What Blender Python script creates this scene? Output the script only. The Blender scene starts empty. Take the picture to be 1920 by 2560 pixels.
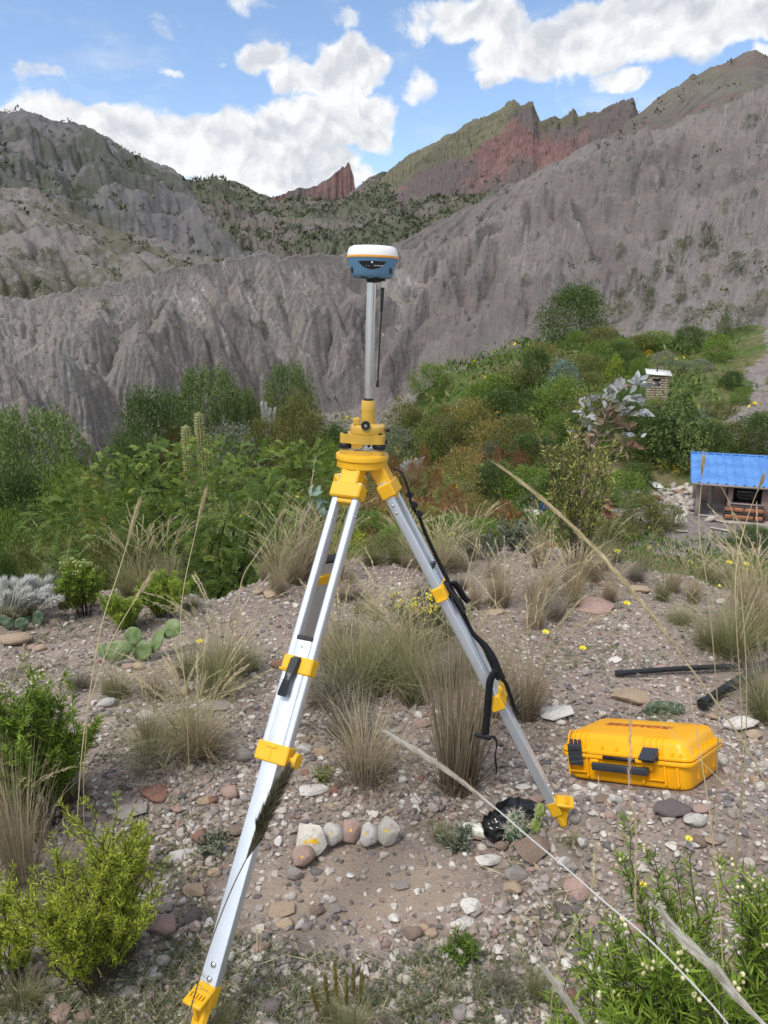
import bpy, math
import numpy as np
from mathutils import Vector, Matrix

C = bpy.context.scene
COL = C.collection
R = math.radians

# ------------------------------------------------------------------ camera, world, sun, exposure
PITCH = R(14.6); FPX = 1844.0; CX, CY = 960.0, 1280.0; CAMZ = 1.6
cam = bpy.data.objects.new('camera', bpy.data.cameras.new('camera'))
COL.objects.link(cam)
cam.location = (0, 0, CAMZ); cam.rotation_euler = (R(90) - PITCH, 0, 0)
cam.data.sensor_width = 36.0; cam.data.sensor_fit = 'AUTO'
cam.data.lens = 36.0 * FPX / 2560.0
cam.data.clip_start = 0.05; cam.data.clip_end = 6000
cam.data.dof.use_dof = True; cam.data.dof.focus_distance = 2.6; cam.data.dof.aperture_fstop = 14.0
C.camera = cam
C.view_settings.view_transform = 'Standard'; C.view_settings.look = 'None'
C.view_settings.gamma = 1.0; C.view_settings.use_curve_mapping = False
C.view_settings.exposure = 0.98
C.render.resolution_x = 768; C.render.resolution_y = 1024

SUN_EL, SUN_AZ = R(58), R(-140)          # azimuth from +Y towards +X
sun = bpy.data.objects.new('sun', bpy.data.lights.new('sun', 'SUN'))
COL.objects.link(sun)
sun.data.energy = 1.5; sun.data.angle = R(18); sun.data.color = (1.0, 0.955, 0.88)
sdir = Vector((math.sin(SUN_AZ) * math.cos(SUN_EL), math.cos(SUN_AZ) * math.cos(SUN_EL), math.sin(SUN_EL)))
sun.rotation_euler = (-sdir).to_track_quat('-Z', 'Y').to_euler()
sun.location = (0, 0, 30)


class NT:
    """small node-tree helper"""
    def __init__(s, tree): s.t = tree; s.n = tree.nodes; s.l = tree.links
    def put(s, sock, v):
        if isinstance(v, bpy.types.NodeSocket): s.l.new(v, sock)
        elif v is not None:
            if hasattr(sock.default_value, '__len__'):
                if not hasattr(v, '__len__'): v = [v] * len(sock.default_value)
                v = list(v)
                if len(v) == 3 and len(sock.default_value) == 4: v = v + [1]
            sock.default_value = v
    def node(s, typ, ins=None, out=0, **kw):
        n = s.n.new(typ)
        for k, v in kw.items(): setattr(n, k, v)
        for k, v in (ins or {}).items(): s.put(n.inputs[k], v)
        return n.outputs[out] if out is not None else n
    def m(s, op, a, b=None, c=None, clamp=False):
        n = s.n.new('ShaderNodeMath'); n.operation = op; n.use_clamp = clamp
        s.put(n.inputs[0], a)
        if b is not None: s.put(n.inputs[1], b)
        if c is not None: s.put(n.inputs[2], c)
        return n.outputs[0]
    def vm(s, op, a, b=None, out=0):
        n = s.n.new('ShaderNodeVectorMath'); n.operation = op
        s.put(n.inputs[0], a)
        if b is not None: s.put(n.inputs[1], b)
        return n.outputs[out]
    def mix(s, f, a, b, blend='MIX'):
        n = s.n.new('ShaderNodeMix'); n.data_type = 'RGBA'; n.blend_type = blend
        s.put(n.inputs[0], f); s.put(n.inputs[6], a); s.put(n.inputs[7], b)
        return n.outputs[2]
    def noise(s, vec, scale, detail=4, rough=0.55, dist=0.0, out=0):
        n = s.n.new('ShaderNodeTexNoise')
        if vec is not None: s.l.new(vec, n.inputs['Vector'])
        n.inputs['Scale'].default_value = scale; n.inputs['Detail'].default_value = detail
        n.inputs['Roughness'].default_value = rough; n.inputs['Distortion'].default_value = dist
        return n.outputs[out]
    def ss(s, x, a, b, lo=0.0, hi=1.0):
        n = s.n.new('ShaderNodeMapRange'); n.interpolation_type = 'SMOOTHSTEP'
        s.put(n.inputs[0], x)
        for i, v in enumerate((a, b, lo, hi)): s.put(n.inputs[i + 1], v)
        return n.outputs[0]
    def lin(s, x, a, b, lo=0.0, hi=1.0):
        n = s.n.new('ShaderNodeMapRange'); s.put(n.inputs[0], x)
        for i, v in enumerate((a, b, lo, hi)): s.put(n.inputs[i + 1], v)
        return n.outputs[0]
    def ramp(s, f, stops):
        n = s.n.new('ShaderNodeValToRGB'); cr = n.color_ramp
        while len(cr.elements) < len(stops): cr.elements.new(0.5)
        for e, (p, c) in zip(cr.elements, stops):
            e.position = p; e.color = (*c, 1) if len(c) == 3 else c
        s.put(n.inputs[0], f)
        return n.outputs[0]


def pix_dir(px, py):
    r = (px - CX) / FPX; u = -(py - CY) / FPX
    return np.array([r, math.cos(PITCH) + u * math.sin(PITCH), -math.sin(PITCH) + u * math.cos(PITCH)])
def pix_at(px, py, dist):
    """world point seen at photo pixel (px, py), at horizontal distance dist"""
    d = pix_dir(px, py); k = dist / math.hypot(d[0], d[1])
    return np.array([0, 0, CAMZ]) + d * k
def azel(px, py):
    d = pix_dir(px, py)
    return math.atan2(d[0], d[1]), math.atan2(d[2], math.hypot(d[0], d[1]))

# world: Nishita sky with a procedural cloud deck laid over it
world = bpy.data.worlds.new('World'); C.world = world; world.use_nodes = True
def build_world():
    t = NT(world.node_tree); t.n.clear()
    sky = t.n.new('ShaderNodeTexSky'); sky.sky_type = 'NISHITA'; sky.sun_disc = False
    sky.sun_elevation = SUN_EL; sky.sun_rotation = SUN_AZ
    sky.air_density = 1.0; sky.dust_density = 0.6; sky.ozone_density = 1.5; sky.altitude = 900
    gen = t.node('ShaderNodeTexCoord', out='Generated')
    d = t.vm('NORMALIZE', gen)
    sep = t.n.new('ShaderNodeSeparateXYZ'); t.l.new(d, sep.inputs[0])
    x, y, z = sep.outputs
    az = t.m('ARCTAN2', x, y); el = t.m('ARCSINE', z)
    comb = t.n.new('ShaderNodeCombineXYZ'); t.l.new(az, comb.inputs[0]); t.l.new(el, comb.inputs[1])
    P = comb.outputs[0]
    # individual clouds seen in the photograph: centre px, half width px, half height px, weight
    blobs = [(-150, 300, 300, 60, .9), (110, 320, 190, 75, .9), (300, 330, 110, 62, 1.0), (420, 395, 160, 70, 1.0), (580, 360, 170, 80, 1.1), (720, 330, 110, 85, 1.1),
             (700, 440, 260, 70, 1.1), (830, 400, 90, 60, .9), (860, 290, 145, 85, 1.15), (860, 190, 120, 80, 1.1), (930, 330, 70, 60, .9),
             (660, 130, 75, 48, .8), (740, 190, 80, 50, .8), (1035, 225, 38, 55, .6), (1060, 285, 30, 30, .4), (425, 180, 48, 16, .45), (560, 155, 18, 14, .3),
             (860, 70, 60, 40, .35), (1020, 60, 70, 60, .45), (640, 0, 70, 30, .4), (170, 190, 180, 34, .27), (400, 60, 60, 60, .22),
             (1210, 40, 150, 70, .9), (1300, 130, 140, 65, 1.0), (1480, 80, 220, 95, 1.2), (1700, 60, 240, 95, 1.1), (1560, 180, 90, 36, .7), (1230, 190, 60, 30, .6),
             (1900, 60, 200, 70, 1.0), (2100, 150, 200, 90, .9), (1900, 150, 60, 30, .6)]
    warp = t.noise(P, 7.0, 7, 0.62, out=1)
    wv = t.vm('MULTIPLY', t.vm('SUBTRACT', warp, (0.5, 0.5, 0.5)), (0.10, 0.075, 0))
    Pw = t.vm('ADD', P, wv)
    acc = None
    for (px, py, hw, hh, wgt) in blobs:
        a, e = azel(px, py); a2, e2 = azel(px + hw, py); a3, e3 = azel(px, py - hh)
        sa = max(abs(a2 - a), 0.004); se = max(abs(e3 - e), 0.004)
        q = t.vm('MULTIPLY', t.vm('SUBTRACT', Pw, (a, e, 0)), (1 / sa, 1 / se, 0))
        ln = t.vm('LENGTH', q, out=1)
        g = t.m('MULTIPLY', t.ss(ln, 1.40, 0.30), wgt)
        acc = g if acc is None else t.m('MAXIMUM', acc, g)
    # clouds go on all round, and overhead, beyond the frame
    q = t.vm('MULTIPLY', d, (1, 1, 1.9))
    far = t.ss(t.noise(q, 2.2, 6, 0.6), 0.36, 0.60)
    a0, e0 = azel(960, 160)
    off = t.vm('LENGTH', t.vm('MULTIPLY', t.vm('SUBTRACT', P, (a0, e0, 0)), (1 / 0.72, 1 / 0.36, 0)), out=1)
    acc = t.m('MAXIMUM', acc, t.m('MULTIPLY', far, t.ss(off, 0.9, 1.25)))
    def billow(vec):
        n1 = t.noise(vec, 16.0, 7, 0.58)
        return n1
    def density(vec, a):
        b = billow(vec)
        v = t.node('ShaderNodeTexVoronoi', {'Vector': vec, 'Scale': 19.0, 'Detail': 2.5, 'Roughness': 0.55}, out=0)
        puff = t.m('MULTIPLY_ADD', v, -0.20, 0.10)
        return t.m('ADD', t.m('ADD', a, t.m('MULTIPLY', t.m('SUBTRACT', b, 0.5), 1.7)), puff), b
    D, b0 = density(Pw, acc)
    alpha = t.ss(D, 0.08, 0.50)
    thin = t.m('MULTIPLY', t.ss(t.noise(t.vm('MULTIPLY', P, (1, 2.6, 0)), 5.0, 6, 0.62), 0.50, 0.8), 0.42)
    alpha = t.m('MAXIMUM', alpha, thin)
    def soft(vec): return t.m('ADD', t.m('MULTIPLY', t.noise(vec, 11.0, 3.5, 0.5), 1.0), acc)
    relief = t.m('SUBTRACT', t.noise(Pw, 11.0, 4.5, 0.5), t.noise(t.vm('ADD', Pw, (-0.010, 0.026, 0)), 11.0, 4.5, 0.5))
    rl2 = t.m('SUBTRACT', t.noise(Pw, 26.0, 5, 0.55), t.noise(t.vm('ADD', Pw, (-0.005, 0.013, 0)), 26.0, 5, 0.55))
    relief = t.m('ADD', relief, t.m('MULTIPLY', rl2, 0.8))
    lit = t.m('ADD', t.lin(relief, -0.15, 0.15, -0.22, 0.20), t.lin(D, 0.2, 1.6, 0.98, 0.72))
    lit = t.m('MINIMUM', t.m('MAXIMUM', lit, 0.42), 1.02)
    ccol = t.ramp(t.lin(lit, 0.42, 1.02), [(0, (0.25, 0.27, 0.30)), (0.5, (0.375, 0.39, 0.415)), (1, (0.50, 0.505, 0.51))])
    SK = 0.106
    skyc = t.vm('SCALE', sky.outputs[0], None)
    skyc.node.inputs['Scale'].default_value = SK
    col = t.mix(alpha, skyc, ccol)
    bg = t.n.new('ShaderNodeBackground'); bg.inputs['Strength'].default_value = 1.0
    t.l.new(col, bg.inputs['Color'])
    o = t.n.new('ShaderNodeOutputWorld'); t.l.new(bg.outputs[0], o.inputs[0])
build_world()
world.cycles.sampling_method = 'MANUAL'; world.cycles.sample_map_resolution = 512

# ------------------------------------------------------------------ numpy helpers
rng = np.random.default_rng(11)
_perm = np.random.default_rng(5).permutation(4096)
_gr = np.random.default_rng(6).uniform(0, 2 * math.pi, 4096)
def pnoise(x, y, seed=0):
    x = np.asarray(x, float); y = np.asarray(y, float)
    xi = np.floor(x).astype(int); yi = np.floor(y).astype(int); fx = x - xi; fy = y - yi
    def g(ix, iy, dx, dy):
        h = _perm[(_perm[(ix + seed * 131) & 4095] + iy) & 4095]; a = _gr[h]
        return np.cos(a) * dx + np.sin(a) * dy
    u = fx * fx * fx * (fx * (fx * 6 - 15) + 10); v = fy * fy * fy * (fy * (fy * 6 - 15) + 10)
    a = g(xi, yi, fx, fy); b = g(xi + 1, yi, fx - 1, fy); c = g(xi, yi + 1, fx, fy - 1); d = g(xi + 1, yi + 1, fx - 1, fy - 1)
    return ((a + (b - a) * u) + ((c + (d - c) * u) - (a + (b - a) * u)) * v) * 1.45
def fbm(x, y, octv=4, seed=0, gain=0.5):
    s = 0; a = 1.0; f = 1.0
    for i in range(octv):
        s = s + a * pnoise(np.asarray(x) * f, np.asarray(y) * f, seed + i * 7); a *= gain; f *= 2.03
    return s
def sstep(a, b, x):
    t = np.clip((np.asarray(x, float) - a) / (b - a), 0, 1); return t * t * (3 - 2 * t)
def norm(v):
    v = np.asarray(v, float); n = np.linalg.norm(v, axis=-1, keepdims=True); return v / np.maximum(n, 1e-9)

class Geo:
    """collects faces for ONE mesh object; per-vertex attribute 'tint'"""
    def __init__(s): s.v = []; s.q = []; s.t = []; s.ti = []; s.mi3 = []; s.mi4 = []; s.n = 0; s.uv = []
    def add(s, v, f, tint=0.0, mi=0, uv=None):
        v = np.asarray(v, float).reshape(-1, 3); n = len(v)
        s.v.append(v); s.ti.append(np.broadcast_to(np.asarray(tint, float), (n,)).copy())
        s.uv.append(np.zeros((n, 2)) if uv is None else np.asarray(uv, float))
        if not isinstance(f, (list, tuple)): f = [f]
        for a in f:
            a = np.asarray(a, int)
            if a.size == 0: continue
            (s.t if a.shape[1] == 3 else s.q).append(a + s.n)
            (s.mi3 if a.shape[1] == 3 else s.mi4).append(np.full(len(a), mi))
        s.n += n; return s
    def merge(s, o, M=None):
        v = np.concatenate(o.v)
        if M is not None: v = v @ np.array(M.to_3x3()).T + np.array(M.translation)
        fs = []
        if o.q: fs.append(np.concatenate(o.q))
        if o.t: fs.append(np.concatenate(o.t))
        return s.add(v, fs, np.concatenate(o.ti))
    def mesh(s, name, mats, smooth=True):
        me = bpy.data.meshes.new(name)
        v = np.concatenate(s.v)
        q = np.concatenate(s.q) if s.q else np.zeros((0, 4), int); t = np.concatenate(s.t) if s.t else np.zeros((0, 3), int)
        me.vertices.add(len(v)); me.vertices.foreach_set('co', v.astype(np.float32).ravel())
        li = np.concatenate([q.ravel(), t.ravel()]).astype(np.int32)
        me.loops.add(len(li)); me.loops.foreach_set('vertex_index', li)
        ls = np.concatenate([np.arange(len(q)) * 4, len(q) * 4 + np.arange(len(t)) * 3]).astype(np.int32)
        me.polygons.add(len(ls)); me.polygons.foreach_set('loop_start', ls)
        if not isinstance(mats, (list, tuple)): mats = [mats]
        for m in mats: me.materials.append(m)
        if len(mats) > 1:
            mi = np.concatenate(s.mi4 + s.mi3) if (s.mi4 or s.mi3) else np.zeros(0)
            mi = np.concatenate([np.concatenate(s.mi4) if s.mi4 else np.zeros(0), np.concatenate(s.mi3) if s.mi3 else np.zeros(0)])
            me.polygons.foreach_set('material_index', mi.astype(np.int32))
        me.update(calc_edges=True)
        if smooth is True: me.polygons.foreach_set('use_smooth', np.ones(len(ls), bool))
        at = me.attributes.new('tint', 'FLOAT', 'POINT'); at.data.foreach_set('value', np.concatenate(s.ti).astype(np.float32))
        uv = np.concatenate(s.uv)
        if uv.any():
            a2 = me.attributes.new('flow', 'FLOAT_VECTOR', 'POINT')
            a2.data.foreach_set('vector', np.c_[uv, np.zeros(len(uv))].astype(np.float32).ravel())
        if isinstance(smooth, float):
            me.polygons.foreach_set('use_smooth', np.ones(len(ls), bool))
            me.set_sharp_from_angle(angle=smooth)
        me.validate()
        return me
    def build(s, name, mats, parent=None, smooth=True, **props):
        o = bpy.data.objects.new(name, s.mesh(name, mats, smooth)); COL.objects.link(o)
        if parent is not None: o.parent = parent
        for k, v in props.items(): o[k] = v
        return o
    def build_at(s, name, mats, loc, parent=None, smooth=True, **props):
        """vertices given in world space, object origin moved to loc (used for top-level things)"""
        s.v = [a - np.asarray(loc) for a in s.v]
        o = s.build(name, mats, parent, smooth, **props); o.location = loc
        return o
    # --- shapes
    def box(s, c, size, rot=None, tint=0.0, taper=1.0, bev=0.0):
        x, y, z = np.asarray(size) / 2
        b = min(bev, x * .49, y * .49, z * .49)
        if b <= 0:
            v = np.array([[-x, -y, -z], [x, -y, -z], [x, y, -z], [-x, y, -z], [-x * taper, -y * taper, z], [x * taper, -y * taper, z], [x * taper, y * taper, z], [-x * taper, y * taper, z]])
            f = np.array([[0, 3, 2, 1], [4, 5, 6, 7], [0, 1, 5, 4], [1, 2, 6, 5], [2, 3, 7, 6], [3, 0, 4, 7]])
        else:
            def ring(xx, yy, zz, bb):
                return [[-xx + bb, -yy, zz], [xx - bb, -yy, zz], [xx, -yy + bb, zz], [xx, yy - bb, zz], [xx - bb, yy, zz], [-xx + bb, yy, zz], [-xx, yy - bb, zz], [-xx, -yy + bb, zz]]
            rs = [ring(x - b, y - b, -z, b * .4), ring(x, y, -z + b, b), ring(x * taper, y * taper, z - b, b), ring(x * taper - b, y * taper - b, z, b * .4)]
            v = np.array(sum(rs, [])); f = []
            for k in range(3):
                for i in range(8):
                    j = (i + 1) % 8; f.append([k * 8 + i, k * 8 + j, k * 8 + 8 + j, k * 8 + 8 + i])
            f += [[0, 7, 6, 1], [1, 6, 5, 2], [2, 5, 4, 3]] + [[24, 25, 30, 31], [25, 26, 29, 30], [26, 27, 28, 29]]
            f = np.array(f)
        if rot is not None: v = v @ np.asarray(rot, float).T
        return s.add(v + np.asarray(c, float), f, tint)
    def tube(s, pts, rad, k=8, tint=0.0, cap=True, flat=None):
        pts = np.asarray(pts, float); n = len(pts); rad = np.broadcast_to(np.asarray(rad, float), (n,))
        tan = norm(np.gradient(pts, axis=0))
        ref = np.array([0, 0, 1.0]) if abs(tan[:, 2]).mean() < 0.85 else np.array([1.0, 0, 0])
        if flat is not None: ref = np.asarray(flat, float)
        A = norm(np.cross(tan, ref)); B = np.cross(tan, A)
        th = np.arange(k) * 2 * math.pi / k
        v = pts[:, None] + rad[:, None, None] * (np.cos(th)[None, :, None] * A[:, None] + np.sin(th)[None, :, None] * B[:, None])
        i = np.arange(n - 1)[:, None] * k; j = np.arange(k)[None]; j2 = (j + 1) % k
        f = np.stack([i + j, i + j2, i + k + j2, i + k + j], -1).reshape(-1, 4)
        tt = np.broadcast_to(np.asarray(tint, float), (n,)) if np.ndim(tint) else np.full(n, tint)
        s.add(v.reshape(-1, 3), f, np.repeat(tt, k))
        if cap:
            for e, o in ((0, -1), (n - 1, 1)):
                c = s.n; ring = v[e]
                fs = [[i2, (i2 + 1) % k, k] if o > 0 else [(i2 + 1) % k, i2, k] for i2 in range(k)]
                s.add(np.r_[ring, pts[e][None]], np.array(fs), tt[e])
        return s
    def lathe(s, prof, k=24, c=(0, 0, 0), tint=0.0, n=2.0, axis=None, close=True):
        """profile [(r, z)] turned about z; n > 2 gives a rounded square"""
        prof = np.asarray(prof, float); th = np.arange(k) * 2 * math.pi / k
        cs, sn = np.cos(th), np.sin(th)
        kk = (np.abs(cs) ** n + np.abs(sn) ** n) ** (-1.0 / n)
        v = np.stack([prof[:, 0, None] * (cs * kk)[None], prof[:, 0, None] * (sn * kk)[None], np.repeat(prof[:, 1, None], k, 1)], -1)
        m = len(prof)
        i = np.arange(m - 1)[:, None] * k; j = np.arange(k)[None]; j2 = (j + 1) % k
        f = [np.stack([i + j, i + j2, i + k + j2, i + k + j], -1).reshape(-1, 4)]
        v = v.reshape(-1, 3)
        if close:
            v = np.r_[v, [[0, 0, prof[0, 1]], [0, 0, prof[-1, 1]]]]
            q = np.arange(k); q2 = (q + 1) % k
            f.append(np.r_[np.stack([q2, q, np.full(k, m * k)], -1), np.stack([(m - 1) * k + q, (m - 1) * k + q2, np.full(k, m * k + 1)], -1)])
        if axis is not None:
            M = np.array(Vector(axis).to_track_quat('Z', 'Y').to_matrix()); v = v @ M.T
        return s.add(v + np.asarray(c, float), f, tint)
    def prism(s, poly, h, c=(0, 0, 0), M=None, tint=0.0):
        """convex-ish polygon (x, y) extruded in z from 0 to h"""
        p = np.asarray(poly, float); n = len(p); cen = p.mean(0)
        v = np.r_[np.c_[p, np.zeros(n)], np.c_[p, np.full(n, h)], [[*cen, 0], [*cen, h]]]
        i = np.arange(n); j = (i + 1) % n
        if M is not None: v = v @ np.asarray(M, float).T
        return s.add(v + np.asarray(c, float), [np.stack([i, j, n + j, n + i], -1), np.r_[np.stack([j, i, np.full(n, 2 * n)], -1), np.stack([n + i, n + j, np.full(n, 2 * n + 1)], -1)]], tint)
    def leaves(s, base, direc, length, width, nrm=None, tint=0.0, fold=0.15, bend=0.0):
        """many leaves at once: six-vertex folded blades (4 triangles each)"""
        base = np.asarray(base, float); N = len(base); d = norm(direc)
        if nrm is None: nrm = rng.normal(size=(N, 3)) + [0, 0, 0.8]
        sd = norm(np.cross(d, nrm)); up = np.cross(sd, d)
        L = np.broadcast_to(np.asarray(length, float), (N,))[:, None]; W = np.broadcast_to(np.asarray(width, float), (N,))[:, None]
        mid = base + d * L * 0.45 - up * L * 0.02; tip = base + d * L - up * L * bend
        v = np.stack([base, mid + sd * W * .5 + up * W * fold, tip, mid - sd * W * .5 + up * W * fold], 1)
        i = np.arange(N)[:, None] * 4
        f = np.concatenate([i + [0, 1, 2], i + [0, 2, 3]])
        s.add(v.reshape(-1, 3), f, np.repeat(np.broadcast_to(np.asarray(tint, float), (N,)), 4))
        return s
    def blades(s, base, ang, height, lean, width, curl, tint0, tint1, seg=3):
        """grass blades: tapering ribbons that bend over"""
        N = len(base); t = np.linspace(0, 1, seg + 1)
        dirv = np.c_[np.cos(ang), np.sin(ang), np.zeros(N)]
        side = np.c_[-np.sin(ang), np.cos(ang), np.zeros(N)]
        tw = rng.uniform(-1.2, 1.2, N); side = norm(side * np.cos(tw)[:, None] + dirv * np.sin(tw)[:, None])
        out = lean[:, None] * t + curl[:, None] * t ** 2.6
        zz = np.sqrt(np.clip(1 - (np.gradient(out, axis=1) * seg * .75) ** 2, .06, 1)); zz = np.cumsum(np.c_[np.zeros(N), zz[:, 1:]], 1) / seg
        p = base[:, None] + dirv[:, None] * (out * height[:, None])[..., None]
        p[..., 2] += zz * height[:, None]
        w = width[:, None] * (1 - t ** 1.5 * .93) * .5
        l = p - side[:, None] * w[..., None]; r = p + side[:, None] * w[..., None]
        v = np.stack([l, r], 2).reshape(N, -1, 3)
        k = np.arange(seg); fq = np.stack([2 * k, 2 * k + 1, 2 * k + 3, 2 * k + 2], -1)
        f = (np.arange(N)[:, None, None] * 2 * (seg + 1) + fq[None]).reshape(-1, 4)
        tt = tint0[:, None] + (tint1 - tint0)[:, None] * t
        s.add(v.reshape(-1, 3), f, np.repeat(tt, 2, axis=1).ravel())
        return s

def tag(o, label=None, cat=None, group=None, kind=None):
    if label: o['label'] = label
    if cat: o['category'] = cat
    if group: o['group'] = group
    if kind: o['kind'] = kind
    return o
def thing(name, label, cat, loc=(0, 0, 0), rotz=0.0, group=None, scale=1.0):
    o = bpy.data.objects.new(name, None); COL.objects.link(o)
    o.location = loc; o.rotation_euler = (0, 0, rotz); o.scale = (scale,) * 3 if np.isscalar(scale) else scale
    o.empty_display_size = 0.1
    return tag(o, label, cat, group)
def dup(root, loc, rotz=0.0, scale=1.0, label=None, group=None, color=None):
    kids = list(root.children)
    r = root.copy(); COL.objects.link(r); r.location = loc; r.rotation_euler = (0, 0, rotz)
    r.scale = (scale,) * 3 if np.isscalar(scale) else scale
    if label: r['label'] = label
    if group: r['group'] = group
    if color: r.color = color
    for ch in kids:
        c = ch.copy(); COL.objects.link(c); c.parent = r
        if color: c.color = color
        for g in list(ch.children):
            d = g.copy(); COL.objects.link(d); d.parent = c
            if color: d.color = color
    return r
def rotm(x=0, y=0, z=0):
    return np.array((Matrix.Rotation(z, 3, 'Z') @ Matrix.Rotation(y, 3, 'Y') @ Matrix.Rotation(x, 3, 'X')))

# ------------------------------------------------------------------ materials
def new_mat(name):
    m = bpy.data.materials.new(name); m.use_nodes = True
    t = NT(m.node_tree); t.n.clear()
    o = t.n.new('ShaderNodeOutputMaterial')
    return m, t, o
def finish(t, o, col, rough=0.6, metal=0.0, bump=None, bstr=0.3, bdist=0.01, spec=0.5, transl=0.0, tcol=None, coat=0.0):
    p = t.n.new('ShaderNodeBsdfPrincipled')
    t.put(p.inputs['Base Color'], col); t.put(p.inputs['Roughness'], rough); t.put(p.inputs['Metallic'], metal)
    t.put(p.inputs['Specular IOR Level'], spec)
    if coat: p.inputs['Coat Weight'].default_value = coat
    nrm = None
    if bump is not None:
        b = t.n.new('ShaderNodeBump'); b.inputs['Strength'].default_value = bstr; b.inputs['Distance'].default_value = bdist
        t.l.new(bump, b.inputs['Height']); nrm = b.outputs[0]; t.l.new(nrm, p.inputs['Normal'])
    sh = p.outputs[0]
    if transl:
        tr = t.n.new('ShaderNodeBsdfTranslucent'); t.put(tr.inputs[0], tcol if tcol is not None else col)
        mx = t.n.new('ShaderNodeMixShader'); mx.inputs[0].default_value = transl
        t.l.new(sh, mx.inputs[1]); t.l.new(tr.outputs[0], mx.inputs[2]); sh = mx.outputs[0]
    t.l.new(sh, o.inputs[0])
    return p
def simple(name, col, rough=0.5, metal=0.0, var=0.12, scale=30.0, bstr=0.05, spec=0.5, bdist=0.002, dirt=0.0, coat=0.0):
    """painted / plastic / metal surfaces with slight unevenness and grime"""
    m, t, o = new_mat(name)
    co = t.node('ShaderNodeTexCoord', out='Object')
    n = t.noise(co, scale, 5, 0.6); n2 = t.noise(co, scale * 0.22, 3, 0.5)
    c = np.array(col)
    cc = t.mix(t.lin(n2, 0.3, 0.7), tuple(c * (1 - var)), tuple(np.minimum(c * (1 + var), 1)))
    if dirt:
        d = t.ss(t.noise(co, scale * .5, 6, 0.7), 0.56, 0.74)
        cc = t.mix(t.m('MULTIPLY', d, dirt), cc, (0.17, 0.14, 0.11))
    finish(t, o, cc, t.lin(n, 0.3, 0.7, max(rough - .1, 0.02), min(rough + .1, 1)), metal, n, bstr, bdist, spec, coat=coat)
    return m
def foliage(name, stops, transl=0.28, rough=0.55, objvar=0.5, spec=0.35, gain=1.34):
    """leaves: colour follows the per-leaf 'tint' plus a per-plant shift"""
    m, t, o = new_mat(name)
    a = t.node('ShaderNodeAttribute', out='Fac', attribute_name='tint')
    ob = t.node('ShaderNodeObjectInfo', out='Random')
    f = t.m('ADD', a, t.m('MULTIPLY', t.m('SUBTRACT', ob, 0.5), objvar * .5), clamp=True)
    c = t.ramp(f, [(p_, tuple(min(v_ * gain, .85) for v_ in c_)) for p_, c_ in stops])
    finish(t, o, c, rough, spec=spec, transl=transl, tcol=t.mix(0.45, c, (0.16, 0.20, 0.02)))
    return m
M = {}
M['leaf_dark'] = foliage('dark_leaf', [(0, (.028, .052, .016)), (.5, (.065, .11, .030)), (1, (.14, .19, .05))])
M['leaf_feather'] = foliage('feathery_leaf', [(0, (.035, .062, .014)), (.4, (.085, .135, .028)), (.75, (.15, .20, .04)), (1, (.27, .26, .06))], gain=1.75, transl=.36)
M['leaf_molle'] = foliage('pale_green_leaf', [(0, (.055, .08, .03)), (.5, (.12, .17, .055)), (1, (.21, .26, .085))], gain=1.4)
M['leaf_olive'] = foliage('olive_leaf', [(0, (.06, .065, .022)), (.5, (.135, .145, .045)), (1, (.24, .225, .075))])
M['leaf_yellowgreen'] = foliage('yellow_green_leaf', [(0, (.10, .14, .014)), (.5, (.26, .33, .03)), (1, (.46, .50, .06))])
M['leaf_bright'] = foliage('bright_leaf', [(0, (.06, .105, .018)), (.5, (.125, .20, .034)), (1, (.24, .31, .065))])
M['leaf_rust'] = foliage('rusty_leaf', [(0, (.10, .045, .028)), (.5, (.23, .095, .05)), (1, (.36, .19, .08))])
M['leaf_willow'] = foliage('willow_leaf', [(0, (.075, .09, .02)), (.5, (.19, .21, .05)), (1, (.36, .36, .11))])
M['leaf_orange'] = foliage('orange_brown_leaf', [(0, (.10, .08, .028)), (.5, (.22, .17, .05)), (1, (.36, .28, .09))])
M['leaf_grey'] = foliage('grey_green_leaf', [(0, (.07, .085, .06)), (.5, (.16, .18, .13)), (1, (.30, .32, .25))])
M['leaf_teal'] = foliage('blue_green_leaf', [(0, (.06, .10, .085)), (.5, (.16, .24, .20)), (1, (.34, .44, .40))])
M['leaf_silver'] = foliage('silver_leaf', [(0, (.24, .085, .055)), (.25, (.25, .15, .10)), (.45, (.21, .21, .125)), (.62, (.33, .345, .34)), (1, (.47, .50, .54))], transl=.18, rough=.42, objvar=0.1, gain=1.0)
M['yellow_petal'] = foliage('yellow_petal', [(0, (.62, .36, .01)), (.5, (.80, .52, .02)), (1, (.85, .66, .06))], transl=.2)
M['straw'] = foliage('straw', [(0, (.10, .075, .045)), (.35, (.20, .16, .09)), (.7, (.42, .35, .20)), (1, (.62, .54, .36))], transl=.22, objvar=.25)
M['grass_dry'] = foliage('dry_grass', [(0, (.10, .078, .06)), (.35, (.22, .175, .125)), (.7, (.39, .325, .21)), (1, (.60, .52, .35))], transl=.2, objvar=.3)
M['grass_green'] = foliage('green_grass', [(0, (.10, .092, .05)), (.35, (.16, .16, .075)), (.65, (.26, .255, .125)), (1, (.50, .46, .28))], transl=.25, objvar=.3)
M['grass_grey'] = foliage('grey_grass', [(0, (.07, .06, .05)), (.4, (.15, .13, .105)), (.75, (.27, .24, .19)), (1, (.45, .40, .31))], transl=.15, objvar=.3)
M['plume'] = foliage('cream_plume', [(0, (.52, .47, .38)), (.5, (.78, .74, .66)), (1, (.84, .82, .76))], transl=.42, rough=.9, objvar=.1)
M['bark'] = simple('bark', (.10, .078, .06), .9, 0, .35, 18, .5, .2, .01)
M['twig'] = simple('dark_twig', (.055, .042, .036), .85, 0, .4, 40, .3, .2)
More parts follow.
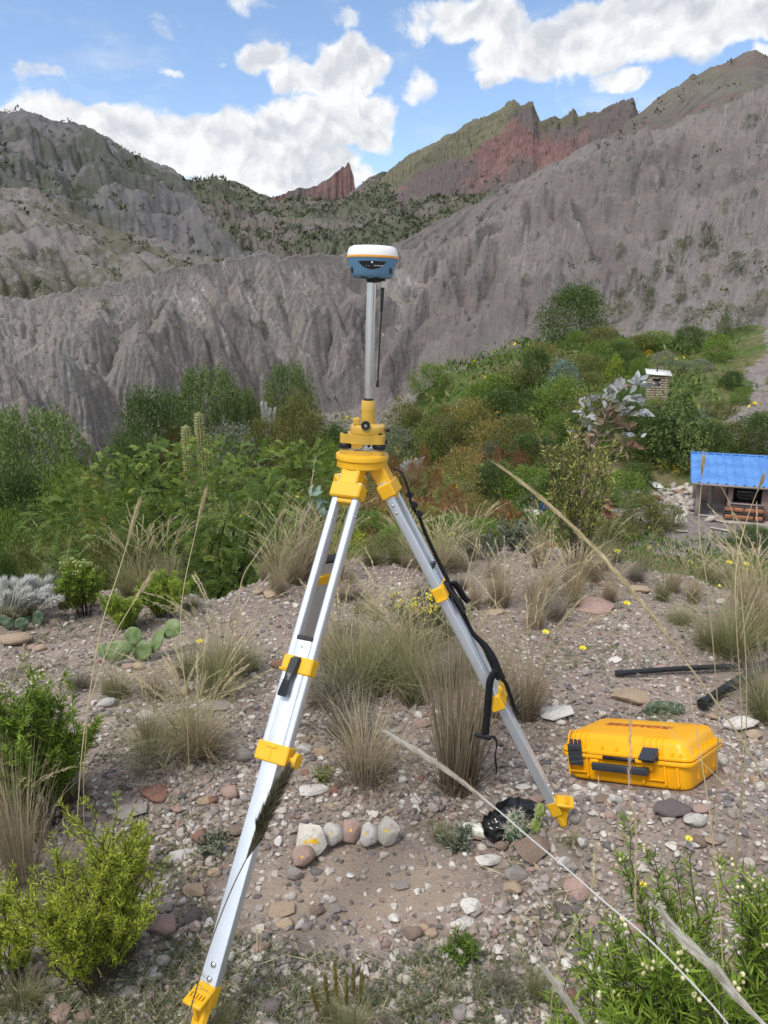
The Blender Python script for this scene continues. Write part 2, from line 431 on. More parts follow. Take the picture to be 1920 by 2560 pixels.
M['stem_pink'] = simple('pinkish_stem', (.34, .24, .20), .6, 0, .2, 40, .1, .3)
M['yellow_paint'] = simple('yellow_enamel', (.80, .44, .012), .38, 0, .08, 40, .03, .5, dirt=.22, coat=.15)
M['mustard'] = simple('mustard_enamel', (.60, .375, .055), .38, 0, .06, 60, .02, .5, dirt=.08, coat=.2)
M['case_yellow'] = simple('case_plastic', (.90, .43, .004), .40, 0, .07, 14, .04, .45, dirt=.13)
M['black_plastic'] = simple('black_plastic', (.013, .014, .017), .38, 0, .3, 60, .05, .5, dirt=.03)
M['slate_plastic'] = simple('slate_plastic', (.028, .034, .045), .42, 0, .2, 60, .05, .5, dirt=.06)
M['webbing'] = simple('webbing', (.010, .011, .014), .8, 0, .3, 300, .3, .3)
M['chrome'] = simple('chrome', (.75, .76, .78), .16, 1.0, .05, 40, .01)
M['steel'] = simple('bolt_steel', (.55, .56, .58), .32, 1.0, .1, 60, .05)
M['white_shell'] = simple('white_shell', (.80, .80, .79), .34, 0, .03, 40, .01, coat=.1)
M['blue_shell'] = simple('blue_shell', (.12, .265, .44), .36, 0, .05, 40, .01, coat=.1)
M['orange_band'] = simple('orange_band', (.80, .36, .05), .4, 0, .05, 40, .01)
M['dark_face'] = simple('dark_face', (.012, .014, .02), .12, 0, .1, 40, .01, .6)
M['white_print'] = simple('white_print', (.72, .73, .75), .5, 0, .03)
M['red_print'] = simple('red_print', (.33, .035, .012), .5, 0, .2, 60)
M['label_print'] = simple('label_print', (.70, .27, .012), .45, 0, .06)
M['grey_alu'] = None
def alu(name, col, rough, metal=1.0):
    m, t, o = new_mat(name)
    co = t.node('ShaderNodeTexCoord', out='Object')
    st = t.node('ShaderNodeMapping', {'Vector': co, 'Scale': (60, 60, 2.0)})
    n = t.noise(st, 6.0, 5, 0.6); sm = t.noise(co, 7.0, 6, 0.65)
    c = np.array(col)
    cc = t.mix(t.lin(n, .3, .7), tuple(c * .93), tuple(np.minimum(c * 1.05, 1)))
    cc = t.mix(t.m('MULTIPLY', t.ss(sm, .55, .75), .22), cc, (.33, .30, .27))
    finish(t, o, cc, t.lin(sm, .3, .7, rough - .06, rough + .1), metal, n, .04, .001)
    return m
M['alu'] = alu('sky_tinted_aluminium', (.68, .73, .80), .46, .85)  # blue of the reflected sky is put into the base colour
M['pole_alu'] = alu('pole_aluminium', (.70, .71, .73), .28)
M['shoe'] = simple('muddy_yellow_enamel', (.78, .43, .012), .5, 0, .08, 30, .05, .4, dirt=.7)
def bag_mat():
    m, t, o = new_mat('black_bag_film')
    co = t.node('ShaderNodeTexCoord', out='Object')
    w = t.noise(co, 13, 3, .5, 2.0)
    finish(t, o, (.007, .007, .008), t.lin(w, .3, .7, .14, .34), 0, spec=.5); return m
M['bag'] = bag_mat()
def can_mat():
    m, t, o = new_mat('spray_can_print')
    co = t.node('ShaderNodeTexCoord', out='Object')
    sx = t.n.new('ShaderNodeSeparateXYZ'); t.l.new(co, sx.inputs[0])
    n = t.noise(co, 110, 3, .6)
    c = t.mix(t.ss(sx.outputs[2], -.012, -.004), (.72, .42, .03), (.70, .71, .64))
    c = t.mix(t.m('MULTIPLY', t.ss(n, .55, .6), .6), c, (.42, .40, .16))
    finish(t, o, c, .35); return m
M['can'] = can_mat()
def pipe_mat():
    return simple('black_pipe', (.016, .017, .02), .3, 0, .3, 14, .03, .5, dirt=.12)
M['pipe'] = pipe_mat()
M['blue_paint'] = simple('blue_paint', (.22, .42, .62), .5, 0, .1, 30, dirt=.1)
M['blue_plastic'] = simple('blue_plastic', (.02, .18, .60), .4, 0, .1)
M['green_plastic'] = simple('green_plastic', (.02, .32, .22), .4, 0, .15)
M['red_old'] = simple('faded_red', (.30, .085, .07), .6, 0, .3, 8, dirt=.35)
M['concrete'] = simple('concrete', (.36, .31, .28), .9, 0, .2, 3, .3, .2, .02, dirt=.25)
M['plank'] = simple('weathered_plank', (.42, .38, .33), .85, 0, .25, 6, .2, .2)
M['white_sheet'] = simple('white_sheet', (.72, .72, .70), .6, 0, .08, 4, dirt=.15)
M['dark_glass'] = simple('window_glass', (.012, .016, .018), .06, 0, .3, 1, .0, .7)
M['frame_wood'] = simple('window_frame', (.05, .045, .042), .5, 0, .2)
M['tile_orange'] = simple('orange_tile', (.36, .15, .075), .6, 0, .2, 4)

def wall_brick():
    m, t, o = new_mat('pink_brick_wall')
    co = t.node('ShaderNodeTexCoord', out='Object')
    sx = t.n.new('ShaderNodeSeparateXYZ'); t.l.new(co, sx.inputs[0])
    cb = t.n.new('ShaderNodeCombineXYZ'); t.l.new(t.m('ADD', sx.outputs[0], sx.outputs[1]), cb.inputs[0]); t.l.new(sx.outputs[2], cb.inputs[1])
    b = t.node('ShaderNodeTexBrick', {'Vector': cb.outputs[0], 'Color1': (.46, .29, .25, 1), 'Color2': (.52, .345, .30, 1), 'Mortar': (.42, .35, .31, 1), 'Scale': 1.0, 'Mortar Size': .012, 'Brick Width': .3, 'Row Height': .11}, out=None)
    n = t.noise(co, 2.5, 5, .6)
    c = t.mix(t.m('MULTIPLY', t.ss(n, .4, .7), .4), b.outputs[0], (.52, .43, .39))
    finish(t, o, c, .9, 0, b.outputs[1], -.4, .01, .2); return m
M['brick_wall'] = wall_brick()
def roof_blue():
    m, t, o = new_mat('blue_sheet_roof')
    co = t.node('ShaderNodeTexCoord', out='Object')
    n = t.noise(co, 1.2, 5, .6)
    c = t.mix(t.ss(n, .35, .65), (.075, .22, .55), (.12, .30, .66))
    finish(t, o, c, .42, 0, spec=.5); return m
M['blue_roof'] = roof_blue()
M['mud_block'] = simple('mud_block', (.38, .32, .24), .95, 0, .25, 5, .3, .1, .02)

def stone_mat(name, plus=1.0, painted=False):
    """colour comes from each stone's own object colour"""
    m, t, o = new_mat(name)
    co = t.node('ShaderNodeTexCoord', out='Object'); oi = t.n.new('ShaderNodeObjectInfo')
    off = t.vm('ADD', co, t.vm('SCALE', oi.outputs['Location'], None))
    n1 = t.noise(off, 9, 6, .65); n2 = t.noise(off, 55, 5, .7); n3 = t.noise(off, 2.6, 3, .5)
    c = oi.outputs['Color']
    c1 = t.vm('SCALE', c, None); t.put(c1.node.inputs['Scale'], t.lin(n1, .28, .72, .72, 1.28))
    c2 = t.mix(t.m('MULTIPLY', t.ss(n2, .58, .72), .5), c1, (.42, .37, .32))
    c2 = t.mix(t.m('MULTIPLY', t.ss(n3, .52, .68), .35), c2, (.23, .165, .135))
    if painted:
        sx = t.n.new('ShaderNodeSeparateXYZ'); t.l.new(co, sx.inputs[0])
    finish(t, o, c2, .88, 0, t.m('ADD', n2, n1), .45, .004, .25); return m
M['stone'] = stone_mat('stone')
M['paint_dab'] = simple('yellow_paint_dab', (.78, .47, .02), .6, 0, .2, 200)

def pebble_mat():
    m, t, o = new_mat('pebbles')
    a = t.node('ShaderNodeAttribute', out='Fac', attribute_name='tint')
    co = t.node('ShaderNodeTexCoord', out='Object')
    c = t.ramp(a, [(0, (.12, .11, .108)), (.16, (.22, .195, .185)), (.34, (.31, .27, .25)), (.50, (.37, .305, .275)), (.59, (.285, .195, .165)), (.68, (.39, .34, .30)), (.84, (.47, .425, .38)), (1, (.62, .59, .55))])
    n = t.noise(co, 90, 4, .65); n2 = t.noise(co, 26, 3, .6)
    c1 = t.vm('SCALE', c, None); t.put(c1.node.inputs['Scale'], t.m('MULTIPLY', t.lin(n, .3, .7, .82, 1.15), t.lin(n2, .3, .7, .85, 1.15)))
    finish(t, o, c1, .9, 0, n, .35, .002, .2); return m
M['pebble'] = pebble_mat()

def ground_mat():
    m, t, o = new_mat('stony_ground')
    g = t.n.new('ShaderNodeNewGeometry'); P = g.outputs['Position']
    n1 = t.noise(P, 1.1, 5, .6); n2 = t.noise(P, 14, 6, .68); n3 = t.noise(P, 110, 4, .7)
    vo = t.node('ShaderNodeTexVoronoi', {'Vector': P, 'Scale': 85.0, 'Randomness': 1.0}, out=None)
    vo2 = t.node('ShaderNodeTexVoronoi', {'Vector': P, 'Scale': 38.0, 'Randomness': 1.0}, out=None)
    soil = t.mix(t.ss(n1, .35, .65), (.20, .165, .14), (.29, .24, .205))
    soil = t.mix(t.m('MULTIPLY', t.ss(n2, .45, .65), .5), soil, (.33, .285, .245))
    soil = t.mix(t.m('MULTIPLY', t.ss(n3, .5, .7), .35), soil, (.12, .09, .075))
    sx = t.n.new('ShaderNodeSeparateColor'); t.l.new(vo.outputs['Color'], sx.inputs[0])
    sx2 = t.n.new('ShaderNodeSeparateColor'); t.l.new(vo2.outputs['Color'], sx2.inputs[0])
    grit = t.ramp(sx.outputs[0], [(0, (.14, .11, .10)), (.4, (.25, .19, .165)), (.7, (.31, .24, .20)), (1, (.46, .41, .36))])
    grit2 = t.ramp(sx2.outputs[0], [(0, (.14, .11, .10)), (.4, (.26, .195, .165)), (.75, (.31, .235, .20)), (1, (.45, .39, .34))])
    near = t.mix(t.m('MULTIPLY', t.ss(sx.outputs[1], .35, .45), t.ss(vo.outputs['Distance'], .55, .40)), soil, grit)
    near = t.mix(t.m('MULTIPLY', t.ss(sx2.outputs[1], .5, .55), t.ss(vo2.outputs['Distance'], .5, .38)), near, grit2)
    # bare trodden patch round the survey mark
    q = t.vm('LENGTH', t.vm('MULTIPLY', t.vm('SUBTRACT', P, (PIT[0], PIT[1], 0)), (2.0, 3.9, 0)), out=1)
    bare = t.ss(t.m('ADD', q, t.lin(n2, .3, .7, -.3, .3)), .95, .35)
    near = t.mix(t.m('MULTIPLY', bare, .85), near, t.mix(n2, (.27, .21, .165), (.37, .295, .23)))
    # lower ground beyond the edge: earth, grass and weeds
    s = t.n.new('ShaderNodeSeparateXYZ'); t.l.new(P, s.inputs[0])
    v1 = t.noise(P, .18, 5, .6); v2 = t.noise(P, 1.6, 5, .65)
    far = t.mix(t.ss(v1, .42, .62), (.075, .115, .03), (.155, .135, .07))
    far = t.mix(t.m('MULTIPLY', t.ss(v2, .5, .66), .6), far, (.19, .15, .09))
    far = t.mix(t.m('MULTIPLY', t.ss(v2, .5, .36), .5), far, (.04, .07, .018))
    # bare grey slopes on the right and at the foot of the badlands
    at = t.node('ShaderNodeAttribute', out='Fac', attribute_name='tint')
    grey = t.mix(t.ss(v2, .35, .65), (.17, .148, .14), (.25, .22, .205))
    far = t.mix(t.ss(t.m('ADD', at, t.m('ADD', t.lin(v2, .3, .7, -.3, .3), t.lin(v1, .3, .7, -.45, .45))), .35, .65), far, grey)
    rr = t.vm('LENGTH', P, out=1)
    col = t.mix(t.m('MAXIMUM', t.ss(s.outputs[2], -.35, -1.0), t.ss(rr, 9.0, 12.0)), near, far)
    bh = t.m('ADD', t.m('MULTIPLY', n3, .4), t.m('ADD', t.m('MULTIPLY', t.ss(vo.outputs['Distance'], .6, .1), .5), t.m('MULTIPLY', n2, .8)))
    finish(t, o, col, .95, 0, bh, .55, .008, .15); return m

def rock_mat(name, cols, streak=(.42, .40, .38), streak_amt=.5, veg=(.055, .075, .035), veg_amt=0.0, veg_sc=.05, band=None, sc=1.0):
    """eroded slopes: 'flow' holds metres along the slope and down it, 'tint' the gully depth"""
    m, t, o = new_mat(name)
    g = t.n.new('ShaderNodeNewGeometry'); P = g.outputs['Position']
    at = t.node('ShaderNodeAttribute', out='Fac', attribute_name='tint')
    fl = t.node('ShaderNodeAttribute', out='Vector', attribute_name='flow')
    n1 = t.noise(P, .035 * sc, 5, .6); n2 = t.noise(P, .35 * sc, 6, .68); n3 = t.noise(P, 1.9 * sc, 5, .7)
    c = t.mix(t.ss(n1, .36, .64), cols[0], cols[1])
    c = t.mix(t.m('MULTIPLY', t.ss(n2, .40, .68), .6), c, cols[2])
    c = t.mix(t.m('MULTIPLY', t.ss(n3, .5, .75), .35), c, tuple(np.array(cols[0]) * .62))
    if band is not None:
        bv = t.noise(t.node('ShaderNodeMapping', {'Vector': fl, 'Scale': (.012, .16, 1)}), 1.0 * sc, 4, .6)
        c = t.mix(t.m('MULTIPLY', t.ss(bv, .48, .60), .75), c, band)
    # pale mineral runs that follow the fall line
    sv = t.noise(t.node('ShaderNodeMapping', {'Vector': fl, 'Scale': (.75 * sc, .07 * sc, 1)}), 1.0, 6, .7, .6)
    sm = t.noise(P, .06 * sc, 3, .5)
    st = t.m('MULTIPLY', t.m('MULTIPLY', t.ss(sv, .53, .68), t.ss(sm, .42, .62)), t.ss(n3, .38, .55))
    c = t.mix(t.m('MULTIPLY', st, streak_amt), c, streak)
    if veg_amt:
        vn = t.noise(P, veg_sc, 5, .62); vf = t.noise(P, veg_sc * 9, 5, .7)
        vv = t.ss(t.m('ADD', t.m('MULTIPLY', vn, .6), t.m('MULTIPLY', vf, .4)), .50 - .09 * veg_amt, .585 - .07 * veg_amt)
        vc = t.mix(t.ss(vf, .35, .65), veg, tuple(np.array(veg) * 1.45 + np.array([.012, .006, 0])))
        c = t.mix(t.m('MULTIPLY', vv, .85), c, vc)
    n4 = t.noise(P, 5.5 * sc, 4, .7)
    sv2 = t.noise(t.node('ShaderNodeMapping', {'Vector': fl, 'Scale': (2.6 * sc, .16 * sc, 1)}), 1.0, 5, .7, .8)
    c = t.mix(t.m('MULTIPLY', t.ss(sv2, .54, .70), .22 * min(1, streak_amt + .2)), c, tuple(np.array(streak) * .9))
    c = t.mix(t.m('MULTIPLY', t.ss(sv2, .46, .30), .22), c, tuple(np.array(cols[0]) * .55))
    spk = t.m('MULTIPLY', t.ss(t.noise(P, 1.5 * sc, 3, .6), .60, .66), t.ss(n1, .42, .58))
    c = t.mix(t.m('MULTIPLY', spk, .6), c, (.075, .08, .055))
    c = t.mix(t.m('MULTIPLY', t.ss(n4, .55, .72), .3), c, tuple(np.array(cols[1]) * 1.25))
    c = t.mix(t.m('MULTIPLY', t.ss(n4, .45, .30), .35), c, tuple(np.array(cols[0]) * .6))
    bh = t.m('ADD', t.m('ADD', t.m('MULTIPLY', n2, 1.0), t.m('MULTIPLY', n3, .6)), t.m('ADD', t.m('MULTIPLY', sv, .5), t.m('ADD', t.m('MULTIPLY', sv2, .35), t.m('MULTIPLY', n4, .2))))
    finish(t, o, c, .95, 0, bh, .8, .55 / sc, .12); return m

# ------------------------------------------------------------------ ground
CASE_T = np.array([.906, 2.256, .07]); CASE_ROT = rotm(-.239, -.274, -.655)
CASE_N = CASE_ROT @ np.array([0, 0, 1.0])
PIT = (-.07, 1.82)
HPAD = pix_at(1840, 1300, 41.0)
_cols = [  # azimuth, [(distance, height)]
    (-62, [(0, 0), (6, 0), (9, -1.2), (30, -5), (60, -9), (120, -12), (400, -14)]),
    (-28.5, [(0, 0), (4.6, -.02), (6, -.9), (9, -2.4), (18, -4.4), (40, -8), (62, -10.5), (400, -14)]),
    (-22, [(0, 0), (4.5, 0), (5.8, -.9), (8.5, -2.3), (16, -3.9), (32, -6.8), (62, -10.6), (400, -14)]),
    (-15, [(0, 0), (4.4, 0), (5.7, -.9), (8, -2.2), (14, -3.6), (25, -5.8), (45, -9), (80, -11), (400, -14)]),
    (-7, [(0, 0), (4.7, 0), (6, -.9), (9, -2.5), (16, -4.3), (30, -7), (50, -9.8), (90, -11.3), (400, -14)]),
    (0, [(0, 0), (5.0, 0), (6.4, -.9), (12, -3.2), (25, -6.3), (45, -9.6), (70, -11.3), (110, -11.7), (400, -14)]),
    (8, [(0, 0), (5.3, 0), (6.7, -.9), (12, -3), (25, -7), (45, -10), (62, -8.2), (85, -4.5), (105, -3.2), (400, -6)]),
    (15, [(0, 0), (5.2, 0), (6.6, -.9), (14, -3.5), (30, -8.5), (44, -10.9), (49, -9.7), (56, -7.6), (66, -5.0), (85, -2.4), (112, 0.2), (400, 0)]),
    (21, [(0, 0), (5.0, 0), (6.6, -.95), (14, -3.5), (30, -8.9), (45, -10.7), (48, -10.7), (50.5, -8.7), (58, -6.3), (75, -3.0), (95, .3), (400, 2)]),
    (28.5, [(0, 0), (4.9, 0), (6.5, -.95), (14, -3.5), (30, -8.9), (42, -10.4), (49, -10.6), (52, -8.6), (60, -6.0), (75, -2.3), (90, 1.2), (400, 3)]),
    (62, [(0, 0), (6.5, .1), (9, -.8), (14, -3), (30, -8.5), (50, -10.5), (60, -6.5), (90, 1.5), (400, 3)]),
]
_rk = np.unique(np.r_[np.linspace(0, 8, 81), np.geomspace(8, 400, 160)])
_az = np.array([c[0] for c in _cols], float)
_tab = np.array([np.interp(_rk, [p[0] for p in c[1]], [p[1] for p in c[1]]) for c in _cols])
for _i in range(3): _tab[:, 1:-1] = .25 * _tab[:, :-2] + .5 * _tab[:, 1:-1] + .25 * _tab[:, 2:]
def ground(x, y, rough=True):
    x = np.asarray(x, float); y = np.asarray(y, float)
    r = np.hypot(x, y); az = np.degrees(np.arctan2(x, y))
    a = np.clip(az + 2.2 * fbm(x * .09 + 3, y * .09, 2, 3) * sstep(3, 9, r), -62, 62)
    i = np.clip(np.searchsorted(_az, a) - 1, 0, len(_az) - 2)
    f = (a - _az[i]) / (_az[i + 1] - _az[i]); f = f * f * (3 - 2 * f)
    rr = np.clip(r + .28 * fbm(x * .8, y * .8, 3, 9) * sstep(2.8, 4.5, r), 0, 399)
    j = np.clip(np.searchsorted(_rk, rr) - 1, 0, len(_rk) - 2)
    g = (rr - _rk[j]) / (_rk[j + 1] - _rk[j])
    z0 = _tab[i, j] * (1 - g) + _tab[i, j + 1] * g; z1 = _tab[i + 1, j] * (1 - g) + _tab[i + 1, j + 1] * g
    z = z0 * (1 - f) + z1 * f
    z = np.where(np.abs(az) > 75, np.where(r < 12, 0.0, -.0), z) * 1.0
    # bank under the yellow case, falling away from the camera
    pl = CASE_T[2] - (CASE_N[0] * (x - CASE_T[0]) + CASE_N[1] * (y - CASE_T[1])) / CASE_N[2]
    d2 = ((x - CASE_T[0]) / .40) ** 2 + ((y - CASE_T[1] + .05) / .36) ** 2
    w = 1 - sstep(.6, 2.6, d2)
    z = z * (1 - w) + (pl - .004) * w
    z = z + .12 * sstep(.5, 1.3, x) * (1 - sstep(1.2, 2.2, y))
    z = z + .06 * np.exp(-(((x + .9) / .6) ** 2 + ((y - 2.55) / .35) ** 2)) + .05 * np.exp(-(((x - .35) / .3) ** 2 + ((y - 1.75) / .25) ** 2))
    wh = 1 - sstep(6.5, 10.5, np.hypot(x - HPAD[0], (y - HPAD[1]) * .8))
    q = np.hypot((x - PIT[0]) * 1.9, (y - PIT[1]) * 2.6)
    z = z - .022 * (1 - sstep(.3, 1.1, q))
    if rough:
        k = np.clip(r / 4, .35, 6)
        amp = (1 - .7 * (1 - sstep(.4, 1.2, q))) * (1 - .8 * w)
        z = z + amp * (.022 * fbm(x * 1.3, y * 1.3, 4, 21) + .007 * fbm(x * 9, y * 9, 3, 33)) + sstep(7, 25, r) * (.35 * fbm(x * .22, y * .22, 4, 41))
    z = z * (1 - wh) + (-9.44) * wh
    return z
def on_ground(px, py, lift=0.0):
    d = pix_dir(px, py); o = np.array([0, 0, CAMZ])
    t = np.geomspace(.5, 160, 900)
    p = o + d * t[:, None]; gap = p[:, 2] - ground(p[:, 0], p[:, 1])
    k = np.argmax(gap < 0)
    if gap[k] >= 0: k = len(t) - 1
    a, b = t[max(k - 1, 0)], t[k]
    for _ in range(18):
        m = (a + b) / 2; q = o + d * m
        if q[2] - float(ground(q[0], q[1])) < 0: b = m
        else: a = m
    q = o + d * b
    return np.array([q[0], q[1], float(ground(q[0], q[1])) + lift])
def gz(x, y): return float(ground(x, y))
def px_scale(p):
    """metres per photo pixel at a world point"""
    q = np.asarray(p) - [0, 0, CAMZ]
    return (q[1] * math.cos(PITCH) - q[2] * math.sin(PITCH)) / FPX

def build_ground():
    azs = np.unique(np.concatenate([np.arange(-180, -44, 4.0), np.arange(-44, -33, .5), np.arange(-33, 33, .17), np.arange(33, 44, .5), np.arange(44, 180.1, 4.0)]))
    azs[-1] = 180
    rs = np.concatenate([[.03], np.linspace(.2, .6, 5), np.geomspace(.62, 6.5, 205), np.geomspace(6.62, 165, 125), [200, 260, 390, 700, 1500]])
    A, Rr = np.meshgrid(np.radians(azs), rs)
    X, Y = Rr * np.sin(A), Rr * np.cos(A); Z = ground(X, Y)
    n, m = X.shape
    i = (np.arange(n - 1)[:, None] * m + np.arange(m - 1)[None]).ravel()
    f = np.stack([i, i + m, i + m + 1, i + 1], -1)
    az = np.degrees(A) + 3.0 * fbm(X * .05, Y * .05, 3, 88)
    Rr = Rr * (1 + .06 * fbm(X * .07 + 5, Y * .07, 3, 89))
    grey = np.maximum(sstep(78, 100, Rr) * sstep(7, 2, az), sstep(25, 27.5, az) * sstep(50, 60, Rr))
    grey = np.maximum(grey, sstep(9, 12, az) * (1 - sstep(50.5, 52.5, Rr)) * sstep(44, 47, Rr))
    grey = np.maximum(grey, .8 * sstep(17, 20, az) * sstep(34, 40, Rr) * (1 - sstep(49, 51, Rr)))
    grey = np.maximum(grey, sstep(86, 100, Rr) * sstep(13, 17, az))
    G = Geo(); G.add(np.stack([X, Y, Z], -1).reshape(-1, 3), f[:, ::-1], grey.ravel())
    G.build('ground', ground_mat(), kind='structure')
build_ground()

# ------------------------------------------------------------------ hills and mountains: real surfaces with stream-cut gullies
def erode(h, dx, dy, K, iters=10, mexp=.5, diff=.06):
    nv, ns = h.shape; N = nv * ns
    off = [(-1, 0), (-1, -1), (-1, 1), (0, -1), (0, 1), (1, -1), (1, 0), (1, 1)]
    dist = np.array([math.hypot(a * dy, b * dx) for a, b in off])
    idx = np.arange(N).reshape(nv, ns)
    for it in range(iters):
        pad = np.full((nv + 2, ns + 2), 1e9); pad[1:-1, 1:-1] = h
        sl = np.stack([(h - pad[1 + a:1 + a + nv, 1 + b:1 + b + ns]) / d for (a, b), d in zip(off, dist)])
        k = sl.argmax(0); best = sl.max(0)
        oa = np.array([a for a, b in off])[k]; ob = np.array([b for a, b in off])[k]
        rec = np.where(best > 0, idx + oa * ns + ob, idx); rec[0] = idx[0]
        dd = dist[k].ravel().tolist(); recl = rec.ravel().tolist()
        order = np.argsort(h.ravel()).tolist()
        A = [1.0] * N
        for c in reversed(order):
            r = recl[c]
            if r != c: A[r] += A[c]
        F = (K * np.array(A) ** mexp / np.array(dd)).tolist()
        hl = h.ravel().tolist()
        for c in order:
            r = recl[c]
            if r != c: hl[c] = (hl[c] + F[c] * hl[r]) / (1 + F[c])
        hn = np.array(hl).reshape(nv, ns); hn[0] = h[0]; hn[-1] = h[-1]
        lap = np.zeros_like(hn); lap[1:-1, 1:-1] = hn[:-2, 1:-1] + hn[2:, 1:-1] + hn[1:-1, :-2] + hn[1:-1, 2:] - 4 * hn[1:-1, 1:-1]
        h = hn + diff * lap
    return h, np.array(A).reshape(nv, ns)

SHEETS = {}
def sheet(name, rows, ns, nv, mat, K, iters=10, rough=1.0, crest_rough=.6, back=(40, -30), sink=None, seed=0, prof=1.0, vs=None, diff=.06, tint=None, label=None, ribs=(), shear=0.0, skew=0.0):
    """rows: foot ... crest, each [(px, py or None, distance)]; None puts the point on the ground"""
    u = np.linspace(max(r[0][0] for r in rows), min(r[-1][0] for r in rows), ns)
    RW = []
    u0 = u
    for ri, r in enumerate(rows):
        u = u0 + shear * (1 - ri / (len(rows) - 1))
        a = np.array([[p[0], p[2], -1 if p[1] is None else p[1]] for p in r], float)
        rr = np.interp(u, a[:, 0], a[:, 1]); pts = np.zeros((ns, 3))
        for i in range(ns):
            if a[0, 2] < 0:
                d = pix_dir(u[i], 1000); k = rr[i] / math.hypot(d[0], d[1]); pts[i] = (d[0] * k, d[1] * k, 0)
            else: pts[i] = pix_at(u[i], np.interp(u[i], a[:, 0], a[:, 2]), rr[i])
        if a[0, 2] < 0: pts[:, 2] = ground(pts[:, 0], pts[:, 1], False) - 1.2
        RW.append(pts)
    u = u0; RW = np.array(RW); v = np.linspace(0, 1, nv)
    kv = np.linspace(0, 1, len(rows)) if vs is None else np.array(vs)
    P = np.zeros((nv, ns, 3))
    for c in range(3):
        for i in range(ns): P[:, i, c] = np.interp(v, kv, RW[:, i, c])
    if len(rows) == 2 and prof != 1.0:
        P[..., 2] = RW[0][None, :, 2] + (RW[1][None, :, 2] - RW[0][None, :, 2]) * (v[:, None] ** prof)
    S = np.cumsum(np.r_[0, np.linalg.norm(np.diff(P[nv // 2, :, :2], axis=0), axis=1)])
    T = np.cumsum(np.r_[0, np.linalg.norm(np.diff(P[:, ns // 2], axis=0), axis=1)])
    dx = S[-1] / (ns - 1); dy = np.linalg.norm(np.diff(P[:, ns // 2, :2], axis=0), axis=1).mean()
    hgt = np.ptp(P[:, ns // 2, 2])
    X, Y = P[..., 0], P[..., 1]
    env = np.minimum(sstep(0, .12, v), 1)[:, None] * (1 - .75 * sstep(.85, 1, v))[:, None]
    w = 40.0 / max(hgt, 10)
    h = P[..., 2] + env * rough * (.11 * hgt * fbm(X * .03 * w, Y * .03 * w, 5, 50 + seed) + .012 * hgt * rng.normal(size=X.shape))
    for (lam, amp, slant, wd) in ribs:
        wz = wd * fbm(X * .6 / lam, Y * .6 / lam, 3, 90 + seed) + .35 * wd * fbm(X * 2.4 / lam, Y * 2.4 / lam, 2, 95 + seed)
        ph = (S[None] + slant * (v[:, None] - .5) * T[-1]) / lam + wz
        fr = ph - np.floor(ph)
        lobe = 1 - np.abs(2 * fr - 1) ** 1.25
        kk = _gr[(np.floor(ph).astype(int) + 31 * seed) & 4095] / 6.283
        h = h + env * amp * lobe * (.45 + .9 * kk) * (.35 + .65 * np.sin(np.pi * np.clip(v * 1.05, 0, 1)))[:, None] * (1 - sstep(.55, .97, v) * .92)[:, None]
    h[-1] += crest_rough * (fbm(S * .09 * w + seed, S * 0, 5, 71 + seed, .6))
    h, A = erode(h, dx, dy, K, iters, diff=diff)
    P[..., 2] = h + rough * env * hgt * (.022 * fbm(X * .35 * w, Y * .35 * w, 5, 120 + seed, .62) + .003 * rng.normal(size=X.shape))
    bk = P[-1].copy(); dr = norm(np.c_[bk[:, :2], np.zeros(ns)])
    b1 = bk + dr * back[0] * .15 + [0, 0, back[1] * .10]; b2 = bk + dr * back[0] + [0, 0, back[1]]
    Q = np.concatenate([P, b1[None], b2[None]]); n = nv + 2
    i = (np.arange(n - 1)[:, None] * ns + np.arange(ns - 1)[None]).ravel()
    f = np.stack([i, i + 1, i + ns + 1, i + ns], -1)
    Ta = np.r_[T, T[-1] + back[0] * .15, T[-1] + back[0]]
    uv = np.stack([np.repeat(S[None], n, 0) + skew * Ta[:, None], np.repeat(Ta[:, None], ns, 1)], -1).reshape(-1, 2) + .01
    tv = np.log(A) / 6 if tint is None else tint(u[None], v[:, None]) * np.ones((nv, ns))
    G = Geo(); G.add(Q.reshape(-1, 3), f, np.r_[tv, tv[-1:], tv[-1:]].ravel(), uv=uv)
    o = G.build(name, mat, kind='structure')
    if label: o['label'] = label
    SHEETS[label or name] = (P, A, u)
    return o

grey_a, grey_b, grey_c = (.175, .16, .153), (.27, .248, .235), (.23, .195, .18)
m_front = rock_mat('grey_badland', (grey_a, grey_b, (.29, .245, .21)), (.50, .475, .445), 1.0, veg_amt=0.0, veg_sc=.09)
m_right = rock_mat('grey_mauve_slope', ((.158, .144, .142), (.238, .218, .211), (.235, .195, .172)), (.44, .41, .385), .6, veg_amt=0.0, veg_sc=.06)
m_spur = rock_mat('brown_grey_spur', ((.185, .17, .165), (.245, .225, .215), (.25, .215, .19)), (.36, .33, .30), .35, veg=(.085, .085, .06), veg_amt=.45, veg_sc=.06, sc=.7)
m_left = rock_mat('haze_tinted_grey_mountain', ((.135, .133, .14), (.192, .186, .19), (.20, .183, .17)), (.30, .28, .26), .35, veg=(.062, .070, .058), veg_amt=.45, veg_sc=.018, sc=.45)  # slight blue cast: distance haze put into the rock colour
m_saddle = rock_mat('green_saddle', ((.15, .138, .132), (.19, .172, .162), (.215, .15, .13)), (.36, .33, .29), .25, veg=(.075, .088, .058), veg_amt=.9, veg_sc=.018, sc=.45)
m_upper = rock_mat('upper_slope', ((.13, .122, .115), (.18, .168, .15), (.20, .172, .15)), (.30, .26, .22), .3, veg=(.12, .118, .095), veg_amt=.2, veg_sc=.02, band=(.19, .12, .11), sc=.6)

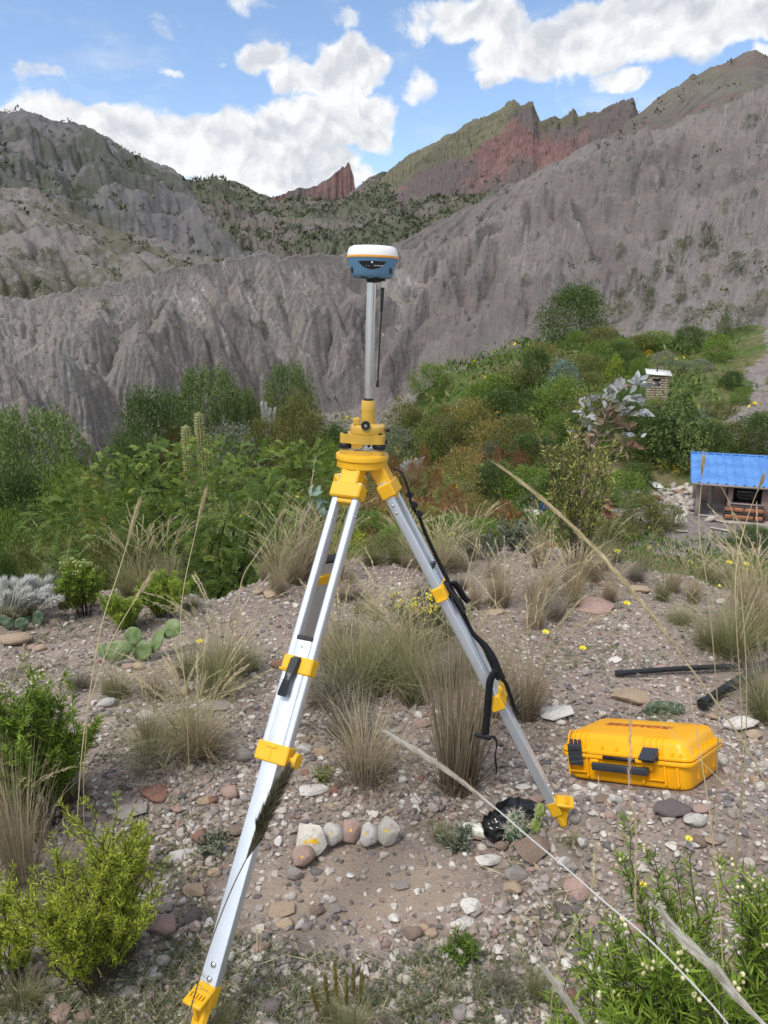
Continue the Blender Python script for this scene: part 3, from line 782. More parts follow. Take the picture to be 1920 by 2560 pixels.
def red_mat():
    m, t, o = new_mat('red_cliff')
    g = t.n.new('ShaderNodeNewGeometry'); P = g.outputs['Position']
    at = t.node('ShaderNodeAttribute', out='Fac', attribute_name='tint')
    fl = t.node('ShaderNodeAttribute', out='Vector', attribute_name='flow')
    n1 = t.noise(P, .028, 4, .6); n2 = t.noise(P, .2, 6, .7)
    vert = t.noise(t.node('ShaderNodeMapping', {'Vector': fl, 'Scale': (.30, .03, 1)}), 1.0, 6, .7)
    c = t.mix(t.ss(n2, .35, .65), (.175, .108, .102), (.245, .155, .144))
    c = t.mix(t.m('MULTIPLY', t.ss(vert, .48, .6), .55), c, (.145, .095, .095))
    c = t.mix(t.m('MULTIPLY', t.ss(n1, .47, .57), .8), c, (.13, .122, .12))
    slab = t.mix(t.ss(n2, .35, .65), (.125, .12, .085), (.185, .175, .12))
    slab = t.mix(t.m('MULTIPLY', t.ss(n1, .45, .6), .5), slab, (.115, .11, .085))
    f = t.ss(t.m('ADD', at, t.lin(n2, .3, .7, -.10, .10)), .46, .54)
    c = t.mix(f, c, slab)
    finish(t, o, c, .95, 0, t.m('ADD', n2, vert), .8, 1.6, .1); return m

def build_hills():
    sheet('hill', [[(-1250, None, 46), (-500, None, 50), (0, None, 56), (231, None, 66), (400, None, 78), (636, None, 92), (760, None, 102), (891, None, 112), (1000, None, 118), (1120, None, 125)],
                   [(-1250, 870, 66), (-500, 800, 76), (0, 745, 84), (130, 735, 88), (240, 715, 93), (330, 690, 98), (440, 668, 104), (560, 650, 112), (640, 640, 118), (720, 642, 124), (800, 634, 130), (870, 632, 136), (930, 626, 142), (1000, 622, 150), (1120, 640, 158)]],
          700, 140, m_front, .012, 10, .9, .5, (30, -14), seed=1, prof=.92, diff=.11, shear=130, ribs=[(22, 3.2, .5, 1.6), (9, .7, .4, 1.5)])
    sheet('slope', [[(760, None, 106), (870, None, 110), (1000, None, 110), (1100, None, 106), (1250, None, 100), (1400, None, 106), (1500, None, 108), (1600, None, 97), (1900, None, 86), (2500, None, 75), (3100, None, 70)],
                    [(760, 770, 140), (860, 690, 146), (940, 640, 152), (985, 600, 156), (1090, 545, 164), (1230, 490, 174), (1340, 430, 184), (1492, 357, 196), (1614, 333, 205), (1672, 330, 208), (1730, 293, 212), (1920, 222, 225), (2500, 40, 260), (3100, -120, 290)]],
          640, 180, m_right, .019, 10, .9, .8, (30, -10), seed=2, prof=.95, diff=.10, shear=-170, ribs=[(30, 6.0, -.35, 1.5), (12, 1.5, -.3, 1.4)])
    sheet('spur', [[(-1250, 720, 116), (-500, 760, 118), (0, 790, 118), (300, 760, 124), (500, 720, 132), (760, 700, 140)],
                   [(-1250, 330, 175), (-500, 400, 180), (0, 459, 190), (75, 470, 190), (145, 500, 188), (231, 546, 185), (272, 573, 182), (324, 580, 180), (405, 603, 178), (463, 636, 175), (540, 655, 172), (760, 690, 168)]],
          360, 110, m_spur, .06, 10, .7, .8, (40, -20), seed=3, diff=.08, ribs=[(28, 4, .5, 1.0), (10, 1.2, .4, .7)])
    sheet('mountain', [[(-1350, 740, 195), (-700, 700, 200), (0, 640, 210), (300, 640, 215), (560, 680, 220), (800, 700, 230)],
                       [(-1350, 60, 365), (-700, 170, 380), (-200, 255, 390), (0, 285, 400), (40, 281, 400), (68, 275, 400), (104, 286, 402), (185, 303, 404), (255, 337, 406), (324, 378, 404), (393, 407, 402), (440, 430, 398), (486, 456, 390), (520, 500, 370), (570, 565, 340), (640, 615, 310), (800, 660, 290)]],
          520, 130, m_left, .09, 10, .55, 2.0, (80, -50), seed=4, diff=.08, label='left', ribs=[(60, 11, .7, .9), (22, 3, .5, .7)])
    sheet('mountain', [[(380, 690, 230), (700, 690, 235), (1000, 680, 240), (1250, 640, 250)],
                       [(380, 430, 440), (486, 455, 435), (570, 449, 432), (640, 478, 430), (690, 495, 428), (750, 492, 426), (800, 496, 424), (850, 494, 420), (888, 472, 416), (925, 442, 412), (960, 426, 405), (1000, 450, 400), (1100, 440, 395), (1250, 420, 390)]],
          360, 120, m_saddle, .09, 10, .6, 1.5, (80, -50), seed=5, diff=.08, label='saddle', ribs=[(55, 8, .3, .9), (20, 2.5, .3, .7)])
    sheet('cliff', [[(940, 700, 300), (983, 690, 300), (1024, 670, 305), (1100, 640, 310), (1209, 590, 312), (1336, 540, 315), (1498, 480, 320), (1640, 430, 325)],
                    [(940, 480, 350), (971, 470, 350), (1024, 440, 350), (1162, 374, 350), (1243, 328, 350), (1284, 276, 352), (1304, 278, 353), (1332, 268, 354), (1351, 312, 354), (1388, 292, 354), (1400, 302, 354), (1432, 283, 354), (1446, 298, 354), (1469, 285, 354), (1498, 285, 354), (1550, 265, 354), (1580, 266, 354), (1600, 330, 352), (1640, 340, 350)],
                    [(940, 470, 400), (971, 430, 400), (1024, 389, 395), (1134, 331, 388), (1284, 255, 372), (1304, 267, 362), (1332, 257, 362), (1351, 300, 360), (1388, 284, 360), (1400, 294, 360), (1432, 275, 360), (1446, 291, 360), (1469, 278, 360), (1498, 279, 360), (1550, 259, 360), (1580, 259, 360), (1600, 320, 358), (1640, 335, 356)]],
          420, 120, red_mat(), .02, 6, .9, 2.2, (60, -60), seed=6, vs=[0, .72, 1], diff=.03, tint=lambda u, v: sstep(.66, .76, v) * (1 - .35 * sstep(1280, 1320, u)) + 0 * u)
    sheet('mountain', [[(1380, 520, 222), (1614, 400, 228), (1730, 350, 234), (1920, 290, 246), (2500, 120, 290), (3100, 0, 320)],
                       [(1380, 470, 300), (1440, 425, 300), (1500, 360, 302), (1585, 291, 304), (1680, 222, 308), (1730, 190, 310), (1738, 188, 310), (1830, 150, 315), (1886, 123, 318), (1920, 140, 320), (2000, 170, 330), (2500, 150, 350), (3100, 60, 370)]],
          300, 90, m_upper, .04, 8, .6, .8, (80, -60), seed=7, diff=.05, label='upper')
build_hills()

def pinnacle():
    """thin red rock fin standing on the saddle"""
    prof = [(660, 496), (694, 491), (746, 470), (775, 471), (793, 462), (815, 451), (833, 438), (846, 426), (856, 416), (861, 420), (865, 416), (871, 405), (875, 411), (878, 424), (884, 440), (886, 462), (892, 486)]
    a = np.array(prof, float); us = np.linspace(a[0, 0], a[-1, 0], 150); G = Geo(); V = []
    for k, u in enumerate(us):
        y = np.interp(u, a[:, 0], a[:, 1]) + 3.2 * float(fbm(u * .07, 0, 5, 8, .55))
        top = pix_at(u, y, 427); bot = pix_at(u, 530, 427)
        dr = norm(np.array([top[0], top[1], 0])); hh = top[2] - bot[2]
        for q, (fz, off) in enumerate([(0, -7), (.35, -4.5), (.7, -2.2), (1, -.5), (1, .5), (.7, 3), (0, 8)]):
            wob = 2.4 * float(fbm(u * .05 + q * .6, q * .9, 4, 12, .6))
            V.append(np.array([top[0], top[1], bot[2] + hh * fz]) + dr * (off * min(1, hh / 14) + wob * (q not in (3, 4))))
    n = len(us); i = (np.arange(n - 1)[:, None] * 7 + np.arange(6)[None]).ravel()
    G.add(np.array(V), np.stack([i, i + 7, i + 8, i + 1], -1), 0.0, uv=np.stack([np.repeat(us * .2, 7), np.tile(np.arange(7) * 3.0, n)], -1))
    G.build('cliff', red_mat(), smooth=R(35), kind='structure')
pinnacle()

# ------------------------------------------------------------------ surveying tripod
HB = pix_at(905, 1169, 2.05)
MM = .001
TILT = R(1.75)
def project(p):
    q = np.asarray(p) - [0, 0, CAMZ]
    f = np.array([0, math.cos(PITCH), -math.sin(PITCH)]); u = np.array([0, math.sin(PITCH), math.cos(PITCH)])
    z = q @ f
    return np.stack([CX + FPX * q[..., 0] / z, CY - FPX * (q @ u) / z], -1)

tripod = thing('surveying_tripod', 'yellow and aluminium surveying tripod standing on the stony ground', 'tripod', HB)
def rounded_bar(G, A, B, w, n, hw, hn, tint=0.0, c=None):
    """bar from A to B with a rounded rectangular section (half sizes hw along w, hn along n)"""
    c = c or min(hw, hn) * .55
    sec = []
    for sx, sy, a0 in ((1, 1, 0), (-1, 1, 90), (-1, -1, 180), (1, -1, 270)):
        for a in (0, 30, 60, 90):
            t = R(a0 + a); sec.append((sx * (hw - c) + c * math.cos(t), sy * (hn - c) + c * math.sin(t)))
    sec = np.array(sec); k = len(sec)
    v = np.concatenate([P + sec[:, :1] * w + sec[:, 1:] * n for P in (A, B)] + [A[None], B[None]])
    i = np.arange(k); j = (i + 1) % k
    G.add(v, [np.stack([i, i + k, j + k, j], -1), np.r_[np.stack([i, j, np.full(k, 2 * k)], -1), np.stack([j + k, i + k, np.full(k, 2 * k + 1)], -1)]], tint)

def tripod_head():
    G = Geo(); M_ = rotm(0, TILT, 0)
    g = Geo()
    g.lathe([(60, 4), (69, 4.5), (71, 6), (71, 23), (69.5, 23.6), (69.5, 25.4), (73, 26), (74.2, 27), (74.2, 39), (73, 41.2), (71, 42), (30, 42), (28, 39)], 72)
    G.add(np.concatenate(g.v) * MM @ M_.T, [np.concatenate(g.q), np.concatenate(g.t)])
    return G
tripod_head().build('head', M['yellow_paint'], tripod, smooth=R(35))

def make_leg(foot, y_clamp1, y_clamp2, y_cap, y_shoe, strap_side=False):
    o = HB
    dirh = np.array([foot[0] - o[0], foot[1] - o[1], 0]); dirh /= np.linalg.norm(dirh)
    A = o + dirh * .058 + np.array([0, 0, -.022])
    L = np.linalg.norm(foot - A); d = (foot - A) / L
    w = norm(np.cross(-d, dirh)); w = w if True else w
    w = norm(np.cross(dirh, [0, 0, 1.0])); n = np.cross(-d, w)
    if n @ dirh < 0: w = -w; n = -n
    rot = np.stack([w, n, -d], 1)
    P = lambda s, x=0, y=0: A + d * s + w * x * MM + n * y * MM
    ss = np.linspace(0, L, 400); py = project(A + d * ss[:, None])[:, 1]
    S = lambda y: float(np.interp(y, py, ss))
    s1, s2, sc, sh = S(y_clamp1), S(y_clamp2), S(y_cap), S(y_shoe)
    loc = HB
    G = Geo()
    for sx in (-1, 1): rounded_bar(G, P(.015, sx * 30.5) - loc, P(s2, sx * 30.5) - loc, w, n, .0098, .0135)
    leg = G.build('leg', M['alu'], tripod, smooth=R(40))
    # hinge bracket on the head
    g = Geo()
    g.box(P(-.006, 0, 2) - loc, (.056, .042, .066), rot, bev=.004)
    g.box(P(.040, 0, 3) - loc, (.092, .044, .042), rot, bev=.004)
    g.box(P(.066, 0, -2) - loc, (.050, .030, .016), rot, bev=.003)
    g.build('hinge', M['yellow_paint'], leg, smooth=R(30))
    g = Geo()
    for q in (.085, .108):
        for sx in (-1, 1):
            c = P(q, sx * 39.5) - loc; g.lathe([(4.2 * MM, 0), (4.0 * MM, 1.6 * MM), (2.5 * MM, 2.6 * MM)], 10, c, axis=w * sx)
    g.build('rivets', M['steel'], leg, kind='stuff')
    g = Geo(); rounded_bar(g, P(sc, 0, 1.5) - loc, P(sh + .02, 0, 1.5) - loc, w, n, .0228, .0130, c=.0022)
    g.build('inner_leg', M['alu'], leg, smooth=R(40))
    g = Geo(); g.box(P(sc - .004, 0, 1.5) - loc, (.048, .030, .012), rot, bev=.002)
    g.build('end_cap', M['black_plastic'], leg, smooth=R(30))
    g = Geo(); g.box(P(s1) - loc, (.088, .037, .044), rot, bev=.004)
    g.box(P(s1, 30, 19) - loc, (.020, .004, .03), rot, bev=.001); g.box(P(s1 + .016, 44, 0) - loc, (.012, .03, .006), rot, bev=.001)
    cl = g.build('clamp', M['yellow_paint'], leg, smooth=R(30))
    # black cam lever hanging down from the clamp
    g = Geo()
    prof = [(-.020, 11.5, 20, 10), (-.014, 14, 28, 17), (.006, 14, 31, 20), (.022, 12.5, 33, 14), (.036, 9.5, 36, 10), (.052, 10, 37, 9), (.078, 12.5, 37, 8), (.084, 10, 36, 6)]
    V = []
    for (q, hw, yo, th) in prof:
        for (sx, sy) in ((-1, 0), (1, 0), (1, 1), (.7, 1.25), (-.7, 1.25), (-1, 1)):
            V.append(P(s1 + q, 4 + sx * hw + q * 60, yo - th + sy * th * .8) - loc)
    V = np.array(V); F = []
    for a in range(len(prof) - 1):
        for b in range(6): c = (b + 1) % 6; F.append([a * 6 + b, a * 6 + c, a * 6 + 6 + c, a * 6 + 6 + b])
    g.add(V, np.array(F)); e = (len(prof) - 1) * 6
    g.add(V[:6], np.array([[0, 1, 2, 3], [0, 3, 4, 5]])); g.add(V[e:], np.array([[0, 3, 2, 1], [0, 5, 4, 3]]))
    for q in np.linspace(.044, .076, 8): g.box(P(s1 + q, 4 + q * 60, 39.5) - loc, (.0185, .003, .0016), rot)
    g.build('lever', M['black_plastic'], leg, smooth=R(35))
    g = Geo(); g.box(P(s2) - loc, (.092, .040, .046), rot, bev=.003)
    g.box(P(s2 - .015, 4, 20.5) - loc, (.03, .006, .006), rot, bev=.001)
    g.box(P(s2 + .003, 1, 20.2) - loc, (.0012, .002, .038), rot)
    g.build('clamp', M['yellow_paint'], leg, smooth=R(30))
    kd = -w if not strap_side else w
    ks = -1 if not strap_side else 1
    g = Geo(); c = P(s2 + .004, ks * 46, 0) - loc
    g.lathe([(6 * MM, 0), (6 * MM, 8 * MM), (3 * MM, 8 * MM), (3 * MM, 13 * MM), (17 * MM, 13 * MM), (19 * MM, 15 * MM), (19 * MM, 22 * MM), (17 * MM, 24 * MM)], 24, c, axis=kd)
    g.build('knob', M['yellow_paint'], leg, smooth=R(30))
    # shoe: socket, foot peg and spike
    g = Geo(); g.box(P(sh + .012, 0, 1.5) - loc, (.048, .032, .05), rot, bev=.004)
    up = np.stack([w, norm(np.cross([0, 0, 1.0], w)), [0, 0, 1.0]], 1)
    g.box(P(sh + .012, 0, 36) - loc, (.050, .050, .010), up, bev=.003)
    for q in np.linspace(-16, 16, 5): g.box(P(sh + .012, q, 42) - loc + np.array([0, 0, .006]), (.004, .012, .003), up)
    V = np.array([P(sh + .016, sx, y) for sx in (-5, 5) for y in (16, 56)] + [P(sh + .075, sx, 8) for sx in (-5, 5)]) - loc
    g.add(V, [np.array([[0, 1, 3, 2]]), np.array([[0, 4, 1], [2, 3, 5]]), np.array([[1, 4, 5, 3], [0, 2, 5, 4]])])
    tipS = L + .045
    sp = [(sh + .03, .022, .015), (sh + .075, .019, .014), (L - .02, .015, .012), (tipS, .002, .002)]
    for a, b in zip(sp[:-1], sp[1:]):
        A0 = P(a[0], 0, 2) - loc; B0 = P(b[0], 0, 2) - loc
        th = np.arange(8) * math.pi / 4
        va = A0 + a[1] * np.cos(th)[:, None] * w + a[2] * np.sin(th)[:, None] * n; vb = B0 + b[1] * np.cos(th)[:, None] * w + b[2] * np.sin(th)[:, None] * n
        i = np.arange(8); j = (i + 1) % 8
        g.add(np.r_[va, vb], np.stack([i, i + 8, j + 8, j], -1))
    g.build('shoe', M['shoe'], leg, smooth=R(35))
    for q in (.018, .048):
        g = Geo(); g.lathe([(7.6 * MM, 0), (7.2 * MM, 2 * MM), (4.8 * MM, 4.4 * MM), (0.5 * MM, 5.2 * MM)], 14, P(sh - q - .004, -3, 14) - loc, axis=n)
        g.build('bolt', M['steel'], leg)
    g = Geo(); g.lathe([(3.4 * MM, 0), (3.2 * MM, 1.2 * MM), (1 * MM, 1.8 * MM)], 12, P(sc + .018, 0, 14) - loc, axis=n)
    g.build('bolt', M['steel'], leg)
    return A, d, w, n, P, S
f1 = on_ground(472, 2650); f2 = on_ground(1412, 2066)
f3 = on_ground(722, 1812)
LEG1 = make_leg(f1, 1665, 1883, 1602, 2470)
LEG2 = make_leg(f2, 1475, 1742, 1420, 2005)
LEG3 = make_leg(f3, 1440, 1600, 1400, 1800)

def ribbon(G, pts, wvec, width, th=.0016, tint=0.0):
    pts = np.asarray(pts, float); n = len(pts); t = norm(np.gradient(pts, axis=0))
    wv = np.broadcast_to(np.asarray(wvec, float), (n, 3)); wv = norm(wv - t * (wv * t).sum(1, keepdims=True)); nv = np.cross(t, wv)
    width = np.broadcast_to(np.asarray(width, float), (n,))[:, None]
    v = np.stack([pts + wv * width / 2 + nv * th, pts - wv * width / 2 + nv * th, pts - wv * width / 2 - nv * th, pts + wv * width / 2 - nv * th], 1).reshape(-1, 3)
    i = np.arange(n - 1)[:, None] * 4; j = np.arange(4)[None]; j2 = (j + 1) % 4
    f = np.stack([i + j, i + j2, i + 4 + j2, i + 4 + j], -1).reshape(-1, 4)
    G.add(v, np.r_[f, [[0, 3, 2, 1], [n * 4 - 4, n * 4 - 3, n * 4 - 2, n * 4 - 1]]], tint)
def smooth_path(pts, m=8):
    pts = np.asarray(pts, float); n = len(pts); t = np.linspace(0, n - 1, (n - 1) * m + 1); out = []
    for q in t:
        i = min(int(q), n - 2); f = q - i
        p0, p1, p2, p3 = pts[max(i - 1, 0)], pts[i], pts[i + 1], pts[min(i + 2, n - 1)]
        out.append(.5 * ((2 * p1) + (p2 - p0) * f + (2 * p0 - 5 * p1 + 4 * p2 - p3) * f * f + (3 * p1 - p0 - 3 * p2 + p3) * f ** 3))
    return np.array(out)
def leg2_px(px, py, off):
    """point on the photo ray (px, py) at the depth of the right leg, off metres nearer"""
    A, d = LEG2[0], LEG2[1]
    s = LEG2[5](py); q = A + d * s; dist = math.hypot(q[0], q[1]) - off
    return pix_at(px, py, dist)
def straps():
    G = Geo()
    P1 = [leg2_px(*p) for p in [(986, 1172, .0), (1004, 1182, .02), (1018, 1215, .025), (1024, 1240, .025), (1031, 1268, .02), (1047, 1290, .01), (1062, 1330, .0), (1090, 1390, -.01), (1117, 1445, -.01), (1140, 1500, -.01), (1158, 1535, -.01), (1180, 1580, -.01), (1212, 1615, -.005), (1232, 1650, 0), (1244, 1680, 0), (1253, 1698, 0)]]
    P1 = smooth_path(P1, 6); m = len(P1)
    wd = np.interp(np.linspace(0, 1, m), [0, .2, .32, .75, .85, 1], [.004, .007, .009, .015, .030, .030])
    ribbon(G, P1 - HB, (.75, -.45, .25), wd)
    P2 = smooth_path([leg2_px(*p) for p in [(1253, 1694, .0), (1266, 1712, -.01), (1276, 1740, -.01), (1284, 1765, -.02), (1296, 1786, -.02)]], 5)
    ribbon(G, P2 - HB, (.8, -.5, .1), .012)
    P3 = smooth_path([leg2_px(*p) for p in [(1240, 1676, .05), (1226, 1700, .055), (1222, 1735, .055), (1219, 1770, .05), (1216, 1805, .05), (1213, 1836, .05)]], 5)
    ribbon(G, P3 - HB, (1, .12, 0), .021)
    P4 = smooth_path([leg2_px(*p) for p in [(1222, 1845, .05), (1232, 1842, .05), (1240, 1850, .05), (1242, 1866, .05), (1238, 1885, .05), (1239, 1905, .05), (1242, 1922, .05), (1240, 1936, .05)]], 5)
    ribbon(G, P4 - HB, (.35, .9, .1), .010)
    # short strap flap under the upper clamp
    P5 = smooth_path([leg2_px(*p) for p in [(1133, 1455, .0), (1146, 1470, -.01), (1158, 1490, -.02), (1172, 1505, -.02)]], 4)
    ribbon(G, P5 - HB, (.7, -.6, .2), .018, .004)
    st = G.build('carrying_strap', M['webbing'], tripod)
    g = Geo(); c = leg2_px(1209, 1842, .05) - HB
    g.box(c, (.046, .012, .013), rotm(0, R(14), 0), bev=.003); g.box(c + [-.024, 0, .007], (.008, .010, .006), rotm(0, R(14), 0), bev=.001)
    g.build('buckle', M['black_plastic'], st, smooth=R(30))
    g = Geo(); c = leg2_px(1050, 1290, .008) - HB
    for q in ((1024, 1236), (1036, 1262), (1048, 1284)):
        c = leg2_px(*q, .02) - HB; g.box(c, (.020, .010, .018), rotm(0, R(30), 0), bev=.003)
    g.build('buckle', M['black_plastic'], st, smooth=R(30))
straps()

# ------------------------------------------------------------------ tribrach, pole, receiver (in millimetres on the tripod head)
def mount(name, label, cat):
    t = thing(name, label, cat, HB); t.rotation_euler = (0, TILT, 0); return t
def mmgeo(): return Geo()
def finish_mm(g, name, mat, parent, smooth=R(35), **kw):
    if parent.name.startswith(('extension_pole', 'gnss_receiver')) or (parent.parent and parent.parent.name.startswith('gnss_receiver')):
        for a in g.v:
            a[:, 2] = np.where(a[:, 2] > 190, 190 + (a[:, 2] - 190) * .928, a[:, 2])
            if not parent.name.startswith('extension_pole'): a[:, :2] = [AX, 0] + (a[:, :2] - [AX, 0]) * .935
    g.v = [a * MM for a in g.v]; return g.build(name, mat, parent, smooth=smooth, **kw)
AX = 13.7
tri = mount('tribrach', 'mustard yellow tribrach with black foot screws on the tripod head', 'tribrach')
LOB = [(R(200), 57), (R(322), 52), (R(80), 55)]
def lobed(rc, r0, cx):
    """rounded triangle outline through the three lobes"""
    th = np.linspace(0, 2 * math.pi, 72, endpoint=False); out = []
    for a in th:
        d = np.array([math.cos(a), math.sin(a)]); best = r0
        for (b, rr) in LOB:
            c = rr * np.array([math.cos(b), math.sin(b)]); p = d @ c; h2 = rc * rc - (c @ c - p * p)
            if h2 > 0: best = max(best, p + math.sqrt(h2))
        out.append(best)
    out = np.array(out)
    for _ in range(3): out = .25 * np.roll(out, 1) + .5 * out + .25 * np.roll(out, -1)
    return np.stack([cx + out * np.cos(th), out * np.sin(th)], -1)
g = mmgeo(); g.prism(lobed(17, 52, 6), 13, (0, 0, 42)); finish_mm(g, 'base_plate', M['mustard'], tri)
g = mmgeo(); g.prism(lobed(14, 40, 6) * .98, 2.2, (0, 0, 56)); g.prism(lobed(9, 30, 6) * .85, 3, (0, 0, 59)); g.lathe([(20, 60), (20, 72)], 24, (8, 0, 0)); finish_mm(g, 'spring_plate', M['chrome'], tri)
for (a, rr) in LOB:
    c = (6 + rr * math.cos(a), rr * math.sin(a), 0)
    g = mmgeo(); pr = [(6, 55), (6, 58), (15, 58), (17.5, 60), (17.5, 70), (15, 72), (9, 73), (8, 78)]
    g.lathe(pr, 40, c)
    v = g.v[0]; rr_ = np.hypot(v[:, 0] - c[0], v[:, 1] - c[1]); k = (np.arange(len(v)) % 2 == 0) & (rr_ > 17)
    v[k, :2] = np.array(c[:2]) + (v[k, :2] - np.array(c[:2])) * .93
    finish_mm(g, 'foot_screw', M['black_plastic'], tri)
    g = mmgeo(); g.lathe([(6.5, 99), (6.5, 103), (5, 104.5)], 18, c); finish_mm(g, 'screw_cap', M['black_plastic'], tri)
g = mmgeo(); g.prism(lobed(17, 54, 6), 25, (0, 0, 74)); g.box((-14, -44, 69), (22, 12, 14), taper=1.5); g.lathe([(9, 99), (9, 99.6)], 18, (34, -34, 0)); finish_mm(g, 'upper_plate', M['mustard'], tri)
g = mmgeo(); g.lathe([(40, 97), (43, 99.5), (48, 100), (48.6, 103), (48.6, 118), (47, 121.5), (44, 123.5), (22, 124.5), (19.8, 126), (19.6, 159), (18.9, 159.6), (18.9, 160.6), (19.6, 161.2), (19.6, 187), (18.6, 189), (12, 189.6)], 56, (AX, 0, 0))
g.box((-17, -22, 133), (19, 17, 19), bev=2); g.lathe([(5, 142), (5, 145), (3, 146)], 14, (-15, -22, 0)); finish_mm(g, 'adapter', M['mustard'], tri)
def knob(c, axis, r, ln, stem, name='knob'):
    g = mmgeo(); g.lathe([(r * .45, 0), (r * .45, stem), (r * .95, stem), (r, stem + 1.2), (r, stem + ln - 2), (r * .86, stem + ln), (r * .6, stem + ln - 1.2)], 22, c, axis=axis)
    return finish_mm(g, name, M['black_plastic'], tri)
k = knob((8.5, -19, 126), (0, -1, 0), 12.6, 13, 22)
g = mmgeo(); g.lathe([(4.5, 0), (4.2, .8), (1, 1.1)], 14, (8.5, -54.2, 126), axis=(0, -1, 0)); finish_mm(g, 'screw', M['steel'], k)
knob((AX + 46, -8, 111), (1, -.1, 0), 6.2, 11, 4); knob((56, -26, 80), (1, -.2, 0), 5.4, 10, 3)

pole = mount('extension_pole', 'silver aluminium extension pole rising from the yellow tribrach', 'pole')
g = mmgeo(); g.lathe([(12.7, 195), (12.7, 400), (12.8, 526)], 32, (AX, 0, 0)); finish_mm(g, 'tube', M['pole_alu'], pole)
g = mmgeo(); g.lathe([(13.6, 188), (13.8, 189.5), (13.8, 194), (12.9, 196)], 32, (AX, 0, 0)); finish_mm(g, 'collar', M['black_plastic'], pole)
g = mmgeo()
for zz in (245, 330, 420): g.lathe([(1.3, 0), (1.0, .6)], 8, (AX + 11.6, -5.2, zz), axis=(1, -.45, 0))
finish_mm(g, 'rivets', M['steel'], pole, kind='stuff')

rec = mount('gnss_receiver', 'white and blue satellite receiver with an orange band on top of the pole', 'receiver')
RX, RZ = 15.0, 537.5
blue_p = [(40, -2), (50, -1), (55, 1.5), (57.5, 6), (61.5, 17), (67, 34), (71.8, 49), (72.3, 51)]
g = mmgeo(); g.lathe(blue_p, 64, (RX, 0, RZ), n=2.5); finish_mm(g, 'lower_shell', M['blue_shell'], rec, smooth=R(50))
g = mmgeo(); g.lathe([(71, 50.5), (73.2, 51.2), (73.6, 54), (73.2, 57), (71, 57.5)], 64, (RX, 0, RZ), n=2.5); finish_mm(g, 'band', M['orange_band'], rec)
g = mmgeo(); g.lathe([(72.4, 57), (72.2, 60), (70.5, 67), (68, 75), (65, 80), (58, 83.5), (46, 85), (20, 85.5)], 64, (RX, 0, RZ), n=2.5); finish_mm(g, 'upper_shell', M['white_shell'], rec, smooth=R(60))
def shell_patch(xs, ztop, zbot, lift):
    """patch laid on the front of the lower shell; xs half width list"""
    pr = np.array(blue_p); V = []; n = 24; m = 6
    for i in range(n + 1):
        x = xs[0] + (xs[1] - xs[0]) * i / n; f = (x - xs[0]) / (xs[1] - xs[0]) * 2 - 1
        for j in range(m + 1):
            z = ztop(f) + (zbot(f) - ztop(f)) * j / m; r = float(np.interp(z, pr[:, 1], pr[:, 0])) + lift
            y = -(max(r ** 2.5 - abs(x) ** 2.5, 1)) ** .4
            V.append((RX + x, y, RZ + z))
    i = (np.arange(n)[:, None] * (m + 1) + np.arange(m)[None]).ravel()
    return np.array(V), np.stack([i, i + m + 1, i + m + 2, i + 1], -1)
g = mmgeo(); v, f = shell_patch((-39, 39), lambda f: 41.5 - 1.5 * f * f, lambda f: 40.0 - 20 * (1 - abs(f) ** 2.4), .5); g.add(v, f); face = finish_mm(g, 'front_panel', M['dark_face'], rec)
g = mmgeo()
for i in range(9):
    x0 = 5.5 + i * 3.1; v, f = shell_patch((x0, x0 + (2.2 if i % 3 else 2.6)), lambda f: 30.4, lambda f: 28.3, .9); g.add(v, f)
finish_mm(g, 'lettering', M['white_print'], face)
for (x0, r0, nm) in ((0.0, 2.4, 'button'), (-16, 1.2, 'indicator_light'), (-8, 1.2, 'indicator_light')):
    g = mmgeo(); zz = 37.5 if nm == 'button' else 28
    g.lathe([(r0, 0), (r0, .8), (r0 * .6, 1.3)], 14, (RX + x0, -float(np.interp(zz, [17, 33, 45], [61.5, 67, 71.5])) - .4, RZ + zz), axis=(0, -1, .2)); finish_mm(g, nm, M['white_print'] if nm == 'button' else M['chrome'], face)
for x0 in (-56, 52):
    g = mmgeo(); v, f = shell_patch((x0 - 4, x0 + 4), lambda f: 26 - 4 * abs(f), lambda f: 9 + 2 * abs(f), .35); g.add(v, f); finish_mm(g, 'side_recess', M['slate_plastic'], rec)
g = mmgeo(); g.lathe([(14.2, 524), (14.6, 530), (16.5, 537), (24, 540)], 28, (AX, 0, 0)); g.box((AX + 19, -14, 531), (30, 14, 12), bev=2)
for (x0, w_) in ((-22, 20), (12, 15)): g.box((RX + x0, -46, RZ - .5), (w_, 10, 6), bev=1.5)
finish_mm(g, 'mount', M['black_plastic'], rec)
at_ = np.array([46.5, -22, 540.]); ab_ = np.array([39.0, -24, 232.])
q = lambda z: at_ + (ab_ - at_) * (540 - z) / 308
g = mmgeo(); g.tube([q(545), q(528), q(527.5)], [6.6, 6.6, 5.6], 14); g.tube([q(511), q(509), q(480), q(446), q(443)], [5.2, 5.6, 4.9, 3.6, 3.0], 14); g.tube([q(444), q(250)], [2.7, 2.5], 10); g.tube([q(252), q(249), q(234), q(231)], [3, 4.4, 4.6, 3.6], 12)
ant = finish_mm(g, 'antenna', M['black_plastic'], rec)
g = mmgeo(); g.tube([q(528), q(511)], [5.9, 5.7], 16); finish_mm(g, 'antenna_ring', M['white_print'], ant)

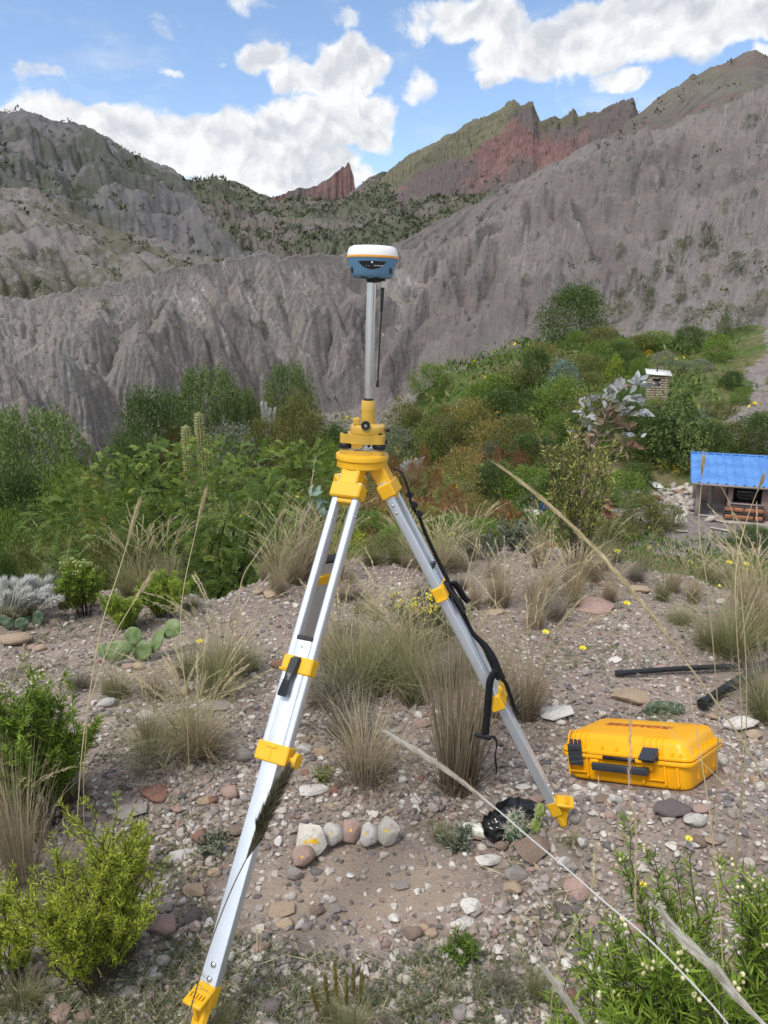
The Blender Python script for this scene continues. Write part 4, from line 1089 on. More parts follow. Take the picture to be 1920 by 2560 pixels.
# ------------------------------------------------------------------ yellow equipment case
case = thing('equipment_case', 'yellow hard plastic case with black latches lying on the stones', 'case', CASE_T)
case.rotation_euler = Matrix(CASE_ROT.tolist()).to_euler()
def rrect(hw, hd, rc, z, k=6):
    out = []
    for sx, sy, a0 in ((1, 1, 0), (-1, 1, 90), (-1, -1, 180), (1, -1, 270)):
        for a in range(k + 1):
            t = R(a0 + 90 * a / k); out.append((sx * (hw - rc) + rc * math.cos(t), sy * (hd - rc) + rc * math.sin(t), z))
    return np.array(out)
def loft(G, secs, cap0=True, cap1=True):
    k = len(secs[0]); V = np.concatenate(secs); m = len(secs)
    i = np.arange(m - 1)[:, None] * k; j = np.arange(k)[None]; j2 = (j + 1) % k
    fs = [np.stack([i + j, i + j2, i + k + j2, i + k + j], -1).reshape(-1, 4)]
    V = np.r_[V, [secs[0].mean(0)], [secs[-1].mean(0)]]; q = np.arange(k); q2 = (q + 1) % k; T = []
    if cap0: T.append(np.stack([q2, q, np.full(k, m * k)], -1))
    if cap1: T.append(np.stack([(m - 1) * k + q, (m - 1) * k + q2, np.full(k, m * k + 1)], -1))
    if T: fs.append(np.concatenate(T))
    G.add(V, fs)
def build_case():
    mt = M['case_yellow']
    G = Geo()
    loft(G, [rrect(.196, .146, .03, .0), rrect(.203, .153, .034, .004), rrect(.2065, .1565, .036, .012), rrect(.2125, .1625, .036, .074), rrect(.2135, .1635, .036, .077), rrect(.2235, .1725, .03, .080), rrect(.225, .1735, .03, .083), rrect(.225, .1735, .03, .090), rrect(.223, .172, .03, .0925), rrect(.21, .16, .03, .0925)])
    for x in (-.196, -.128, .064, .136, .176): G.box((x, -.163, .046), (.006, .014, .062), bev=.002)
    for x in (-.10, .085): G.box((x, -.166, .068), (.030, .020, .018), bev=.003)
    for x in (-.165, .1): G.box((x, -.166, .03), (.062, .006, .004), bev=.001)
    for y in (-.08, .0, .08): G.box((.209, y, .05), (.008, .006, .05), bev=.002)
    G.build('base', mt, case, smooth=R(38))
    G = Geo()
    loft(G, [rrect(.21, .16, .03, .0955), rrect(.223, .172, .03, .0955), rrect(.225, .1735, .03, .0975), rrect(.225, .1735, .03, .105), rrect(.2235, .172, .03, .1075), rrect(.2125, .1605, .034, .109), rrect(.2115, .1595, .034, .112), rrect(.207, .155, .034, .134), rrect(.202, .150, .034, .146), rrect(.194, .142, .032, .154), rrect(.184, .132, .03, .1568), rrect(.10, .07, .02, .1575)])
    for xc in (-.165, .10):                      # ribs running up and over above each latch
        for q in (-.030, -.010, .010, .030):
            pts = [(xc + q, -.1715, .108), (xc + q, -.163, .118), (xc + q, -.157, .136), (xc + q, -.149, .150), (xc + q, -.140, .1575), (xc + q + .012, -.118, .1592)]
            G.tube(pts, [.0028, .0032, .0034, .0034, .003, .001], 6)
    for x in (-.07, -.02, .03, .165, .19, -.2): G.box((x, -.1655, .1135), (.005, .012, .014), bev=.0015)
    for y in (-.1, -.05, .0, .05, .1): G.box((.2165, y, .1135), (.012, .005, .014), bev=.0015)
    G.box((-.02, -.172, .099), (.20, .006, .010), bev=.002)
    lid = G.build('lid', mt, case, smooth=R(38))
    G = Geo()
    for xc in (-.165, .10):
        G.box((xc + .036, -.112, .1570), (.060, .0014, .0012)); G.box((xc - .006, -.121, .1566), (.0014, .018, .0014), rotm(0, 0, R(-50)))
        G.box((xc + .026, -.128, .1562), (.026, .0014, .0014))
    for xc in (-.15, .11):
        for q in (0, .02, .04): G.box((xc + q, .118, .1572), (.0016, .028, .0012), rotm(0, 0, R(20)))
        G.box((xc + .03, .104, .1574), (.05, .0016, .0012))
    G.build('moulded_line', M['label_print'], lid, kind='stuff')
    G = Geo(); loft(G, [rrect(.118, .026, .003, .1570), rrect(.118, .026, .003, .1580)])
    for k in range(len(G.v)): G.v[k] = G.v[k] + [-.012, .022, 0]
    lab = G.build('label', M['label_print'], lid)
    cu = bpy.data.curves.new('lettering', 'FONT'); cu.body = 'SOUTH'; cu.align_x = 'CENTER'; cu.align_y = 'CENTER'; cu.size = .048; cu.extrude = .0003; cu.offset = .0006; cu.space_character = 1.12
    tmp = bpy.data.objects.new('lettering', cu); COL.objects.link(tmp)
    me = bpy.data.meshes.new_from_object(tmp); bpy.data.objects.remove(tmp)
    v = np.array([p.co[:] for p in me.vertices]); v[:, 0] *= 1.28
    v = v @ rotm(0, 0, math.pi).T + [-.012, .022, .1585]
    for p, c in zip(me.vertices, v): p.co = c
    me.materials.clear(); me.materials.append(M['red_print'])
    o = bpy.data.objects.new('lettering', me); COL.objects.link(o); o.parent = lab
    # latches: left one shut, right one lifted open
    G = Geo(); G.box((-.165, -.1775, .088), (.050, .010, .070), bev=.003); G.box((-.165, -.180, .112), (.044, .014, .018), bev=.004); G.box((-.165, -.183, .060), (.036, .003, .012), bev=.001)
    for q in (-.015, .0, .015): G.box((-.165 + q, -.169, .128), (.009, .010, .02), rotm(R(-20), 0, 0), bev=.002)
    G.build('latch', M['slate_plastic'], case, smooth=R(30), label='black latch pressed shut')
    G = Geo(); rx = rotm(R(-62), 0, 0)
    G.box((.10, -.198, .117), (.052, .009, .058), rx, bev=.003); G.box((.10, -.192, .104), (.040, .010, .040), rx, bev=.003); G.box((.10, -.178, .103), (.046, .02, .016), bev=.003)
    G.build('latch', M['slate_plastic'], case, smooth=R(30), label='black latch swung open')
    G = Geo(); rounded_bar(G, np.array([-.100, -.186, .058]), np.array([.088, -.186, .058]), np.array([0, 1.0, 0]), np.array([0, 0, 1.0]), .009, .0125)
    G.box((-.094, -.176, .062), (.014, .026, .014), bev=.003); G.box((.082, -.176, .062), (.014, .026, .014), bev=.003)
    G.build('handle', M['slate_plastic'], case, smooth=R(35))
    G = Geo(); G.box((-.012, -.1745, .0865), (.112, .004, .012), bev=.001); G.build('slot', M['black_plastic'], case)
build_case()

# ------------------------------------------------------------------ stones and pebbles
def ico(sub):
    import bmesh
    bm = bmesh.new(); bmesh.ops.create_icosphere(bm, subdivisions=sub, radius=1.0)
    v = np.array([p.co[:] for p in bm.verts]); f = np.array([[q.index for q in p.verts] for p in bm.faces]); bm.free(); return v, f
ICO = {k: ico(k) for k in (1, 2, 3, 4)}
def rock_verts(sub, seed, cuts=9, lo=.55, hi=.92, bump=.05):
    r = np.random.default_rng(seed); v = ICO[sub][0].copy()
    for _ in range(cuts):
        n = norm(r.normal(size=3)); d = r.uniform(lo, hi); v -= n * np.maximum(v @ n - d, 0)[:, None] * .93
    k = 1 + bump * fbm(v[:, 0] * 1.7 + seed, v[:, 1] * 1.7 + v[:, 2] * 2.3, 4, seed % 50)
    v = v * k[:, None]; return v / np.abs(v).max(0)
def rock_mesh(sub, seed, **kw):
    g = Geo(); g.add(rock_verts(sub, seed, **kw), ICO[sub][1]); return g.mesh('stone', M['stone'], R(32))
ROCKS_ROUND = [rock_mesh(3, 100 + i, cuts=9, lo=.62, hi=.92, bump=.08) for i in range(6)]
ROCKS_ANG = [rock_mesh(3, 200 + i, cuts=14, lo=.42, hi=.78, bump=.05) for i in range(8)]
ROCKS_BLOCK = [rock_mesh(3, 270 + i, cuts=14, lo=.50, hi=.74, bump=.035) for i in range(6)]
COLS = {'pale beige': (.56, .52, .46), 'pale grey': (.46, .44, .41), 'grey': (.28, .255, .235), 'pinkish': (.36, .25, .215), 'tan': (.39, .295, .21), 'dark mauve': (.145, .118, .118),
        'reddish brown': (.25, .13, .10), 'whitish': (.60, .57, .53), 'brown': (.23, .17, .135)}
ORD = ['nearest', 'second', 'third', 'fourth', 'fifth', 'sixth', 'seventh', 'eighth', 'ninth', 'tenth', 'eleventh', 'twelfth', 'thirteenth', 'fourteenth', 'fifteenth',
       'sixteenth', 'seventeenth', 'eighteenth', 'nineteenth', 'twentieth', 'twenty-first', 'twenty-second', 'twenty-third', 'twenty-fourth', 'twenty-fifth', 'twenty-sixth', 'twenty-seventh', 'twenty-eighth', 'twenty-ninth', 'thirtieth'] + ['%dth' % i for i in range(31, 200)]
def ordinal_labels(items, marks):
    """items [(object, description, noun)]: label each by counting outward from the landmark it lies closest to"""
    by = {}
    for o, desc, noun in items:
        p = np.array(o.location); k = min(marks, key=lambda m: np.hypot(*(p[:2] - np.array(marks[m])[:2])))
        by.setdefault((desc, noun, k), []).append((np.hypot(*(p[:2] - np.array(marks[k])[:2])), o))
    for (desc, noun, k), L in by.items():
        L.sort(key=lambda t: t[0])
        for i, (_, o) in enumerate(L):
            if len(L) == 1: o['label'] = '%s %s closest to the %s' % (desc, noun, k)
            elif i == 0: o['label'] = 'nearest %s %s to the %s' % (desc, noun, k)
            else: o['label'] = '%s nearest %s %s to the %s' % (ORD[i], desc, noun, k)
def add_stone(me, loc, size, rz, col, tilt=(0, 0)):
    o = bpy.data.objects.new('stone', me); COL.objects.link(o)
    o.location = loc; o.scale = np.array(size) / 2; o.rotation_euler = (tilt[0], tilt[1], rz)
    c = np.array(COLS[col]) * rng.uniform(.9, 1.1); o.color = (*c, 1); o['category'] = 'stone'; return o
MARKS = {'yellow case': (.92, 2.2), 'right foot of the tripod': f2, 'front foot of the tripod': f1, 'black plastic bag': on_ground(1262, 2075), 'ring of marked stones': on_ground(850, 2130),
         'prickly pear': on_ground(350, 1650), 'black pipes': on_ground(1720, 1690), 'lowest clamp of the front tripod leg': on_ground(640, 1900), 'tall dry grass tuft': on_ground(1145, 1960), 'yellow-green feathery shrub': on_ground(250, 2420)}

# stones that mark the survey point, each with a dab of yellow paint
def marked_stones():
    spec = [(778, 2150, 78, 78, 'pale beige', 'A', 'largest pale stone of the marked ring'), (828, 2122, 56, 60, 'pale grey', 'A', 'grey angular stone of the marked ring beside the largest one'), (877, 2114, 46, 58, 'pinkish', 'A', 'pinkish brown stone mid way along the marked ring'),
            (918, 2124, 48, 66, 'whitish', 'A', 'upright whitish stone of the marked ring'), (967, 2122, 54, 72, 'pale beige', 'A', 'tilted beige stone at the far end of the ring'), (752, 2174, 62, 52, 'pinkish', 'R', 'pinkish stone low in the marked ring'),
            (734, 2204, 38, 30, 'grey', 'A', 'small dark grey stone closing the marked ring')]
    for i, (px, py, w, h, col, kd, lb) in enumerate(spec):
        p = on_ground(px, py); s = px_scale(p); W, H_ = w * s * 1.14, h * s * 1.14
        me = ROCKS_BLOCK[(i * 3 + 1) % 6]
        o = add_stone(me, p + [0, W * .25, H_ * .40], (W, W * .8, H_), rng.uniform(-.5, .5), col, (R(-12), R([-14, -6, 4, 9, 20, -10, 5][i])))
        tag(o, lb + (' with yellow paint on it' if i < 6 else ''), 'stone', 'stones set in a ring round the survey mark')
        if i < 6:                                  # paint dab: thin patch following the stone's own surface
            vs = np.array([q.co[:] for q in me.vertices]); fs = np.array([list(q.vertices) for q in me.polygons])
            Mw = Matrix.LocRotScale(o.location, o.rotation_euler, o.scale)
            wv = vs @ np.array(Mw.to_3x3()).T + np.array(Mw.translation)
            tgt = project(wv); aim = np.array([px, py]) + [0, -h * .62]
            fc = wv[fs].mean(1); nr = np.cross(wv[fs[:, 1]] - wv[fs[:, 0]], wv[fs[:, 2]] - wv[fs[:, 0]]); vis = ((np.array([0, 0, CAMZ]) - fc) * nr).sum(1) > 0
            pc = project(fc); dd = np.abs((pc - aim) / [w * (.08 if i else .18), h * .055]); sel = (dd.max(1) < 1) & vis
            if not sel.any(): sel = np.zeros(len(fs), bool); sel[np.argmin(np.where(vis, np.linalg.norm(pc - aim, axis=1), 1e9))] = True
            use = np.unique(fs[sel]); mp = -np.ones(len(vs), int); mp[use] = np.arange(len(use))
            g = Geo(); nn = norm(vs[use]); g.add(vs[use] + nn * .018, mp[fs[sel]]); g.build('paint_mark', M['paint_dab'], o)
marked_stones()
def named_stones():
    L = [(385, 2000, 80, 42, 'reddish brown', 'R'), (318, 2045, 78, 38, 'grey', 'A'), (576, 1995, 44, 40, 'pinkish', 'R'), (608, 1905, 44, 42, 'grey', 'R'), (784, 1990, 68, 38, 'whitish', 'A'), (515, 2008, 44, 24, 'tan', 'A'),
         (405, 2338, 76, 56, 'pinkish', 'R'), (700, 2290, 62, 34, 'tan', 'A'), (712, 2318, 44, 26, 'tan', 'R'), (790, 2290, 38, 32, 'brown', 'A'), (654, 2380, 46, 30, 'pinkish', 'A'), (677, 2535, 52, 46, 'dark mauve', 'R'),
         (147, 2556, 58, 44, 'pinkish', 'R'), (205, 2556, 44, 34, 'brown', 'R'), (321, 2494, 48, 34, 'grey', 'A'), (451, 2148, 58, 24, 'whitish', 'A'), (596, 2088, 58, 34, 'brown', 'A'), (486, 2236, 52, 34, 'tan', 'A'), (440, 2030, 36, 24, 'pinkish', 'R'),
         (30, 1612, 78, 44, 'tan', 'R'), (98, 1628, 34, 22, 'tan', 'R'), (78, 1626, 26, 18, 'pinkish', 'R'), (550, 1738, 104, 40, 'tan', 'R'), (540, 1772, 60, 26, 'grey', 'A'), (684, 1496, 44, 32, 'tan', 'A'), (642, 1486, 26, 18, 'tan', 'R'), (347, 1674, 32, 24, 'tan', 'R'), (318, 1672, 30, 20, 'pinkish', 'R'), (700, 1668, 48, 26, 'reddish brown', 'R'), (266, 1768, 44, 34, 'pale grey', 'R'), (372, 1800, 56, 30, 'pale grey', 'A'), (345, 1850, 40, 26, 'pinkish', 'A'),
         (1686, 2042, 88, 58, 'dark mauve', 'A'), (1336, 2150, 92, 72, 'brown', 'A'), (1223, 2168, 70, 42, 'whitish', 'A'), (1290, 2200, 54, 48, 'grey', 'A'), (1183, 2285, 58, 50, 'whitish', 'A'), (1188, 2292, 28, 26, 'grey', 'A'), (1160, 2320, 48, 28, 'whitish', 'A'), (1032, 2350, 46, 42, 'brown', 'R'), (1080, 2344, 34, 30, 'tan', 'R'), (1060, 2330, 30, 28, 'tan', 'R'),
         (1588, 1758, 96, 44, 'tan', 'R'), (1391, 1796, 80, 32, 'whitish', 'A'), (1857, 1826, 78, 52, 'whitish', 'A'), (1886, 1850, 40, 34, 'tan', 'A'), (1458, 2126, 32, 46, 'pale grey', 'A'), (1741, 2066, 54, 44, 'pale grey', 'R'), (1750, 2118, 40, 38, 'brown', 'R'), (1786, 2112, 48, 30, 'tan', 'A'), (1411, 2166, 32, 36, 'whitish', 'A'), (1052, 1818, 48, 28, 'pinkish', 'A'), (1541, 2014, 34, 38, 'pale grey', 'A'),
         (1487, 1528, 100, 34, 'pinkish', 'R'), (1602, 1482, 54, 26, 'tan', 'R'), (1238, 1536, 44, 16, 'tan', 'A'), (1539, 1656, 36, 18, 'whitish', 'R'), (1654, 1676, 36, 20, 'pinkish', 'A'), (1429, 1518, 30, 22, 'tan', 'R'), (1204, 1508, 40, 26, 'pinkish', 'R'), (1470, 1690, 26, 24, 'grey', 'A'), (1040, 2010, 30, 22, 'whitish', 'R'), (1310, 1975, 36, 22, 'whitish', 'A'), (1345, 2010, 40, 30, 'pinkish', 'A'), (1210, 2100, 66, 30, 'brown', 'A'), (1254, 2128, 32, 34, 'brown', 'R'), (760, 1885, 44, 36, 'pale grey', 'R'), (800, 1890, 40, 28, 'tan', 'A'), (765, 1938, 26, 18, 'reddish brown', 'R'), (1380, 1525, 40, 18, 'grey', 'A'), (1440, 2060, 30, 34, 'grey', 'R'), (1508, 2005, 40, 22, 'brown', 'R'), (1415, 2000, 34, 24, 'tan', 'A'), (1000, 2225, 40, 28, 'grey', 'A')]
    items = []
    for i, (px, py, w, h, col, kd) in enumerate(L):
        p = on_ground(px, py); s = px_scale(p); W, H_ = w * s * 1.15, h * s * 1.15
        me = (ROCKS_ROUND if kd == 'R' else ROCKS_ANG)[i % 6]
        D = W * rng.uniform(.6, .85); hh = max(H_ - D * .35, H_ * .55)
        o = add_stone(me, p + [0, D * .25, hh * .36], (W, D, hh), rng.uniform(-.3, .3), col, (rng.uniform(-.15, .15), rng.uniform(-.15, .15)))
        sz = 'large ' if W > .11 else ('small ' if W < .045 else '')
        items.append((o, sz + col + (' rounded' if kd == 'R' else ' angular'), 'stone'))
    return items
STONES = named_stones()
def pit_q(x, y): return np.hypot((x - PIT[0]) * 2.0, (y - PIT[1]) * 3.6)
def scatter_xy(n, r0, r1, az=31, pw=1.0):
    r = np.exp(rng.uniform(np.log(r0), np.log(r1), n)); a = np.radians(rng.uniform(-az, az, n)); return r * np.sin(a), r * np.cos(a), r
def in_case(x, y):
    q = (np.stack([x, y, 0 * x], -1) - CASE_T) @ CASE_ROT; return (np.abs(q[..., 0]) < .22) & (np.abs(q[..., 1]) < .18)
def random_stones(n):
    items = []; names = list(COLS); pr = np.array([.05, .07, .17, .24, .15, .08, .09, .07, .08])
    while len(items) < n:
        x, y, r = scatter_xy(1, 1.15, 4.6); x, y, r = float(x[0]), float(y[0]), float(r[0])
        if pit_q(x, y) < .85 or in_case(np.array(x), np.array(y)) or (fbm(x * 1.1, y * 1.1, 2, 77) < -.15 and rng.random() < .7): continue
        W = float(np.clip(rng.lognormal(np.log(.040), .30), .026, .085)); kd = rng.random() < .45
        col = str(rng.choice(names, p=pr)); me = (ROCKS_ROUND if kd else ROCKS_ANG)[int(rng.integers(6))]
        hh = W * rng.uniform(.4, .75)
        o = add_stone(me, (x, y, gz(x, y) + hh * .22), (W, W * rng.uniform(.6, .95), hh), rng.uniform(0, 6.28), col, (rng.uniform(-.3, .3), rng.uniform(-.3, .3)))
        items.append((o, ('small ' if W < .045 else '') + col + (' rounded' if kd else ' angular'), 'stone'))
    return items
STONES += random_stones(292 - len(STONES))
for o, *_ in STONES: o['group'] = 'stones scattered on the ground'
ordinal_labels(STONES, MARKS)

def pebbles():
    G = Geo()
    def batch(n, sub, med, sig, r0, r1, lo, hi):
        x, y, r = scatter_xy(n, r0, r1, 36)
        q = pit_q(x, y); dens = .80 + .75 * fbm(x * 1.2, y * 1.2, 3, 77) + .35 * sstep(1.4, 2.4, r) * 0 + .2
        keep = (rng.random(n) < np.clip(dens, .30, 1)) & ~((q < .95) & (rng.random(n) < .78)) & ~in_case(x, y)
        keep &= ~((r > 4.3) & (gz_v(x, y) < -.5))
        x, y, r = x[keep], y[keep], r[keep]; m = len(x)
        W = np.clip(rng.lognormal(np.log(med), sig, m), lo, hi) * (1 + .10 * (r - 1.5))
        bases = [rock_verts(sub, 300 + k, cuts=11, lo=.42, hi=.82, bump=.04) for k in range(10)]; f = ICO[sub][1]
        which = rng.integers(0, 10, m); B = np.array(bases)[which]
        S = np.stack([W, W * rng.uniform(.6, 1, m), W * rng.uniform(.35, .75, m)], -1) / 2
        a = rng.uniform(0, 6.28, m); t1 = rng.uniform(-.5, .5, m)
        v = B * S[:, None]
        v = np.stack([v[..., 0], v[..., 1] * np.cos(t1)[:, None] - v[..., 2] * np.sin(t1)[:, None], v[..., 1] * np.sin(t1)[:, None] + v[..., 2] * np.cos(t1)[:, None]], -1)
        v = np.stack([v[..., 0] * np.cos(a)[:, None] - v[..., 1] * np.sin(a)[:, None], v[..., 0] * np.sin(a)[:, None] + v[..., 1] * np.cos(a)[:, None], v[..., 2]], -1)
        v += np.stack([x, y, gz_v(x, y) + S[:, 2] * .45], -1)[:, None]
        ff = (np.arange(m)[:, None, None] * B.shape[1] + f[None]).reshape(-1, 3)
        G.add(v.reshape(-1, 3), ff, np.repeat(rng.random(m), B.shape[1]))
    batch(7500, 2, .023, .32, 1.0, 3.0, .013, .042)
    batch(34000, 1, .0155, .34, 1.0, 6.2, .007, .034)
    o = G.build('pebbles', M['pebble'], smooth=R(38), kind='stuff'); o['label'] = 'reddish and grey pebbles strewn over the ground'
gz_v = lambda x, y: ground(x, y)
pebbles()

# ------------------------------------------------------------------ small things lying about
def disc():
    p = on_ground(876, 2192); G = Geo(); G.lathe([(.0125, 0), (.0125, .002), (.011, .003), (.003, .0032), (.0028, .0055), (.001, .006)], 24)
    o = G.build('survey_nail', M['white_sheet']); o.location = p + [0, 0, .004]; o.rotation_euler = (R(-14), R(5), 0)
    tag(o, 'white round survey marker pressed into the bare soil patch', 'survey marker')
disc()
def bag():
    c = on_ground(1262, 2078); v, f = ICO[4]; G = Geo()
    for (ox, oy, oz, sx, sy, sz, sd) in ((.036, .03, .044, .080, .055, .050, 3), (-.040, -.015, .034, .048, .05, .042, 9), (.0, .0, .026, .074, .048, .03, 15)):
        n = v * [sx, sy, sz]
        w_ = v + .35 * np.stack([fbm(v[:, 0] * 1.4 + sd, v[:, 2] * 1.4, 2, sd + k_) for k_ in range(3)], -1); cr = .8 * np.abs(pnoise(w_[:, 0] * 1.9 + sd, w_[:, 2] * 1.9 + w_[:, 1] * 1.3, sd)) + .45 * np.abs(pnoise(w_[:, 1] * 3.3 + sd, w_[:, 2] * 3.3 - w_[:, 0] * 1.7, sd + 9)) - .3
        G.add(n * (1 - .42 * cr)[:, None] + [ox, oy, oz], f)
    o = G.build('plastic_bag', M['bag'], smooth=True); o.location = c + [.012, 0, -.006]; tag(o, 'crumpled black plastic bag lying by the spray can', 'bag')
    p = on_ground(1172, 2078); q = np.array([c[0] - .03, c[1] + .005, 0]) - p; q[2] = .01; d = norm(q)
    t = thing('spray_can', 'small spray can with yellow and pale print half under the black bag', 'spray can', p + [-.016, -.014, .022])
    G = Geo(); G.lathe([(.0105, .0), (.0165, .001), (.0195, .007), (.0202, .012), (.0202, .10), (.018, .104)], 28, axis=d); G.build('body', M['can'], t, smooth=R(40))
    G = Geo(); G.lathe([(.009, -.0015), (.0150, -.002), (.0180, .001), (.0185, .0065)], 28, axis=d); G.build('cap', M['white_shell'], t, smooth=R(40))
bag()
def pipes():
    for (a, b, r, lb, nm) in (((1539, 1694), (1935, 1672), .0125, 'long straight black pipe lying on the gravel behind the yellow case', 1), ((1752, 1778), (1930, 1664), .019, 'thicker black pipe angled towards the viewer beside the straight pipe', 2)):
        A = on_ground(*a) + [0, 0, r + (.008 if nm == 1 else .014)]; B = on_ground(*b) + [0, 0, r + .016]
        n = 14; P = A + (B - A) * np.linspace(0, 1, n)[:, None]; P[:, 2] += .004 * np.sin(np.linspace(0, 5, n))
        t = thing('pipe', lb, 'pipe', A); G = Geo(); G.tube(P - A, r, 16, cap=False); d = norm(A - B)
        ri = r * .82; G.tube(np.array([P[0], P[0] + (P[1] - P[0]) * .4]) - A, ri, 16, cap=False); G.build('barrel', M['pipe'], t)
        G = Geo(); G.tube([P[0] - A, P[0] - A - d * .03], [r * 1.22, r * 1.22], 16); G.build('coupling', M['pipe'], t, smooth=R(30))
pipes()

# ------------------------------------------------------------------ cacti
def pad_geo(w, h, th, spines=26, seed=0):
    v, f = ICO[3]; v = v.copy(); r = np.random.default_rng(seed)
    k = .80 + .24 * sstep(-1, .5, v[:, 2]); v = np.stack([v[:, 0] * w / 2 * k, v[:, 1] * th / 2, (v[:, 2] + .96) * h / 2], -1)
    v[:, 1] += .10 * w * fbm(v[:, 0] * 3 / w + seed, v[:, 2] * 3 / h, 2, seed); v[:, 0] *= 1 + .05 * fbm(v[:, 2] * 4 / h, v[:, 2] * 0 + seed, 2, seed + 3)
    g = Geo(); g.add(v, f, .5 + .25 * fbm(v[:, 0] * 9 / w, v[:, 2] * 9 / h, 3, 5)); return g, v
def pad_mat(name, c0, c1):
    m, t, o = new_mat(name); co = t.node('ShaderNodeTexCoord', out='Object')
    vo = t.node('ShaderNodeTexVoronoi', {'Vector': co, 'Scale': 62.0, 'Randomness': .35}, out=0); n = t.noise(co, 22, 4, .6)
    c = t.mix(t.ss(n, .35, .65), c0, c1); c = t.mix(t.m('MULTIPLY', t.ss(vo, .26, .12), .75), c, (.30, .27, .16))
    finish(t, o, c, .55, 0, t.ss(vo, .35, .1), .35, .002, .4); return m
M['pad'] = pad_mat('prickly_pear_pad', (.125, .20, .07), (.20, .27, .115)); M['pad_dark'] = pad_mat('dark_cactus_pad', (.05, .085, .045), (.10, .14, .08))
M['pad_lime'] = pad_mat('lime_cactus_pad', (.15, .22, .04), (.26, .33, .08)); M['spine'] = simple('pale_spines', (.62, .58, .47), .6, 0, .1)
def spines_geo(G, pts, nrms, ln, n_each=3, rad=.0006, seed=0):
    r = np.random.default_rng(seed); P = np.repeat(pts, n_each, 0); N = norm(np.repeat(nrms, n_each, 0) + r.normal(size=P.shape) * .55); L = ln * r.uniform(.5, 1.2, len(P))
    s1 = norm(np.cross(N, r.normal(size=P.shape))) * rad; s2 = np.cross(N, s1)
    v = np.stack([P + s1, P - .5 * s1 + s2, P - .5 * s1 - s2, P + N * L[:, None]], 1); i = np.arange(len(P))[:, None] * 4
    G.add(v.reshape(-1, 3), np.concatenate([i + [0, 1, 3], i + [1, 2, 3], i + [2, 0, 3]]))
def pear(name, label, base, pads, mat, spine=.0, seed=0):
    """pads [(px, py, width px, height px, lean degrees, yaw degrees, depth offset m)] with (px, py) the pad's foot"""
    t = thing(name, label, 'cactus', base); s = px_scale(base); d0 = math.hypot(base[0], base[1])
    for i, (px, py, w, h, lean, yaw, off) in enumerate(pads):
        g, v = pad_geo(w * s, h * s, .024 * max(w * s / .12, .5), seed=seed + i)
        Mx = rotm(0, R(lean), 0); Mz = rotm(R(-12), 0, R(yaw)); Q = Mx @ Mz
        loc = pix_at(px, py, d0 + off) - base
        g.v = [a @ Q.T + loc for a in g.v]; p = g.build('pad', mat, t)
        if spine:
            r = np.random.default_rng(seed + i); k = r.choice(len(v), 34, False); sg = Geo()
            spines_geo(sg, g.v[0][k], norm(np.stack([v[k, 0] * .3, np.sign(v[k, 1]) * .05, v[k, 2] * 0], -1)) @ Q.T, spine, 3, seed=seed); sg.build('spines', M['spine'], p, kind='stuff')
    return t
b0 = on_ground(350, 1655)
pear('prickly_pear', 'green prickly pear cactus with six flat pads on the gravel', b0,
     [(300, 1652, 68, 52, -6, 8, -.02), (276, 1648, 30, 46, -28, 50, .03), (350, 1652, 56, 54, 8, -10, .0), (346, 1612, 42, 50, -24, 20, .01), (380, 1632, 36, 66, 18, -35, .01), (412, 1594, 46, 56, 36, -14, .02)], M['pad'], seed=3)
b1 = on_ground(62, 1580)
pear('prickly_pear', 'dark grey-green low cactus beside the white plumes', b1, [(54, 1576, 34, 34, 5, 10, 0), (88, 1568, 36, 46, 12, -20, .05), (24, 1572, 30, 30, -10, 15, .04), (10, 1562, 30, 26, -4, 0, .1), (72, 1566, 26, 28, 0, 30, .1)], M['pad_dark'], seed=13)
b2 = on_ground(1342, 2086)
pear('prickly_pear', 'small bright green spiny cactus growing beside the tripod foot', b2, [(1340, 2084, 30, 44, 4, 15, 0), (1346, 2046, 28, 40, 8, -10, 0)], M['pad_lime'], .012, seed=23)
b3 = on_ground(1660, 1790)
pear('prickly_pear', 'low dark green spiny cactus behind the yellow case', b3, [(1640, 1786, 60, 34, -20, 5, 0), (1668, 1788, 56, 36, 8, -20, .01), (1690, 1786, 40, 30, 30, 10, .02)], M['pad_dark'], .02, seed=33)
def spiny():
    b = on_ground(1288, 2098); s = px_scale(b); t = thing('cactus', 'round grey cactus bristling with long white spines in front of the bag', 'cactus', b); v, f = ICO[3]
    for i, (x, z, r) in enumerate(((-.012, .026, .026), (.02, .024, .024), (.004, .052, .022))):
        g = Geo(); vv = v * [r, r, r * 1.25] * (1 + .07 * np.cos(9 * np.arctan2(v[:, 1], v[:, 0])))[:, None] + [x, .01 * i, z]; g.add(vv, f, .5); st = g.build('stem', M['pad_dark'], t)
        k = rng.choice(len(v), 60, False); sg = Geo(); spines_geo(sg, vv[k], v[k], .034, 3, .0007, i); sg.build('spines', M['spine'], st, kind='stuff')
spiny()
